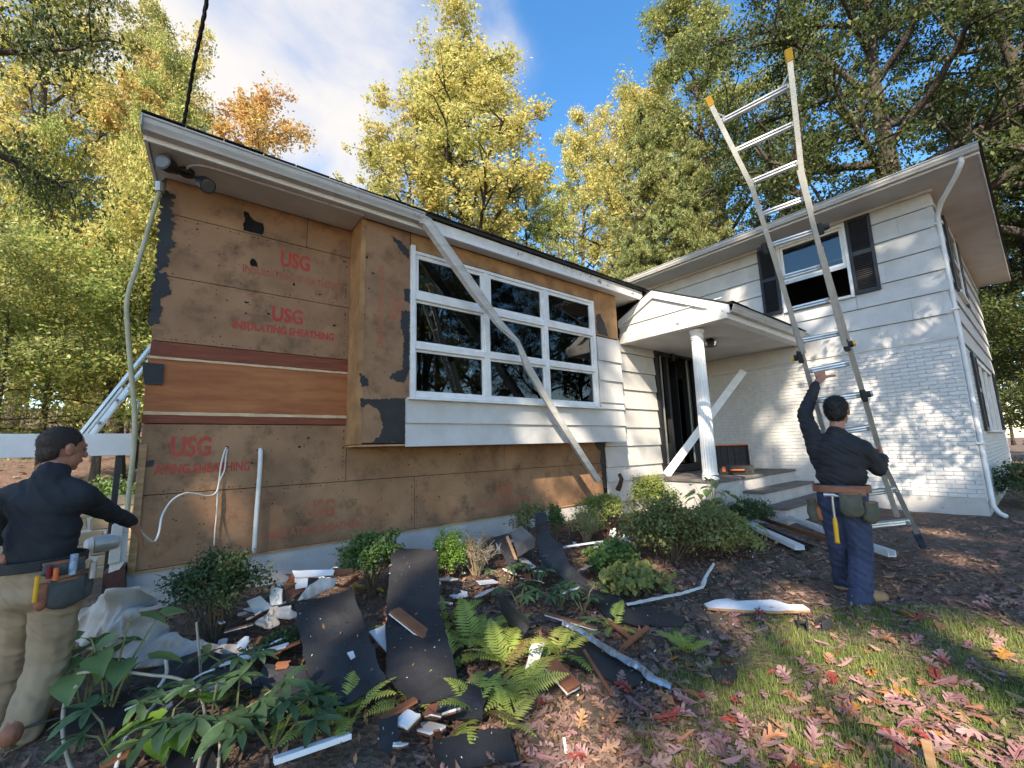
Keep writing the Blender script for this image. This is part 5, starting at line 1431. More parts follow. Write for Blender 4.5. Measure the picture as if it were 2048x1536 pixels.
def pick_near():
    while True:
        px, py = rl2.uniform(850, 2150), rl2.uniform(1035, 1640)
        p = gp(px, min(py, 1700))
        if math.hypot(p.x-2.75, p.y+.25) < 1.75 and rl2.random() < .8: continue
        if p.y < 4.5 and not (p.x > 6.4 and p.y > 2.5) and p.x < 9.5: return p.x, p.y, p.z+.010
def pick_bed():
    x, y = rl2.uniform(-1.0, 6.3), rl2.uniform(1.6, 4.65); return x, y, gn(x, y)+.012
def pick_wood():
    while True:
        a = math.radians(rl2.uniform(-25, 140)); d = rl2.uniform(7, 30); x, y = math.cos(a)*d, math.sin(a)*d
        if not (-.3 < x < 17.5 and .5 < y < 13): return x, y, gn(x, y)+.03
litter(3300, pick_near, FALL['mix'], 'leaf_litter', .3, .85)
litter(900, pick_bed, FALL['mix'], 'bed_litter', .28, .7)
litter(2600, pick_wood, FALL['mix'], 'wood_litter', .9, 2.0)
# crumbled mulch and paint flakes
ml = MB(); rm_ = random.Random(8)
V = []; 
def chips(n_, pick, m, name, s0, s1):
    C_ = np.array([pick() for _ in range(n_)]); C_[:, 2] += .004
    npr = np.random.default_rng(n_); v, f = leaf_quads(C_, s1, npr, up=1.2, aspect=.45, var=.6)
    tag(quick(name, v, f, m), name.replace('_', ' ')+' strewn over the ground', 'debris', None, 'stuff')
chips(5200, lambda: list(pick_near()), mat('mulch', (.13, .085, .06), (.21, .13, .09), scale=3, rough=.95, island=.5), 'mulch', .01, .035)
chips(3800, lambda: list(pick_bed()), mat('bed_mulch', (.15, .09, .06), (.24, .13, .08), scale=3, rough=.95, island=.5), 'bed_mulch', .01, .045)
chips(420, lambda: list(pick_bed()), mat('paint_flakes', (.62, .60, .56), rough=.7), 'paint_flakes', .01, .02)

# ---- grass of the lawn corner
ng = 60000
npr = np.random.default_rng(3)
X_ = npr.uniform(1.3, 5.2, ng*2); Y_ = npr.uniform(-1.2, 1.9, ng*2)
dd = np.hypot(X_-2.75, Y_+.25); nz_ = np.array([noise.noise(Vector((x*2.2, y*2.2, 7))) for x, y in zip(X_, Y_)])
keep = (dd < 1.95+.55*nz_) & (npr.random(len(X_)) < .30+.9*(nz_ > -.05))
X_, Y_ = X_[keep][:ng], Y_[keep][:ng]; n_ = len(X_)
Z_ = np.array([gn(x, y) for x, y in zip(X_, Y_)]); hgt = npr.uniform(.012, .040, n_)*(1+.5*np.maximum(0, nz_[keep][:ng])); az = npr.uniform(0, 6.28, n_); ln_ = npr.normal(0, .55, n_)
base_ = np.stack([X_, Y_, Z_], 1); sd = np.stack([np.cos(az), np.sin(az), np.zeros(n_)], 1)*.0022; fw = np.stack([-np.sin(az)*ln_, np.cos(az)*ln_, np.ones(n_)], 1)
v = np.empty((n_, 3, 3), dtype=np.float32); v[:, 0] = base_-sd; v[:, 1] = base_+sd; v[:, 2] = base_+fw*hgt[:, None]
LEAF['grass'] = ramp_leaf('grass_blade', [(0, (.11, .16, .035)), (.5, (.20, .26, .06)), (1, (.38, .37, .13))], trans=.3, noise_scale=2.5)
tag(quick('grass', v.reshape(-1, 3), np.arange(n_*3).reshape(n_, 3), LEAF['grass']), 'thin short grass in the near corner of the lawn', 'grass', None, 'stuff')
# ================================================================ DEBRIS OF THE STRIPPING
def slab(name, label, cat, pts, thick, m, group=None, wav=.012, cuts=3, ctrl=(), freq=3.0, rag=.0, seed=0, edge=None, fold=0.0):
    """sheet through ground points (px,py,height): its own plane, real thickness, gentle waviness"""
    P3 = [gp(*p) for p in pts]
    c = sum(P3, Vector())/len(P3)
    n = Vector()
    for i in range(len(P3)): n += (P3[i]-c).cross(P3[(i+1) % len(P3)]-c)
    n.normalize()
    if n.z < 0: n = -n; P3 = P3[::-1]
    ax = (P3[1]-P3[0]); ax = (ax-n*ax.dot(n)).normalized(); ay = n.cross(ax)
    ctl = [((p-c).dot(ax), (p-c).dot(ay), (p-c).dot(n)) for p in P3]
    poly = [(a, b) for a, b, _ in ctl]
    if rag: poly = [tuple(q) for q in ragged(poly, rag, .05, seed)]
    for p in ctrl:
        q = gp(*p)-c; ctl.append((q.dot(ax), q.dot(ay), q.dot(n)))
    def off(a, b):
        s = w_ = 0
        for x, y, z in ctl:
            k = 1/((a-x)**2+(b-y)**2+1e-4)**1.5; s += k*z; w_ += k
        return s/w_+(0 if not fold else fold*(1-2*abs(noise.noise(Vector((a*freq*1.9+b*1.5, b*freq*.55, seed))))))+wav*noise.noise(Vector((a*freq, b*freq, seed*3.7)))+wav*.4*noise.noise(Vector((a*freq*3, b*freq*3, seed)))
    bm = bmesh.new()
    vs = [bm.verts.new((a, b, 0)) for a, b in poly]; bm.faces.new(vs)
    bmesh.ops.triangulate(bm, faces=bm.faces)
    for _ in range(cuts):
        es = [e for e in bm.edges if e.calc_length() > (.02 if fold else .06)]
        if not es: break
        bmesh.ops.subdivide_edges(bm, edges=es, cuts=1)
        bmesh.ops.triangulate(bm, faces=bm.faces)
    bmesh.ops.recalc_face_normals(bm, faces=bm.faces)
    if sum(f.normal.z for f in bm.faces) < 0: bmesh.ops.reverse_faces(bm, faces=bm.faces)
    top = list(bm.verts); base = {}
    for v in top:
        a, b = v.co.x, v.co.y; v.co = Vector((a, b, off(a, b)))
    tf = list(bm.faces); be = [e for e in bm.edges if len(e.link_faces) == 1]
    for v in top: base[v] = bm.verts.new(v.co-Vector((0, 0, thick)))
    for f in tf: bm.faces.new([base[v] for v in reversed(f.verts)])
    for e in be:
        v0, v1 = e.verts
        f = bm.faces.new((v0, v1, base[v1], base[v0]))
        if edge: f.material_index = 1
    bmesh.ops.recalc_face_normals(bm, faces=bm.faces)
    me = bpy.data.meshes.new(name); bm.to_mesh(me); bm.free(); me.materials.append(M[m])
    if edge: me.materials.append(M[edge])
    R_ = Matrix((ax, ay, n)).transposed().to_4x4(); R_.translation = c
    o = link(name, me); o.matrix_world = R_
    return tag(o, label, cat, group)
FG = 'sheets of black felt board'
SHEETS = []
def sh(label, pts, wav=.012, ctrl=(), rag=.006, seed=0, thick=.010, m='felt'):
    o = slab('felt_sheet', label, 'felt sheet', pts, thick, m, FG, wav*1.1, 4, ctrl, 3.0, rag*1.4, seed); SHEETS.append(o); return o
sh('wide black felt sheet lying left of the tall one, torn hole in it', [(588, 1209, .30), (703, 1175, .34), (742, 1290, .22), (777, 1368, .12), (700, 1405, .10), (640, 1425, .08), (606, 1310, .16)], .02, (), .006, 1)
sh('tall black felt sheet leaning up towards the wall', [(784, 1093, .44), (874, 1101, .46), (881, 1218, .26), (771, 1220, .24)], .012, (), .004, 2)
sh('long black felt sheet under the brown plank', [(772, 1214, .25), (878, 1214, .25), (905, 1310, .18), (923, 1382, .12), (831, 1412, .10), (773, 1352, .14)], .014, (), .006, 3)
sh('brown stained felt sheet sagging beside the hellebore', [(530, 1330, .14), (610, 1330, .16), (655, 1420, .09), (600, 1450, .06), (540, 1425, .07), (505, 1380, .08)], .03, (), .01, 4)
sh('black felt sheet at the bottom edge beside the pavers', [(867, 1478, .06), (1024, 1450, .07), (1030, 1516, .05), (880, 1545, .05)], .012, (), .01, 5)
sh('crumpled black felt sheet between the ferns and the bottom sheet', [(846, 1408, .08), (920, 1387, .10), (979, 1342, .11), (996, 1338, .10), (962, 1436, .06), (864, 1440, .05)], .03, (), .012, 6)
sh('small black felt scrap beside the white block', [(757, 1440, .10), (795, 1432, .11), (792, 1510, .07), (765, 1500, .06)], .02, (), .012, 7)
sh('standing black felt sheet leaning near the twiggy shrub', [(1068, 1026, .52), (1091, 1023, .54), (1100, 1073, .42), (1122, 1086, .38), (1135, 1126, .24), (1191, 1179, .06), (1160, 1186, .05), (1110, 1145, .16), (1083, 1136, .22)], .014, (), .006, 8)
sh('flat black felt sheet with a pointed end by the pachysandra', [(1160, 1186, .05), (1191, 1179, .06), (1372, 1236, .035), (1363, 1251, .03), (1272, 1248, .035), (1215, 1232, .04)], .010, (), .010, 9)
sh('black felt board standing on edge behind the big fern', [(996, 1192, .30), (1014, 1198, .32), (1062, 1245, .20), (1044, 1279, .08), (1022, 1258, .08)], .010, (), .006, 10)
sh('flat black felt sheet with a rounded end under the foil strip', [(1138, 1267, .06), (1179, 1279, .05), (1240, 1316, .045), (1287, 1351, .04), (1280, 1366, .035), (1262, 1371, .035), (1210, 1354, .035), (1122, 1320, .05)], .012, (), .006, 11)
sh('small black felt scrap alone on the lawn edge', [(1416, 1338, .03), (1466, 1333, .03), (1474, 1352, .03), (1460, 1372, .025), (1432, 1362, .025)], .008, (), .006, 12)
sh('black felt sheet half under the canvas cloth', [(300, 1345, .06), (410, 1295, .14), (500, 1318, .16), (520, 1375, .10), (430, 1372, .07), (330, 1385, .05)], .03, (), .012, 13)
sh('black felt sheet in the shade under the heart leaves', [(120, 1420, .04), (235, 1375, .08), (290, 1400, .06), (240, 1450, .04), (130, 1470, .03)], .02, (), .012, 14)
sh('black felt strip running off the bottom edge', [(345, 1445, .06), (420, 1440, .07), (445, 1545, .05), (335, 1545, .04)], .016, (), .012, 15)
sh('charcoal felt plank propped beside the orange stick', [(988, 1076, .30), (1013, 1072, .32), (1045, 1134, .12), (1019, 1138, .10)], .006, (), .006, 16)
slab('roof_shingle', 'grey old roof shingle propped near the dry twigs', 'shingle', [(1022, 1067, .34), (1041, 1051, .40), (1072, 1076, .34), (1069, 1095, .26), (1035, 1114, .16)], .012, 'slate', None, .008, 2, (), 3, .004, 17)
# canvas drop cloth
def cloth(label, pts, ctrl, seed, wav, freq=7.5):
    o = slab('drop_cloth', label, 'cloth', pts, .006, 'canvas', 'canvas drop cloths', wav*.4, 8, ctrl, freq, .015, seed, None, wav*.9)
    for p in o.data.polygons: p.use_smooth = True
    return o
cloth('big heap of pale canvas drop cloth at the foot of the wall corner', [(140, 1268, .10), (172, 1215, .30), (225, 1180, .48), (285, 1172, .46), (320, 1205, .30), (345, 1255, .16), (390, 1283, .12), (480, 1286, .10), (500, 1300, .06), (400, 1318, .06), (330, 1330, .05), (275, 1338, .04), (205, 1300, .07)],
      [(260, 1225, .36), (230, 1250, .26), (300, 1260, .20), (330, 1290, .12), (200, 1262, .2)], 21, .055)
cloth('small crumpled canvas cloth left of the wide black sheet', [(513, 1248, .10), (544, 1216, .18), (584, 1211, .22), (600, 1231, .18), (560, 1250, .10), (530, 1260, .06)], [(560, 1228, .2)], 22, .03)
cloth('crumpled canvas scrap among the broken white shingles', [(595, 1201, .24), (620, 1172, .3), (641, 1157, .32), (672, 1160, .30), (669, 1177, .26), (630, 1195, .22)], [], 23, .025)

PG = 'broken painted shingles'
def plank(label, a, b, wd, th=.012, m='white', under=None, name='broken_shingle', cat='shingle', roll=0.0, group=PG, jag=.25, seed=0):
    A, B_ = gp(*a), gp(*b); d = (B_-A); ln_ = d.length; d.normalize(); r = random.Random(seed or int(a[0]*7+a[1]))
    up = Vector((0, 0, 1)); s = d.cross(up).normalized(); nn = s.cross(d)
    s, nn = s*math.cos(roll)+nn*math.sin(roll), nn*math.cos(roll)-s*math.sin(roll)
    def end(x, sg): return [(x+sg*r.uniform(-.5, .5)*jag*wd, -wd/2), (x+sg*r.uniform(0, 1)*jag*wd, -wd*.15), (x+sg*r.uniform(-.6, .4)*jag*wd, wd*.2), (x, wd/2)]
    out_ = end(ln_, 1); back = end(0, -1)[::-1]
    poly = [(0, -wd/2)] + out_ + back[0:3]
    poly = out_+back
    vs = [A+d*x+s*y for x, y in poly]
    mb = MB().prism([v for v in vs], nn*th)
    o = mb.build(name, M[m], None, bevel=.0015)
    if under:
        o2 = MB().prism([v-nn*.0015+(nn*0) for v in vs], -nn*th*.55).build('wood_back', M[under], o)
    return tag(o, label, cat, group)
plank('brown plank lying across the long black felt sheet', (788, 1222, .275), (856, 1275, .20), .085, .016, 'planks', 'white', 'plank', 'plank', 0, None, .02)
plank('long white board lying at the bottom of the bed', (548, 1528, .10), (700, 1476, .09), .085, .022, 'trim', None, 'white_board', 'board', .35, None, .05)
slab('white_board', 'white board with jagged broken ends on the pavers', 'board', [(1407, 1207, .05), (1430, 1199, .055), (1456, 1196, .055), (1458, 1201, .055), (1545, 1199, .055), (1575, 1208, .05), (1606, 1209, .05), (1620, 1219, .04), (1560, 1223, .045), (1448, 1217, .045), (1415, 1214, .045)], .02, 'trim', None, .003, 3, (), 3, .003, 31, 'bare')
plank('brown plank with a white end between ferns and pavers', (1100, 1327, .11), (1148, 1380, .05), .10, .02, 'planks', 'white', 'plank', 'plank', 0, None, .03)
plank('thin brown tapered board at the head of the foil strip', (1092, 1228, .12), (1192, 1258, .10), .05, .012, 'planks', 'white', 'plank', 'plank', .2, None, .3)
plank('brown splintered stick crossed by another near the pavers', (1220, 1246, .07), (1266, 1282, .05), .035, .014, 'planks', None, 'stick', 'stick', 0, None, .6)
plank('reddish stick crossing the splintered one', (1244, 1300, .05), (1296, 1257, .07), .028, .02, 'planks', None, 'stick', 'stick', 0, None, .5)
plank('long thin stick over the rounded black sheet', (1168, 1302, .08), (1224, 1392, .05), .018, .012, 'planks', None, 'stick', 'stick', 0, None, .5)
plank('orange stick leaning against the charcoal plank', (1014, 1074, .34), (1032, 1120, .20), .03, .012, 'bare', None, 'stick', 'stick', 0, None, .4)
plank('white painted board half hidden under the azalea', (1130, 1096, .16), (1275, 1075, .18), .10, .02, 'trim', None, 'white_board', 'board', .3, None, .1)
slab('broken_shingle', 'white scrap with brown stains beside the ferns', 'shingle', [(1063, 1286, .13), (1091, 1284, .13), (1079, 1317, .09), (1066, 1345, .07), (1049, 1342, .07)], .008, 'peel', PG, .012, 2, (), 3, .008, 33)
slab('broken_shingle', 'white triangular piece between the two black sheets', 'shingle', [(738, 1262, .17), (772, 1248, .17), (773, 1303, .13)], .01, 'white', PG, .004, 2, (), 3, .004, 34)
slab('broken_shingle', 'white torn flake showing in the hole of the wide black sheet', 'shingle', [(694, 1305, .235), (706, 1301, .235), (711, 1313, .225), (702, 1318, .225)], .004, 'white', PG, .002, 1, (), 3, .003, 35)
plank('brown piece in front of the white block near the bottom', (768, 1438, .09), (832, 1402, .11), .07, .012, 'planks', None, 'broken_shingle', 'shingle', .2)
plank('white and brown block of shingle near the bottom scrap', (800, 1456, .08), (828, 1428, .10), .11, .014, 'white', 'planks', 'broken_shingle', 'shingle', .15)
plank('thin wood splinter at the edge of the long black sheet', (915, 1385, .10), (924, 1432, .05), .03, .012, 'planks', 'white', 'stick', 'stick', 0, None, .3)
slab('broken_shingle', 'white shingle standing upright beside the small cloth', 'shingle', [(538, 1168, .30), (564, 1177, .30), (564, 1208, .20), (541, 1211, .19)], .009, 'white', PG, .004, 2, (), 3, .006, 36)
slab('broken_shingle', 'white shingle leaning left of the small cloth', 'shingle', [(493, 1202, .20), (521, 1191, .22), (547, 1213, .17), (510, 1228, .13)], .009, 'white', PG, .004, 2, (), 3, .006, 37)
slab('broken_shingle', 'long white shingle on top of the heap by the wall', 'shingle', [(584, 1141, .36), (669, 1139, .37), (666, 1149, .35), (618, 1153, .34), (590, 1155, .33)], .010, 'white', PG, .004, 2, (), 3, .004, 38)
slab('broken_shingle', 'white shingle hanging below the long one on the heap', 'shingle', [(589, 1156, .32), (616, 1154, .33), (614, 1174, .27), (591, 1178, .25)], .009, 'white', PG, .004, 2, (), 3, .006, 39)
slab('broken_shingle', 'brown backed shingle under the long white one', 'shingle', [(567, 1171, .28), (587, 1146, .32), (612, 1180, .24), (573, 1205, .18)], .010, 'planks', PG, .005, 2, (), 3, .008, 40)
slab('broken_shingle', 'brown shingle lying over the heap right end', 'shingle', [(640, 1141, .35), (705, 1136, .36), (708, 1146, .34), (650, 1153, .33)], .010, 'planks', PG, .005, 2, (), 3, .006, 41)
plank('white shingle with a brown edge in front of the tiny boxwood', (505, 1314, .12), (576, 1292, .13), .065, .014, 'white', 'planks', 'broken_shingle', 'shingle', .1)
plank('brown shingle end touching the wide black sheet', (574, 1296, .14), (602, 1284, .16), .055, .012, 'planks', None, 'broken_shingle', 'shingle', .1)
plank('short white shingle above the star-leaved hellebore', (440, 1332, .12), (474, 1322, .12), .05, .012, 'white', None, 'broken_shingle', 'shingle', .1)
plank('narrow white strip among the pale cables', (322, 1428, .07), (345, 1408, .09), .03, .010, 'white', None, 'broken_shingle', 'shingle', 0)
plank('white shard in front of the pachysandra', (1163, 1140, .10), (1196, 1126, .12), .05, .010, 'white', None, 'broken_shingle', 'shingle', .2)
plank('orange brown chip beside the white shard', (1142, 1152, .08), (1160, 1140, .11), .035, .010, 'bare', None, 'broken_shingle', 'shingle', .2)
plank('thin white sliver standing at the bottom of the pavers', (1128, 1478, .02), (1133, 1508, .02), .014, .008, 'white', None, 'broken_shingle', 'shingle', 0)
plank('white lath lying left of the wide black sheet', (495, 1240, .14), (520, 1225, .16), .05, .01, 'white', 'planks', 'broken_shingle', 'shingle', .3)
plank('brown backed shingle behind the small cloth', (560, 1190, .22), (592, 1168, .27), .08, .01, 'planks', None, 'broken_shingle', 'shingle', .4)
plank('grey brown shingle at the foot of the dark boxwood', (455, 1262, .10), (500, 1250, .14), .07, .01, 'planks', 'white', 'broken_shingle', 'shingle', .2)
plank('brown board in shade at the very bottom left', (200, 1536, .05), (300, 1490, .07), .06, .014, 'planks', None, 'plank', 'plank', .1, None, .2)
plank('brown chip under the ferns near the white scrap', (985, 1398, .05), (1025, 1408, .05), .05, .01, 'planks', None, 'broken_shingle', 'shingle', .1)
rsd = random.Random(14)
# heaps of broken shingles thrown down against the foundation
HEAP = (((500, 1225), 70, 55, 'heap beside the small cloth', 13), ((640, 1150), 60, 25, 'heap under the long white shingle', 9), ((520, 1300), 60, 35, 'heap in front of the tiny boxwood', 9), ((1010, 1120), 70, 45, 'litter beside the charcoal plank', 10), ((900, 1170), 60, 40, 'litter under the dry twigs', 8), ((1120, 1140), 50, 40, 'litter at the foot of the standing sheet', 7), ((1250, 1060), 60, 40, 'litter behind the flat boxwood', 6), ((420, 1350), 70, 40, 'litter beside the metal rod', 7), ((860, 1450), 60, 40, 'litter above the bottom sheet', 6))
for (cx, cy), wx, wy_, where, n_ in HEAP:
    for i in range(n_):
        px, py = cx+rsd.uniform(-wx, wx), cy+rsd.uniform(-wy_, wy_); a = rsd.uniform(0, 6.28); h0 = rsd.uniform(.03, .17); ln_ = rsd.uniform(14, 42)
        kind = rsd.choice(('white', 'white', 'planks'))
        plank({'white': 'white painted shingle piece in the ', 'planks': 'brown shingle piece in the '}[kind]+where, (px, py, h0), (px+math.cos(a)*ln_, py+math.sin(a)*ln_*.6, max(.02, h0+rsd.uniform(-.10, .10))), rsd.uniform(.03, .085), rsd.uniform(.006, .012), kind, 'planks' if kind == 'white' else None, 'broken_shingle', 'shingle', rsd.uniform(-.5, .5), {'white': 'white pieces in the ', 'planks': 'brown pieces in the '}[kind]+where, .6, i+int(cx))
for i in range(46):      # small chips lying all through the bed
    x, y = rsd.uniform(.7, 5.4), rsd.uniform(3.2, 4.55)
    z = gn(x, y)+.02+rsd.uniform(0, .05); a = rsd.uniform(0, 6.28); d = Vector((math.cos(a), math.sin(a), rsd.uniform(-.3, .3))); s = d.cross(Vector((0, 0, 1)))
    l, w_ = rsd.uniform(.04, .13), rsd.uniform(.015, .045)
    mm = rsd.choice(('white', 'planks', 'planks', 'bare'))
    o = MB().obox((x, y, z), d*l/2, s*w_/2, d.cross(s)*-.005).build('wood_chip', M[mm], None, bevel=.0015)
    tag(o, {'white': 'small white painted chip in the litter by the wall', 'planks': 'small brown wood chip in the litter by the wall', 'bare': 'small raw orange wood chip in the litter by the wall'}[mm], 'chip', 'loose chips along the wall '+{'white': 'painted', 'planks': 'brown', 'bare': 'raw'}[mm])

# crumpled foil flashing: a creased ribbon
def ribbon(name, label, cat, pts, wd, m, seed, crumple=.012, seg=10):
    P3 = [gp(*p) for p in pts]; r = random.Random(seed); cl = []
    for i in range(len(P3)-1):
        for k in range(seg): cl.append(P3[i].lerp(P3[i+1], k/seg))
    cl.append(P3[-1]); vs = []; fs = []; nw = 4
    for i, p in enumerate(cl):
        d = (cl[min(i+1, len(cl)-1)]-cl[max(i-1, 0)]).normalized(); s = d.cross(Vector((0, 0, 1))).normalized(); w_ = wd*(.75+.4*noise.noise(Vector((i*.13, seed, 0))))
        for j in range(nw+1):
            t = j/nw-.5
            vs.append(p+s*t*w_+Vector((0, 0, .018*math.cos(t*3)+r.uniform(-1, 1)*crumple*.5+crumple*noise.noise(Vector((i*.5, j*.9, seed))))))
    for i in range(len(cl)-1):
        for j in range(nw): q = i*(nw+1)+j; fs.append((q, q+1, q+nw+2, q+nw+1))
    o = MB().add(vs, fs).build(name, M[m], None, fix=False)
    md = o.modifiers.new('thick', 'SOLIDIFY'); md.thickness = .0015
    return tag(o, label, cat)
ribbon('flashing_strip', 'crumpled silver foil flashing strip along the flat black sheet', 'flashing', [(1128, 1246, .13), (1160, 1262, .11), (1197, 1287, .08), (1241, 1314, .07), (1283, 1336, .06), (1302, 1356, .05), (1344, 1374, .03)], .085, 'foil', 3, .006)
ribbon('drip_edge', 'bent grey white drip edge rising at its right end', 'flashing', [(1252, 1211, .06), (1310, 1199, .06), (1362, 1189, .06), (1404, 1176, .07), (1411, 1154, .12), (1427, 1129, .16)], .045, 'gutter', 5, .004)

# white gutter lengths lying by the steps
def trough(label, pts, m='gutter', wd=.09, ht=.07, name='gutter_length'):
    P3 = [gp(*p) for p in pts]
    pr_ = [(-wd/2, 0), (-wd/2, ht), (-wd/2+.006, ht), (-wd/2+.006, .006), (wd/2-.006, .006), (wd/2-.006, ht), (wd/2, ht), (wd/2, 0)]
    return tag(MB().sweep(P3, pr_[::-1]).build(name, M[m]), label, 'gutter', 'gutter lengths on the ground')
trough('bent white gutter length lying in front of the azalea', [(1466, 1037, .12), (1508, 1054, .10), (1518, 1062, .09), (1600, 1100, .05)], 'trim', .10, .05)
trough('long white downpipe lying along the steps behind the man', [(1522, 1022, .10), (1600, 1046, .08), (1680, 1078, .06), (1785, 1114, .04)], 'trim', .075, .06)
trough('black rubber edging lying beside the bent white gutter', [(1530, 1058, .06), (1575, 1078, .05), (1622, 1096, .04)], 'rubber', .06, .03, 'edging_strip')
plank('weathered edging board lying between the gutter lengths', (1520, 1040, .06), (1660, 1085, .03), .03, .05, 'planks', None, 'edging_board', 'board', 0, None, .05)

# board propped on the porch in front of the door
pb = MB(); a_, b_ = Vector((6.92, 4.32, ZP+.012)), onplane(1487, 742, 1, 3.62)
pb.bar(a_, b_, .135, .022, up=(-.9, -.42, 0)); o_ = Vector((-.9, -.42, 0))*.017; pb.bar(a_+o_, b_+o_, .05, .012, up=(-.9, -.42, 0))
tag(pb.build('trim_board', M['trim'], None, bevel=.002), 'long white trim board leaning diagonally behind the porch column', 'board')

# open toolbox on the porch floor
tb = thing('toolbox', 'black and orange toolbox standing open on the porch floor', 'toolbox', (onplane(1470, 940, 2, ZP+.07).x, onplane(1470, 940, 2, ZP+.07).y, ZP+.002), None, math.radians(-58))
M['tool_or'] = mat('orange_plastic', (.62, .13, .03), rough=.5)
bw_, bd_, bh_ = .27, .19, .15
q = MB(); q.box(-bw_, bw_, -bd_, bd_, 0, .02); q.box(-bw_, bw_, -bd_, -bd_+.02, .02, bh_); q.box(-bw_, bw_, bd_-.02, bd_, .02, bh_); q.box(-bw_, -bw_+.02, -bd_+.02, bd_-.02, .02, bh_); q.box(bw_-.02, bw_, -bd_+.02, bd_-.02, .02, bh_)
q.build('body', M['rubber'], tb, bevel=.006)
q = MB(); q.box(-bw_, bw_, bd_+.005, bd_+.025, bh_, bh_+.36); q.box(-bw_, bw_, bd_-.05, bd_+.004, bh_+.34, bh_+.36); q.box(-bw_, -bw_+.02, bd_-.05, bd_+.004, bh_, bh_+.34); q.box(bw_-.02, bw_, bd_-.05, bd_+.004, bh_, bh_+.34)
lid = q.build('lid', M['rubber'], tb, bevel=.006)
for x_ in (-.16, -.05, .06, .17): MB().box(x_-.006, x_+.006, bd_-.02, bd_+.004, bh_+.01, bh_+.34).build('rib', M['black'], lid, fix=False)
for z_ in (.12, .24): MB().box(-bw_+.02, bw_-.02, bd_-.018, bd_+.003, bh_+z_-.006, bh_+z_+.006).build('rib', M['black'], lid, fix=False)
q = MB(); q.box(-bw_-.004, bw_+.004, bd_-.058, bd_-.051, bh_+.345, bh_+.365); q.box(bw_+.001, bw_+.004, bd_-.058, bd_-.045, bh_, bh_+.345); q.box(-bw_-.004, -bw_-.001, bd_-.058, bd_-.045, bh_, bh_+.345); q.build('seal', M['tool_or'], lid, fix=False)
q = MB(); q.tube([(-.11, -bd_-.035, .08), (.11, -bd_-.035, .08)], .017, 10); q.build('handle_grip', M['tool_or'], tb, smooth=False)
for s_ in (-1, 1):
    MB().bar((s_*.12, -bd_-.04, .08), (s_*.12, -bd_, .08), .03, .035).build('handle_arm', M['rubber'], tb, bevel=.004)
    MB().box(s_*.2-.025, s_*.2+.025, -bd_-.014, -bd_-.001, .05, bh_-.01).build('latch', M['tool_or'] if s_ < 0 else M['rubber'], tb, bevel=.003)
rt = random.Random(2)
for i in range(7):
    c0 = Vector((rt.uniform(-.2, .2), rt.uniform(-.12, .12), .09)); a = rt.uniform(0, 3.14); d = Vector((math.cos(a), math.sin(a), rt.uniform(-.1, .3)))*.09
    MB().tube([c0-d, c0, c0+d], [.012, .012, .006], 6).build('hand_tool', M[rt.choice(('alu', 'tool_or', 'black', 'yellow'))], tb)

# ---- cables, conduit, lamps on the stripped wall
def cable(name, label, pts, r_, m, cat='cable', group=None, n=6, sub=4):
    P3 = [Vector(p) for p in pts]; cp = []
    for i in range(len(P3)-1):
        p0, p1, p2, p3 = P3[max(i-1, 0)], P3[i], P3[i+1], P3[min(i+2, len(P3)-1)]
        for k in range(sub):
            t = k/sub; cp.append(.5*((2*p1)+(-p0+p2)*t+(2*p0-5*p1+4*p2-p3)*t*t+(-p0+3*p1-3*p2+p3)*t**3))
    cp.append(P3[-1])
    return tag(MB().tube(cp, r_, n).build(name, M[m], None, smooth=True), label, cat, group)
wy = lambda px, py, dy=.03: tuple(onplane(px, py, 1, Y1-dy))
cable('white_cable', 'white cable looping from the wall hole to the man\'s hand', [wy(455, 893, -.02), wy(449, 903), wy(441, 935), wy(438, 965), wy(432, 985, .05), wy(415, 992, .1), wy(375, 986, .2), wy(345, 1000, .3), wy(325, 1030, .4), wy(318, 1065, .5), wy(308, 1084, .6), wy(290, 1072, .72), wy(278, 1058, .80)], .0075, 'cable_w')
cable('white_cable', 'second white cable hanging straight down from the wall hole', [wy(456, 894, -.02), wy(452, 912), wy(449, 940), wy(437, 970), wy(434, 1020), wy(430, 1060), wy(428, 1092)], .006, 'cable_w')
cable('conduit_pipe', 'upright white conduit pipe standing out from the wall', [wy(520, 900, -.03), wy(521, 905, .03), wy(519, 950, .05), wy(513, 1030, .06), wy(508, 1106, .07)], .020, 'pvc', 'pipe', None, 8)
cv = [onplane(320, 380, 1, 4.62), onplane(302, 440, 1, 4.62), onplane(275, 530, 1, 4.60), onplane(256, 590, 1, 4.58), onplane(254, 640, 1, 4.58), onplane(262, 740, 1, 4.6), onplane(269, 820, 1, 4.62), onplane(268, 890, 1, 4.63), onplane(258, 985, 1, 4.64), onplane(250, 1080, 1, 4.66)]
cable('service_conduit', 'bent pale conduit hanging at the left corner of the house', cv, .017, 'conduit', 'pipe', None, 8)
MB().tube([onplane(320, 366, 1, 4.62), onplane(320, 384, 1, 4.62)], .034, 10).build('conduit_head', M['alum_dull'], bpy.data.objects['service_conduit'])
cable('thin_wire', 'grey wire running down the left corner behind the conduit', [onplane(278, 800, 1, 4.66), onplane(268, 880, 1, 4.68), onplane(262, 960, 1, 4.66), onplane(246, 1040, 1, 4.66), onplane(238, 1090, 1, 4.67)], .008, 'alum_dull')
cable('service_wire', 'thick twisted black overhead wire coming down to the roof edge', [tuple(CAM+ray(365, 262)*4.9), tuple(CAM+ray(374, 212)*4.7), tuple(CAM+ray(388, 130)*4.4), tuple(CAM+ray(405, 50)*4.1), tuple(CAM+ray(416, -10)*3.9), tuple(CAM+ray(450, -220)*3.4)], .010, 'rubber', 'wire', None, 7)
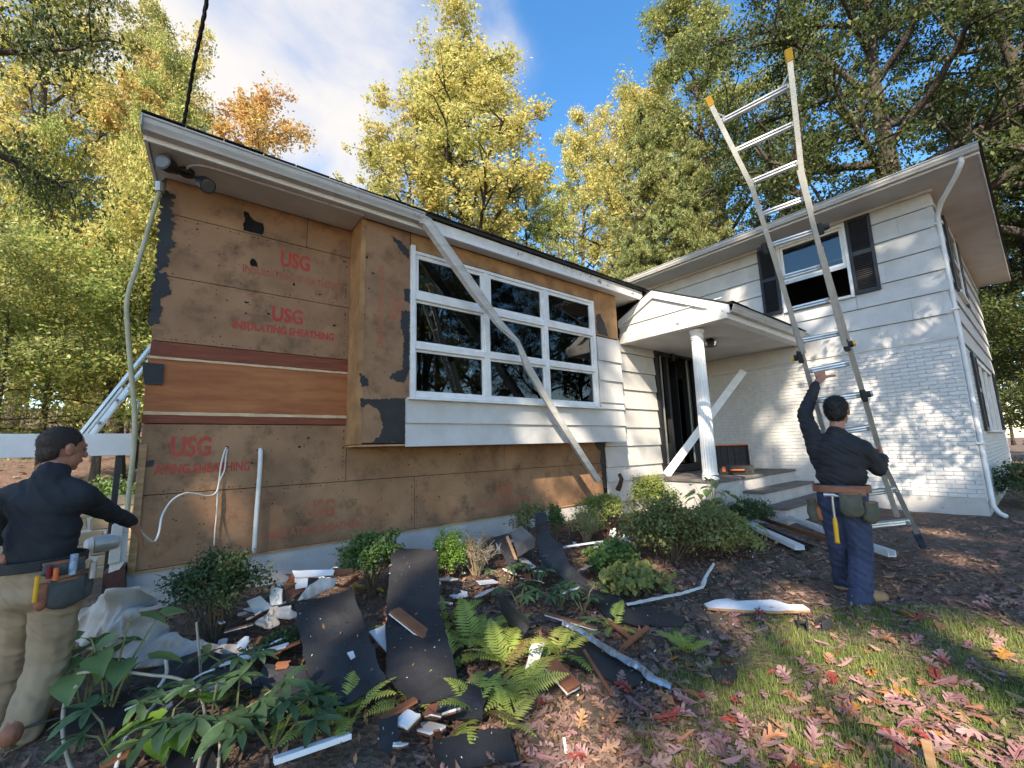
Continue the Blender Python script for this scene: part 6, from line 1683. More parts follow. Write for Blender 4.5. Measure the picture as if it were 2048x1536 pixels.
tw_ = MB(); sw = [Vector((CAM+ray(float(np.interp(-y, [-262, -212, -130, -50, 10, 220], [365, 374, 388, 405, 416, 450])), y)*float(np.interp(-y, [-262, -212, -130, -50, 10, 220], [4.9, 4.7, 4.4, 4.1, 3.9, 3.4]))).tolist()) for y in range(262, -200, -8)]
for ph in (0, 2.1, 4.2):
    tw_.tube([p+Vector((math.cos(i*.8+ph), math.sin(i*.8+ph), .3*math.sin(i*.5+ph)))*.011 for i, p in enumerate(sw)], .009, 5)
tw_.build('wire_strand', M['rubber'], bpy.data.objects['service_wire'], smooth=True)
gw = lambda *p: tuple(gp(*p))
CG = 'loose cables lying in the bed'
cable('loose_cable', 'pale cable looping over the heart leaves to the bottom edge', [gw(150, 1352, .2), gw(165, 1345, .26), (gp(230, 1342, .26)), gp(300, 1350, .22), gp(355, 1357, .2), gp(395, 1380, .17), gp(410, 1430, .12), gp(408, 1480, .09), gp(395, 1540, .06)], .008, 'cable_t', 'cable', CG)
cable('loose_cable', 'tan cable branching off towards the bottom edge', [gp(408, 1440, .11), gp(425, 1465, .10), gp(440, 1485, .09), gp(436, 1545, .06)], .007, 'cable_t', 'cable', CG)
cable('loose_cable', 'white cable ending in a splice at the bottom left', [gp(328, 1305, .20), gp(334, 1340, .18), gp(326, 1362, .16), gp(318, 1375, .15), gp(322, 1390, .13), gp(290, 1430, .1), gp(255, 1470, .09), gp(232, 1536, .06)], .009, 'cable_w', 'cable', CG)
cable('loose_cable', 'dark cable hanging in a loop left of the heart leaves', [gp(155, 1370, .22), gp(130, 1405, .14), gp(126, 1460, .09), gp(132, 1500, .07), gp(145, 1545, .05)], .009, 'cable_t', 'cable', CG)
cable('loose_cable', 'pale wire lying slantwise across the black felt', [gp(250, 1420, .08), gp(320, 1390, .12), gp(365, 1372, .13), gp(400, 1350, .14), gp(430, 1338, .15)], .006, 'cable_w', 'cable', CG)
cable('loose_cable', 'black thin wire trailing past the boot at the left', [gp(-20, 1470, .05), gp(40, 1458, .08), gp(80, 1446, .1), gp(140, 1430, .1)], .006, 'rubber', 'cable', CG)
tag(MB().tube([gp(393, 1245, .42), gp(398, 1300, .25), gp(403, 1365, .05)], [.006, .008, .008], 6).build('ground_rod', M['alum_dull'], None), 'thin metal rod standing beside the dark boxwood', 'rod')

# twin flood lamps under the eave corner
fl = thing('flood_lamp', 'pair of black flood lamps under the eave corner', 'lamp', (-.05, 4.47, ZS-.002))
MB().tube([(0, 0, 0), (0, 0, -.045)], [.06, .055], 12).build('mount', M['black'], fl)
M['lens'] = mat('lamp_lens', (.10, .10, .085), rough=.2)
for k, (jx, jy, jz) in enumerate(((-.10, -.07, -.055), (.13, -.09, -.11))):
    j = Vector((jx*.35, jy*.35, -.06)); c0 = Vector((jx, jy, jz)); d = (c0-j).normalized(); aim = (d+Vector((0, -.5, -.25 if k == 0 else -.5))).normalized()
    MB().tube([(0, 0, -.04), j, j.lerp(c0, .5)], .014, 7).build('knuckle', M['black'], fl)
    hd = MB().tube([j.lerp(c0, .4), j.lerp(c0, .4)+aim*.03, j.lerp(c0, .4)+aim*.09, j.lerp(c0, .4)+aim*.165], [.030, .040, .062, .066], 16).build('lamp_head', M['black'], fl, smooth=False)
    e0 = j.lerp(c0, .4)+aim*.1655; MB().tube([e0, e0+aim*.004], [.058, .052], 16).build('lens', M['lens'], hd)
cable('soffit_cable', 'white cable clipped along the soffit from the flood lamps', [(-.05, 4.46, ZS-.02), (-.03, 4.36, ZS-.012), (.1, 4.29, ZS-.008), (.5, 4.285, ZS-.008), (1.0, 4.28, ZS-.008), (1.46, 4.275, ZS-.008)], .011, 'trim')

# ---- left of the house: white beam on a black post, stone wall, meter, weathered corner board
lb = thing('carport_frame', 'white fascia beam on a black steel post left of the house', 'carport', (0, 0, 0))
MB().box(-6.5, -.235, 4.90, 4.94, 1.396, 1.578).build('beam', M['white'], lb, bevel=.003)
MB().box(-6.5, -.24, 4.941, 5.03, 1.41, 1.55).build('beam_back', M['dark'], lb, fix=False)
MB().box(-.352, -.312, 4.945, 4.985, -.15, 1.396).build('post', M['black'], lb, bevel=.003)
MB().box(-3.4, -3.36, 4.945, 4.985, -.25, 1.396).build('post', M['black'], lb, bevel=.003)
sw_ = thing('stone_wall', 'low tan fieldstone wall behind the man at the corner', 'wall', (0, 0, 0))
M['stone'] = mat('fieldstone', (.46, .34, .20), (.33, .25, .17), scale=5, rough=.9, bump=.5, bscale=20, c3=(.22, .18, .14), s3=4, lo3=.55, hi3=.7, objrand=.35)
MB().box(-2.6, -.25, 6.42, 6.7, -.2, .92).build('core', M['mortar'], sw_, fix=False)
rz_ = random.Random(4); z = .0
while z < .9:
    hh = rz_.uniform(.09, .15); x = -2.6
    while x < -.27:
        ww = min(rz_.uniform(.10, .24), -.25-x)
        st = MB().box(x+.008, x+ww-.008, 6.40+rz_.uniform(-.015, .01), 6.5, z+.006, z+hh-.006)
        st.v = [(a+rz_.uniform(-.014, .014), b, c+rz_.uniform(-.012, .012)) for a, b, c in st.v]
        st.build('stone', M['stone'], sw_, bevel=.014); x += ww
    z += hh
mt = thing('electric_meter', 'grey round electric meter beside the white corner board', 'meter', (-.335, 4.60, .735))
MB().tube([(.06, .02, 0), (-.02, -.01, 0), (-.07, -.035, 0)], [.062, .064, .060], 18).build('housing', M['alum_dull'], mt)
MB().tube([(-.071, -.0355, 0), (-.10, -.047, 0)], [.054, .046], 18).build('glass_cover', M['gutter'], mt)
MB().box(.03, .10, -.02, .09, -.16, .13).build('box', M['gutter'], mt, bevel=.006)
cb = slab
c0 = [onplane(243, 1035, 1, 4.62), onplane(258, 1030, 1, 4.62), onplane(252, 1120, 1, 4.62), onplane(238, 1140, 1, 4.62), onplane(216, 1148, 1, 4.62), onplane(222, 1110, 1, 4.62)]
tag(MB().prism(c0, (0, .03, 0)).build('corner_board', M['peel']), 'peeling white board hanging at the bottom of the wall corner', 'board')
tag(MB().prism([onplane(205, 1150, 1, 4.62), onplane(250, 1135, 1, 4.62), onplane(252, 1185, 1, 4.62), onplane(215, 1185, 1, 4.62)], (0, .25, 0)).build('brick_pier', mat('dark_brick', (.11, .045, .035), (.07, .03, .025), scale=18, rough=.9, bump=.5, bscale=30)), 'dark red brick pier under the peeling corner board', 'pier')
cs = MB(); cs.box(XL-.005, XL+.045, Y1-.018, Y1-.006, .47, 1.48); tag(cs.build('batten', M['bare'], None, bevel=.003), 'raw wood batten nailed up the wall corner', 'batten')
al = thing('extension_ladder', 'aluminium extension ladder leaning behind the white beam', 'ladder', (0, 0, 0), 'ladders')
LA, LBt = Vector((-.24, 6.55, 2.72)), Vector((-1.55, 6.35, -.02)); dl_ = (LBt-LA).normalized(); wl = Vector((.10, .97, .05)).normalized()*.40
nl = dl_.cross(wl).normalized()
for s_ in (0, 1):
    MB().bar(LA+wl*s_, LBt+wl*s_, .03, .085, up=wl).build('rail', M['alu'], al, bevel=.003)
    MB().bar(LA+wl*(.08+.84*s_)+nl*.03+dl_*.6, LBt+wl*(.08+.84*s_)+nl*.03-dl_*.1, .026, .075, up=wl).build('rail', M['alu'], al, bevel=.003)
ll = (LBt-LA).length; k = .15
while k < ll: MB().tube([LA+dl_*k+wl*.01, LA+dl_*k+wl*.99], .017, 8).build('rung', M['alu'], al); k += .30
for s_ in (0, 1): MB().bar(LBt+wl*s_, LBt+wl*s_+dl_*.06, .06, .10, up=wl).build('foot', M['rubber'], al, bevel=.004)

# small things by the man's boot, and the stake in the lawn
jb = thing('ladder_shoe', 'pair of dark metal ladder shoes lying on the moss', 'bracket', gp(1632, 1262))
for k, (dx, dy, a) in enumerate(((-.03, .04, .3), (.07, -.05, -.4))):
    c_, s_ = math.cos(a), math.sin(a); q = MB()
    q.obox((dx, dy, .035), (.045*c_, .045*s_, .01), (-.006*s_, .006*c_, 0), (0, 0, .035)); q.obox((dx-.05*s_, dy+.05*c_, .035), (.045*c_, .045*s_, .01), (-.006*s_, .006*c_, 0), (0, 0, .035)); q.obox((dx-.025*s_, dy+.025*c_, .008), (.05*c_, .05*s_, .008), (-.03*s_, .03*c_, 0), (0, 0, .006))
    q.build('shoe', M['rubber'], jb, bevel=.003); MB().tube([(dx, dy, .05), (dx-.05*s_, dy+.05*c_, .05)], .010, 8).build('pin', M['rubber'], jb)
p0 = gp(1869, 1545); tag(MB().bar(p0+Vector((0, 0, -.05)), p0+Vector((.02, .015, .105)), .032, .02, up=(1, 0, 0)).build('wooden_stake', M['bare'], None, bevel=.002), 'short wooden stake sticking out of the lawn at the bottom edge', 'stake')
tag(MB().tube([gp(1235, 960, .0)*0+Vector((5.83, 4.55, .62)), (5.83, 4.50, .70), (5.83, 4.46, .80), (5.83, 4.50, .88)], [.045, .04, .035, .03], 10).build('standpipe', mat('rusty_iron', (.11, .05, .03), (.06, .035, .03), scale=14, rough=.85, bump=.4)), 'rusty iron pipe end at the bottom of the white siding', 'pipe')

# grit, splinters and shreds lying on the felt sheets
rgx = random.Random(41); C1 = []; C2 = []
for o in SHEETS:
    mw = o.matrix_world; tv = [mw @ v.co for v in o.data.vertices[:len(o.data.vertices)//2]]
    for _ in range(int(4+len(tv)*.05)):
        a, b = rgx.choice(tv), rgx.choice(tv)
        near = [q for q in (b,) if (q-a).length < .12]
        p = a.lerp(near[0], rgx.random()) if near else a+Vector((rgx.uniform(-.012, .012), rgx.uniform(-.012, .012), 0))
        (C1 if rgx.random() < .55 else C2).append((p.x, p.y, p.z+.006))
for C_, nm, m_, sz in ((C1, 'paint_grit', mat('paint_grit', (.60, .58, .53), rough=.8), .010), (C2, 'wood_shreds', mat('wood_shreds', (.26, .15, .09), (.14, .08, .05), scale=4, rough=.9, island=.5), .026)):
    v, f = leaf_quads(np.array(C_), sz, np.random.default_rng(6), up=1.5, aspect=.42, var=.7)
    tag(quick(nm, v, f, m_), nm.replace('_', ' ')+' scattered over the black felt sheets', 'debris', None, 'stuff')
# ================================================================ THE BIG LADDER
KL = 1.04
PB = Vector((CAM+KL*np.array([5.273, .964, -.77])).tolist())
DB = Vector((-.372, .014, .928)).normalized(); DR = Vector((-.263, .959, -.105)); DR = (DR-DB*DR.dot(DB)).normalized()
NL = DB.cross(DR).normalized()
def onlad(px, py, off=0.0):
    d = Vector(ray(px, py).tolist()); c = Vector(CAM.tolist()); t = (PB+NL*off-c).dot(NL)/d.dot(NL); return c+d*t
RR = [(1584.5, 169.7), (1593, 246), (1600, 324), (1611.6, 396.6), (1633.6, 461), (1642, 533.7), (1659, 600), (1681, 666), (1699, 726), (1721, 790), (1741, 854.5), (1761, 914), (1794, 978.5), (1821, 1042.7)]
LL = [(1442, 244), (1469, 303), (1500, 366), (1523.6, 429), (1540.5, 491), (1562.5, 556), (1577, 620), (1599.5, 682), (1617, 742), (1633, 801), (1650, 868), (1667, 930), (1684, 992), (1700, 1055)]
lad = thing('articulated_ladder', 'tall aluminium articulated ladder held upright by the man at the wing', 'ladder', (0, 0, 0), 'ladders')
def railpart(pts, wd=.040, th=.066, m='alu'):
    return MB().sweep(pts, [(-wd/2, -th/2), (wd/2, -th/2), (wd/2, th/2), (-wd/2, th/2)], up=NL).build('rail', M[m], lad, bevel=0)
railpart([onlad(1579, 118), onlad(1603, 345), onlad(1622, 425)])
railpart([onlad(1420, 206), onlad(1502, 370), onlad(1531, 458)])
railpart([onlad(1598, 340, .03), onlad(1690, 692, .03)], .038, .058, 'alum_dull')
railpart([onlad(1504, 372, .03), onlad(1607, 706, .03)], .038, .058, 'alum_dull')
railpart([onlad(1640, 495, -.025), onlad(1766, 925, -.025), onlad(1838, 1076, -.025)])
railpart([onlad(1545, 497, -.025), onlad(1706, 1072, -.025)])
railpart([onlad(1752, 905, .08), onlad(1772, 965, .10), onlad(1794, 1032, .14)], .038, .058, 'alum_dull')
for i, (l_, r__) in enumerate(zip(LL, RR)):
    a, b = onlad(*l_), onlad(*r__); d = b-a
    q = MB(); q.sweep([a+d*.01, b-d*.01], [(-.020, -.024), (.018, -.024), (.024, -.012), (.017, 0), (.024, .012), (.018, .024), (-.020, .024)], up=DB)
    q.build('rung', M['alu'], lad)
    for e_ in (a, b): MB().obox(e_+d*(.05 if e_ is a else -.05), d.normalized()*.014, NL*.030, DB*.020).build('rung_collar', M['alum_dull'], lad, bevel=.003)
for a, b in (((1442, 244), (1428, 218)), ((1584, 170), (1580, 135))):
    A_, B_ = onlad(*a), onlad(*b)
def brace(a, b): MB().tube([onlad(*a), onlad(*b)], .008, 6).build('brace', M['alum_dull'], lad)
brace((1432, 226), (1458, 237)); brace((1581, 140), (1562, 178))
for a, b in (((1576, 100), (1580, 126)), ((1416, 196), (1424, 214))):
    MB().bar(onlad(*a), onlad(*b), .055, .075, up=NL).build('foot', M['yellow'], lad, bevel=.006)
fa, fb_ = onlad(1832, 1064, -.025), onlad(1846, 1092, -.025)
MB().bar(fa, fb_, .06, .09, up=NL).build('foot', mat('blue_black_foot', (.03, .05, .08), (.02, .022, .03), scale=20, rough=.7), lad, bevel=.008)
MB().bar(onlad(1703, 1062, -.025), onlad(1712, 1090, -.025), .06, .09, up=NL).build('foot', M['rubber'], lad, bevel=.008)
def knob(px, py, side, m='rubber', s=1.0):
    c = onlad(px, py); d = (DR*-side)
    k = MB().tube([c, c+d*.05*s], .030*s, 12).build('lock_knob', M['rubber'], lad)
    MB().tube([c+d*.051*s, c+d*.068*s], .026*s, 12).build('knob_cap', M[m], k)
    MB().obox(c, d*.022, NL*.05, DB*.055).build('hinge_block', M['rubber'], lad, bevel=.008)
knob(1600, 714, -1, 'yellow'); knob(1692, 690, 1, 'yellow'); knob(1727, 790, 1, 'alum_dull'); knob(1640, 458, 1, 'rubber'); knob(1530, 497, -1, 'rubber')
MB().obox(onlad(1737, 830, -.058), DB*.085, NL*.001, DR*.011).build('sticker', M['black'], lad)

# ================================================================ PEOPLE
def sphere_pts(c, ax, ay, az, nu=10, nv=8):
    c = Vector(c); vs = []; fs = []
    for i in range(nv+1):
        ph = math.pi*i/nv
        for j in range(nu):
            th = 2*math.pi*j/nu; vs.append(c+ax*math.sin(ph)*math.cos(th)+ay*math.sin(ph)*math.sin(th)+az*math.cos(ph))
    for i in range(nv):
        for j in range(nu): fs.append((i*nu+j, (i+1)*nu+j, (i+1)*nu+(j+1) % nu, i*nu+(j+1) % nu))
    return vs, fs
class Body:
    def __init__(s, P0, scale_off=0.0):
        s.P0 = Vector((P0[0], P0[1], 0)); s.F = s.P0.normalized(); s.L = Vector((-s.F.y, s.F.x, 0)); s.Z = Vector((0, 0, 1))
    def jp(s, px, py, off=0.0):
        d = Vector(ray(px, py).tolist()); c = Vector(CAM.tolist()); t = (s.P0.dot(s.F)+off)/d.dot(s.F); return c+d*t
    def v(s, l, f, z): return s.P0+s.L*l+s.F*f+s.Z*z
class Blob:
    def __init__(s): s.m = MB()
    def ell(s, c, ax, ay, az, n=12):
        s.m.add(*sphere_pts(c, Vector(ax), Vector(ay), Vector(az), n, max(6, n-2))); return s
    def cap(s, a, ra, b, rb, flat=None, fk=1.0):
        a, b = Vector(a), Vector(b); ln_ = (b-a).length; k = max(2, int(ln_/(min(ra, rb)*.38))+1)
        for i in range(k+1):
            t = i/k; r_ = ra+(rb-ra)*t; X, Y, Z = Vector((r_, 0, 0)), Vector((0, r_, 0)), Vector((0, 0, r_))
            if flat is not None:
                n = Vector(flat).normalized(); X, Y, Z = [q-n*q.dot(n)*(1-fk) for q in (X, Y, Z)]
            s.m.add(*sphere_pts(a.lerp(b, t), X, Y, Z, 10, 7))
        return s
    def chain(s, pts, rads, **k):
        for i in range(len(pts)-1): s.cap(pts[i], rads[i], pts[i+1], rads[i+1], **k)
        return s
    def box(s, c, ax, ay, az): s.m.obox(c, ax, ay, az); return s
    def build(s, name, material, parent, voxel=.008, it=6, fold=None):
        me = bpy.data.meshes.new(name); me.from_pydata([tuple(p) for p in s.m.v], [], s.m.f)
        bm = bmesh.new(); bm.from_mesh(me); bmesh.ops.remove_doubles(bm, verts=bm.verts, dist=1e-5); bmesh.ops.recalc_face_normals(bm, faces=bm.faces); bm.to_mesh(me); bm.free()
        o = bpy.data.objects.new(name, me); COL.objects.link(o)
        r_ = o.modifiers.new('r', 'REMESH'); r_.mode = 'VOXEL'; r_.voxel_size = voxel
        if it: q = o.modifiers.new('s', 'SMOOTH'); q.iterations = it; q.factor = .5
        bpy.context.view_layer.update()
        m2 = bpy.data.meshes.new_from_object(o.evaluated_get(bpy.context.evaluated_depsgraph_get()))
        bpy.data.objects.remove(o); bpy.data.meshes.remove(me)
        n = len(m2.vertices); co = np.empty(n*3, dtype=np.float32); m2.vertices.foreach_get('co', co); co = co.reshape(-1, 3)
        if fold:
            no = np.empty(n*3, dtype=np.float32); m2.vertices.foreach_get('normal', no); no = no.reshape(-1, 3)
            d = np.array([fold(Vector(p.tolist())) for p in co]); co = co+no*d[:, None]; m2.vertices.foreach_set('co', co.astype(np.float32).ravel())
        m2.polygons.foreach_set('use_smooth', np.ones(len(m2.polygons), dtype=bool)); m2.update()
        m2.materials.clear(); m2.materials.append(material); m2.name = name
        return link(name, m2, parent)
def folder(amp, fz, fxy, seed, tilt=0.0):
    def f(p):
        q = Vector((p.x*fxy+seed, p.y*fxy, (p.z+tilt*(p.x-p.y))*fz))
        n = noise.noise(q); m = noise.noise(q*2.1+Vector((5, 3, 1)))
        return amp*((1-abs(n)*2.2)*.8+.45*m)-amp*.3
    return f
M['skin'] = mat('skin', (.42, .20, .125), (.36, .155, .10), scale=14, rough=.5, bump=.1, bscale=120, spec=.4)
M['hair'] = mat('black_hair', (.008, .007, .007), (.018, .015, .014), scale=40, rough=.55, bump=.6, bscale=160, bdist=.006)
M['shirt_b'] = mat('black_shirt', (.016, .016, .018), (.024, .024, .027), scale=9, rough=.85, bump=.25, bscale=220)
M['shirt_n'] = mat('navy_shirt', (.013, .016, .021), (.019, .023, .029), scale=9, rough=.9, bump=.25, bscale=220)
M['jeans'] = mat('dark_jeans', (.030, .042, .085), (.045, .060, .115), scale=12, rough=.85, bump=.3, bscale=260)
M['khaki'] = mat('khaki_trousers', (.34, .25, .158), (.27, .195, .122), scale=6, rough=.9, bump=.25, bscale=240)
M['boot'] = mat('tan_boot', (.36, .22, .11), (.26, .15, .075), scale=10, rough=.75, bump=.25, bscale=60)
M['sole'] = mat('boot_sole', (.12, .08, .05), rough=.9)
M['leather'] = mat('brown_leather', (.33, .125, .065), (.24, .085, .045), scale=9, rough=.6, bump=.3, bscale=60)
M['pouch'] = mat('green_canvas_pouch', (.075, .075, .052), (.11, .105, .075), scale=9, rough=.9, bump=.4, bscale=90, c3=(.15, .085, .05), s3=8, lo3=.6, hi3=.7)
M['pouch_g'] = mat('grey_pouch', (.055, .06, .06), (.085, .09, .088), scale=9, rough=.9, bump=.4, bscale=90)
M['red_cloth'] = mat('red_cloth', (.20, .015, .015), rough=.8)
M['blue_can'] = mat('blue_tube', (.03, .14, .30), (.55, .57, .58), scale=22, rough=.4)

def strands(o, n, length, seed, m):
    """short loose hairs standing off a hair surface"""
    me = o.data; rg = np.random.default_rng(seed); k = len(me.vertices); co = np.empty(k*3, dtype=np.float32); me.vertices.foreach_get('co', co); no = np.empty(k*3, dtype=np.float32); me.vertices.foreach_get('normal', no)
    co, no = co.reshape(-1, 3), no.reshape(-1, 3); i = rg.integers(0, k, n); d = no[i]*.55+rg.normal(size=(n, 3))*.45+np.array([0, 0, -.35]); d /= np.linalg.norm(d, axis=1, keepdims=True); s = np.cross(d, rg.normal(size=(n, 3))); s /= np.linalg.norm(s, axis=1, keepdims=True); s *= .0014
    b = co[i]-no[i]*.003; v = np.empty((n, 3, 3), dtype=np.float32); v[:, 0] = b-s; v[:, 1] = b+s; v[:, 2] = b+d*(length*rg.uniform(.5, 1.2, (n, 1)))
    q = quick('hair_strands', v.reshape(-1, 3), np.arange(n*3).reshape(n, 3), m, o); return q
def ring_belt(body, c, rx, ry, z0, z1, m, parent, rot=0.0, name='belt', tilt=0.0):
    ca, sa = math.cos(rot), math.sin(rot); A = body.L*ca+body.F*sa; B_ = body.F*ca-body.L*sa; n = 40; mb = MB()
    for k in range(n):
        t = 2*math.pi*k/n; q = c+A*rx*math.cos(t)+B_*ry*math.sin(t); nrm_ = (A*math.cos(t)/rx+B_*math.sin(t)/ry).normalized(); dz = tilt*math.cos(t)
        mb.v += [tuple(q+Vector((0, 0, z0-c.z+dz))), tuple(q+nrm_*.007+Vector((0, 0, z0-c.z+dz+.004))), tuple(q+nrm_*.007+Vector((0, 0, z1-c.z+dz-.004))), tuple(q+Vector((0, 0, z1-c.z+dz)))]
    for k in range(n):
        a, b = 4*k, 4*((k+1) % n)
        for j in range(3): mb.f.append((a+j, b+j, b+j+1, a+j+1))
    return mb.build(name, m, parent, smooth=False)
def pouch(body, c, w_, h, d, m, parent, rot=0.0, name='pouch', lean=0.0):
    A = body.L*math.cos(rot)+body.F*math.sin(rot); B_ = body.F*math.cos(rot)-body.L*math.sin(rot); Zv = (Vector((0, 0, 1))+A*lean).normalized()
    bl_ = Blob()
    bl_.box(c+Zv*h*.1, A*w_*.46, B_*d*.30, Zv*h*.40); bl_.ell(c-Zv*h*.18, A*w_*.52, B_*d*.55, Zv*h*.34); bl_.ell(c-Zv*h*.05-B_*d*.1, A*w_*.48, B_*d*.5, Zv*h*.40)
    o = bl_.build(name, m, parent, .007, 4, folder(.003, 20, 20, c.x))
    lip = MB(); n = 16
    for k in range(n):
        t = 2*math.pi*k/n; q = c+Zv*h*.5+A*w_*.47*math.cos(t)+B_*d*.36*math.sin(t); lip.v += [tuple(q), tuple(q-Zv*.012)]
    for k in range(n): lip.f.append((2*k, 2*((k+1) % n), 2*((k+1) % n)+1, 2*k+1))
    o2 = lip.build('pouch_lip', M['leather'], o); md = o2.modifiers.new('t', 'SOLIDIFY'); md.thickness = .006
    return o
def hand(bl_, wrist, palm, knux_dir, curl_dir, thumb_dir, spread, s=1.0, curl=(.35, 1.2)):
    """palm + four curled fingers + thumb. knux_dir: along the fingers, curl_dir: where they bend to, spread: across the knuckles (towards the thumb)"""
    k, c, t, sp = Vector(knux_dir).normalized(), Vector(curl_dir).normalized(), Vector(thumb_dir).normalized(), Vector(spread).normalized()
    bl_.cap(wrist, .027*s, palm-k*.035*s, .030*s, flat=c, fk=.75)
    for i in range(4):
        q = palm+sp*(.030-.020*i)*s
        bl_.cap(palm-k*.035*s+sp*(.018-.012*i)*s, .016*s, q+k*.035*s, .0125*s)
        ln_ = (.040, .046, .043, .034)[i]*s; a0, a1 = curl
        d1 = k*math.cos(a0)+c*math.sin(a0); d2 = k*math.cos(a0+a1)+c*math.sin(a0+a1); d3 = k*math.cos(a0+a1*1.7)+c*math.sin(a0+a1*1.7)
        p1 = q+k*.040*s; p2 = p1+d1*ln_; p3 = p2+d2*ln_*.7; p4 = p3+d3*ln_*.5
        bl_.cap(p1, .0105*s, p2, .0098*s); bl_.cap(p2, .0098*s, p3, .0092*s); bl_.cap(p3, .0092*s, p4, .0082*s)
    b0 = palm-k*.025*s+sp*.028*s; b1 = b0+(t*.75+k*.35).normalized()*.042*s; b2 = b1+(t*.9+k*.25+c*.1).normalized()*.034*s
    bl_.cap(b0, .015*s, b1, .0115*s); bl_.cap(b1, .0115*s, b2, .0092*s)
def head(bl_, c, up, fwd, s=1.0):
    up, fwd = Vector(up).normalized(), Vector(fwd); fwd = (fwd-up*fwd.dot(up)).normalized(); sd = fwd.cross(up)
    bl_.ell(c+up*.018*s-fwd*.008*s, sd*.076*s, fwd*.096*s, up*.098*s, 16)
    bl_.ell(c-up*.045*s+fwd*.028*s, sd*.060*s, fwd*.064*s, up*.075*s, 14)
    bl_.ell(c-up*.098*s+fwd*.062*s, sd*.024*s, fwd*.024*s, up*.018*s, 10)
    bl_.cap(c+up*.012*s+fwd*.088*s, .009*s, c-up*.028*s+fwd*.108*s, .015*s)
    bl_.cap(c+up*.024*s+fwd*.078*s-sd*.035*s, .013*s, c+up*.024*s+fwd*.078*s+sd*.035*s, .013*s)
    bl_.cap(c-up*.062*s+fwd*.088*s-sd*.02*s, .008*s, c-up*.062*s+fwd*.088*s+sd*.02*s, .008*s)
    for g in (-1, 1):
        e = c+sd*g*.077*s-up*.008*s-fwd*.006*s
        bl_.ell(e, sd*.010*s, (fwd*.018-up*.004)*s, up*.032*s, 10); bl_.ell(e+sd*g*.006*s-fwd*.01*s+up*.006*s, sd*.007*s, fwd*.012*s, up*.024*s, 8); bl_.ell(e-up*.024*s, sd*.008*s, fwd*.010*s, up*.012*s, 8)
    return sd
def eyes(c, up, fwd, parent, s=1.0):
    up, fwd = Vector(up).normalized(), Vector(fwd); fwd = (fwd-up*fwd.dot(up)).normalized(); sd = fwd.cross(up)
    for g in (-1, 1):
        q = MB().add(*sphere_pts(c+up*.004*s+fwd*.083*s+sd*g*.031*s, sd*.013, fwd*.010, up*.008, 10, 8)); q.build('eye', mat('eye_white', (.5, .48, .45), (.03, .02, .015), scale=30, rough=.3), parent, smooth=True)
def boot(parent, heel, toe, ankle, m, name='boot'):
    heel, toe, ankle = Vector(heel), Vector(toe), Vector(ankle); d = (toe-heel); d.z = 0; d.normalize()
    b = Blob(); b.cap(heel+Vector((0, 0, .045)), .046, toe-d*.05+Vector((0, 0, .035)), .042); b.cap(heel+d*.05+Vector((0, 0, .07)), .047, toe-d*.09+Vector((0, 0, .05)), .044); b.cap(heel+d*.03+Vector((0, 0, .05)), .05, ankle+Vector((0, 0, .06)), .056); b.ell(toe-d*.055+Vector((0, 0, .038)), d*.06, d.cross(Vector((0, 0, 1)))*.05, Vector((0, 0, .042)))
    o = b.build(name, m, parent, .007, 5, folder(.0025, 22, 22, heel.x))
    sd = d.cross(Vector((0, 0, 1))); q = MB(); pl = []
    for k in range(18):
        t = 2*math.pi*k/18; ctr = (heel+toe)/2; L_ = (toe-heel).length/2+.035
        pl.append(Vector((ctr.x, ctr.y, min(heel.z, toe.z)-.004))+d*L_*math.cos(t)+sd*.054*math.sin(t)*(1 if math.cos(t) > 0 else .88))
    MB().prism(pl, (0, 0, .02)).build('sole', M['sole'], o)
    return o

# ---- the man holding the ladder
R_ = Body((4.40, 1.164))
man = thing('person', 'person in black shirt and dark jeans seen from behind, one arm up on the ladder', 'person', (0, 0, 0))
J = R_.jp; F_, L_, Zv = R_.F, R_.L, R_.Z
headc = J(1674, 822, .10); neck = J(1673, 868, .05); shL, elL, wrL, hdL = J(1634, 897, .04), J(1609, 828, .14), J(1633, 766, .34), J(1641, 746, .42)
shR, elR, wrR = J(1724, 900, .02), J(1755, 938, .10), J(1765, 915, .36)
wst, plv = J(1682, 950, 0), J(1684, 990, -.02)
hpL, hpR, knL, knR, anL, anR = J(1664, 1005, 0), J(1706, 1005, -.02), J(1678, 1095, .12), J(1722, 1112, .02), J(1689, 1178, .34), J(1722, 1218, -.03)
fz = gn(4.4, 1.16)
sk = Blob(); face = (F_-L_*.25).normalized()
head(sk, headc, Zv+F_*.12, face, 1.06)
sk.cap(headc-Zv*.05-F_*.015, .056, neck, .056); sk.chain([neck, J(1680, 930, .02), wst, plv], [.05, .085, .09, .09]); sk.cap(neck-Zv*.08, .04, shL, .04); sk.cap(neck-Zv*.08, .04, shR, .04)
sk.chain([shL, elL, wrL], [.045, .038, .028]); sk.chain([shR, elR, wrR], [.045, .038, .028])
rungp = onlad(1642, 737)
hand(sk, wrL, J(1640, 750, .42), Zv+F_*.25, F_, -L_*1.0-Zv*.25, -L_, 1.12, (.5, 1.25))
hand(sk, wrR, wrR+F_*.07+Zv*.02, F_+Zv*.2, L_, Zv, Zv, 1.05, (.4, 1.2))
sk.chain([plv, hpL, knL, anL], [.08, .07, .05, .04]); sk.chain([plv, hpR, knR, anR], [.08, .07, .05, .04])
sk.build('body', M['skin'], man, .0055, 4)
eyes(headc, Zv+F_*.12, face, man, 1.06)
hb = Blob(); up_ = (Zv+F_*.12).normalized(); fw_ = (face-up_*face.dot(up_)).normalized(); sd_ = fw_.cross(up_)
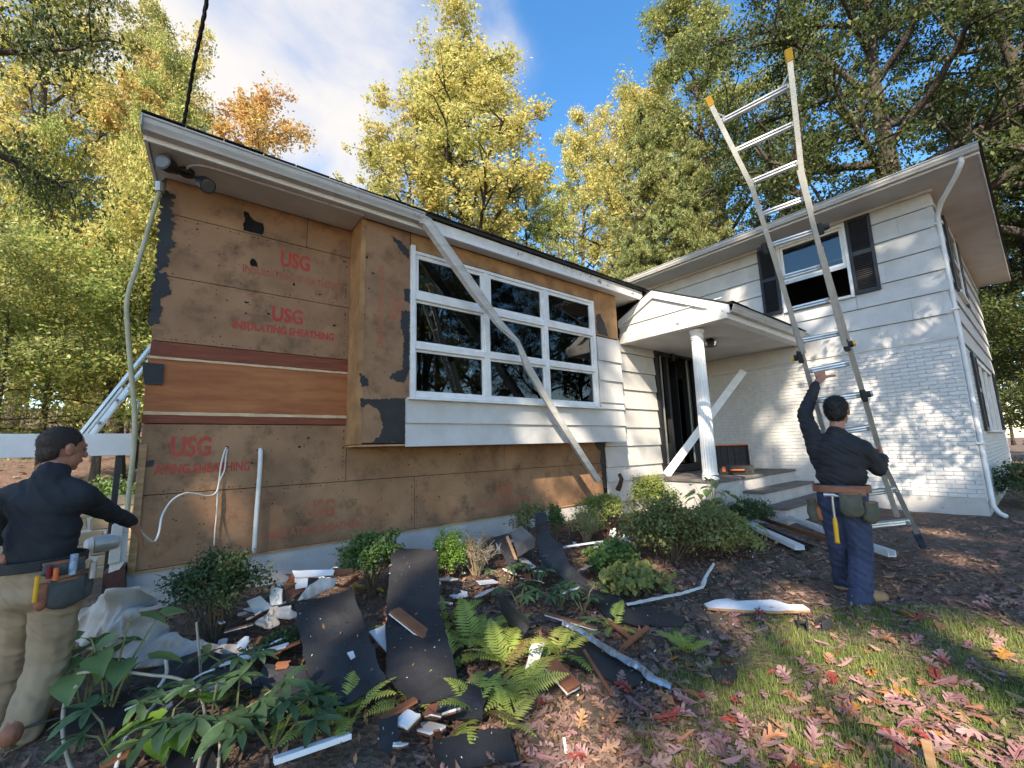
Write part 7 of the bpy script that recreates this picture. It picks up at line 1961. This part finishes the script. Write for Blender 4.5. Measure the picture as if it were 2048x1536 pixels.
hb.ell(headc+up_*.034-fw_*.020, sd_*.086, fw_*.104, up_*.098, 16); hb.ell(headc-fw_*.052-up_*.022, sd_*.074, fw_*.060, up_*.080, 14); hb.ell(headc+up_*.10+fw_*.035, sd_*.055, fw_*.06, up_*.035, 12)
strands(hb.build('hair', M['hair'], man, .006, 2, folder(.005, 50, 50, 2)), 5200, .022, 1, M['hair'])
sb = Blob(); mid_ = (shL+shR)/2
sb.ell(wst+Zv*.00, L_*.178, F_*.128, Zv*.13, 14); sb.ell(J(1681, 925, .01), L_*.180, F_*.125, Zv*.15, 14); sb.ell(J(1680, 903, .02), L_*.188, F_*.125, Zv*.13, 14); sb.cap(shL-Zv*.02, .080, shR-Zv*.02, .082)
sb.cap(neck-Zv*.07, .09, neck+Zv*.005, .074); sb.cap(neck-Zv*.03+L_*.03, .06, shL, .074); sb.cap(neck-Zv*.03-L_*.03, .06, shR, .076)
sb.chain([shL, elL, wrL.lerp(elL, .08)], [.080, .060, .042]); sb.chain([shR, elR, wrR], [.082, .062, .044]); sb.cap(shL-Zv*.12-L_*.03, .09, shL+(elL-shL)*.3, .07)
sb.build('shirt', M['shirt_b'], man, .009, 6, folder(.010, 24, 6, 1.0, .55))
tr_ = Blob()
tr_.ell(plv, L_*.175, F_*.132, Zv*.12, 14); tr_.ell(plv-Zv*.07, L_*.170, F_*.135, Zv*.10, 14)
tr_.chain([hpL, knL, anL+Zv*.03], [.104, .080, .076]); tr_.chain([hpR, knR, anR+Zv*.035], [.106, .086, .086])
tr_.build('trousers', M['jeans'], man, .009, 6, folder(.010, 19, 9, 4.0, .5))
hr_ = Vector((anR.x, anR.y, fz+.005))+L_*.02-F_*.02; boot(man, hr_, hr_-L_*.20+F_*.13, Vector((anR.x, anR.y, fz+.07)), M['boot'])
hl = anL.copy(); g2 = gn(hl.x, hl.y); tl = hl+F_*.20-L_*.03
boot(man, Vector((hl.x, hl.y, g2+.02))-F_*.04, Vector((tl.x, tl.y, g2+.01)), Vector((hl.x, hl.y, g2+.06)), M['boot'])
bc = plv+Zv*.055
belt = ring_belt(R_, bc, .190, .150, bc.z-.028, bc.z+.030, M['leather'], man)
pouch(R_, J(1703, 1010, -.19), .155, .19, .085, M['pouch'], belt, .0)
pouch(R_, J(1741, 1025, -.12), .125, .17, .085, M['pouch'], belt, -.75)
pouch(R_, J(1626, 1020, .02), .10, .20, .075, M['pouch'], belt, 1.2, lean=.15)
pouch(R_, J(1712, 985, -.165), .13, .075, .03, M['leather'], belt, 0, 'leather_flap')
pouch(R_, J(1640, 1022, .0), .05, .16, .05, mat('orange_holster', (.42, .13, .05), rough=.7), belt, .9, 'holster')
ring = MB().tube([J(1650, 985, -.175), J(1656, 992, -.18), J(1668, 994, -.185), J(1680, 990, -.18)], .006, 6).build('hammer_loop', M['alu'], belt, smooth=True)
hm = thing('hammer', 'claw hammer with a yellow grip hanging from the tool belt', 'hammer', (0, 0, 0))
a_, b_ = J(1664, 990, -.20), J(1675, 1086, -.20)
MB().tube([a_, a_.lerp(b_, .5)], [.010, .010], 8).build('shaft', M['alu'], hm); MB().tube([a_.lerp(b_, .48), a_.lerp(b_, .6), a_.lerp(b_, .95), b_], [.014, .017, .016, .019], 10).build('grip', M['yellow'], hm, smooth=True)
MB().tube([a_+L_*.055, a_+L_*.02, a_-L_*.01, a_-L_*.045-Zv*.012], [.016, .013, .013, .005], 10).build('hammer_head', M['alu'], hm)

# ---- the man reaching to the cable at the left
Q_ = Body((-.495, 3.43))
ma2 = thing('person', 'person in navy shirt and khaki trousers reaching for the white cable', 'person', (0, 0, 0))
J = Q_.jp; F_, L_, Zv = Q_.F, Q_.L, Q_.Z
headc = J(126, 897, .08); neck = J(104, 952, .02); shR, elR, wrR = J(160, 992, -.05), J(212, 1022, .16), J(262, 1043, .34)
shL, elL, wrL = J(18, 1000, .12), J(12, 1070, .28), J(60, 1080, .42)
wst, plv = J(82, 1100, .0), J(88, 1150, -.02)
hpR, knR, anR = J(118, 1175, -.05), J(98, 1320, -.02), J(40, 1470, -.10)
hpL, knL, anL = J(48, 1175, .06), J(28, 1310, .16), J(-6, 1440, .22)
sk = Blob(); face = (F_*.45-L_*.9).normalized(); up_ = (Zv-L_*.10+F_*.05).normalized()
head(sk, headc, up_, face, 1.02)
sk.cap(headc-Zv*.05+L_*.02, .056, neck, .058); sk.chain([neck, J(92, 1040, 0), wst, plv], [.05, .085, .09, .09]); sk.cap(neck-Zv*.08, .04, shL, .04); sk.cap(neck-Zv*.08, .04, shR, .04)
sk.chain([shR, elR, wrR], [.045, .036, .027]); sk.chain([shL, elL, wrL], [.045, .036, .03])
kd = (J(278, 1064, .41)-wrR).normalized()
hand(sk, wrR, wrR+kd*.055, kd, Vector((0, 0, -1))-L_*.1, -Zv*.4-L_*.3+F_*.2, F_*.5+Zv*.6, 1.05, (.25, .55))
hand(sk, wrL, wrL+F_*.05, F_, -Zv, -L_, -L_, 1.0, (.5, 1.0))
sk.chain([plv, hpR, knR, anR], [.08, .07, .05, .04]); sk.chain([plv, hpL, knL, anL], [.08, .07, .05, .04])
sk.build('body', M['skin'], ma2, .0055, 4)
eyes(headc, up_, face, ma2, 1.02)
fw_ = (face-up_*face.dot(up_)).normalized(); sd_ = fw_.cross(up_); hb = Blob()
hb.ell(headc+up_*.032-fw_*.018, sd_*.081, fw_*.100, up_*.093, 16); hb.ell(headc-fw_*.055-up_*.018, sd_*.068, fw_*.050, up_*.074, 12)
hair2 = hb.build('hair', mat('short_brown_hair', (.020, .014, .011), (.035, .024, .018), scale=60, rough=.7, bump=.5, bscale=260, bdist=.003), ma2, .006, 2, folder(.002, 90, 90, 2)); strands(hair2, 5200, .011, 2, hair2.data.materials[0])
bf = (F_-L_*.55).normalized(); bs = bf.cross(Zv)
sb = Blob()
sb.ell(wst+Zv*.01, bs*.148, bf*.108, Zv*.13, 14); sb.ell(J(88, 1060, .0), bs*.155, bf*.110, Zv*.16, 14); sb.ell(J(94, 1012, .01), bs*.168, bf*.110, Zv*.13, 14); sb.cap(shL-Zv*.01, .078, shR-Zv*.01, .078)
sb.cap(neck-Zv*.07, .095, neck+Zv*.005, .077); sb.cap(neck-Zv*.03, .062, shL, .072); sb.cap(neck-Zv*.03, .062, shR, .072)
sb.chain([shR, elR, wrR], [.072, .052, .037]); sb.chain([shL, elL, wrL], [.072, .054, .04])
sb.build('shirt', M['shirt_n'], ma2, .009, 6, folder(.010, 20, 7, 8.0, .7))
tr_ = Blob()
tr_.ell(plv, bs*.165, bf*.135, Zv*.11, 14); tr_.ell(plv-Zv*.07, bs*.165, bf*.138, Zv*.10, 14)
tr_.chain([hpR, knR, anR+Zv*.01], [.108, .088, .078]); tr_.chain([hpL, knL, anL], [.108, .086, .078])
tr_.build('trousers', M['khaki'], ma2, .009, 6, folder(.012, 17, 8, 14.0, .6))
g3 = gn(anR.x, anR.y); boot(ma2, Vector((anR.x, anR.y, g3+.02))-bf*.06, Vector((anR.x, anR.y, g3+.015))+bf*.17, Vector((anR.x, anR.y, max(anR.z-.06, g3+.05))), M['leather'])
g3 = gn(anL.x, anL.y); boot(ma2, Vector((anL.x, anL.y, g3+.02))-bf*.06, Vector((anL.x, anL.y, g3+.015))+bf*.17, Vector((anL.x, anL.y, max(anL.z-.06, g3+.05))), M['leather'])
bc = J(84, 1122, .0)
belt = ring_belt(Q_, bc, .178, .150, bc.z-.026, bc.z+.026, M['rubber'], ma2, -.5)
p1_ = pouch(Q_, J(130, 1185, -.15), .15, .15, .075, M['pouch_g'], belt, -.25)
pouch(Q_, J(128, 1135, -.16), .17, .075, .035, M['pouch_g'], belt, -.2, 'pouch_panel')
pouch(Q_, J(165, 1170, -.08), .10, .15, .07, M['pouch_g'], belt, -.9)
pouch(Q_, J(82, 1195, -.17), .05, .13, .05, M['leather'], belt, .1, 'holster')
pouch(Q_, J(6, 1130, .0), .05, .11, .05, M['leather'], belt, .9, 'holster')
for px, py, off, r_, h_, mm in ((147, 1128, -.20, .016, .10, 'blue_can'), (112, 1148, -.20, .011, .06, 'tool_or'), (98, 1145, -.19, .010, .06, 'red_cloth'), (186, 1140, -.14, .016, .08, 'alum_dull'), (72, 1178, -.21, .009, .12, 'yellow')):
    c0 = J(px, py, off); MB().tube([c0-Zv*h_/2, c0+Zv*h_/2], r_, 10).build('belt_tool', M[mm], belt)
st_ = Blob(); st_.chain([J(-20, 995, .0), J(-16, 1050, -.05), J(-14, 1100, -.06)], [.026, .026, .022]); st_.build('red_strap', M['red_cloth'], ma2, .008, 3)
bpy.context.view_layer.update()
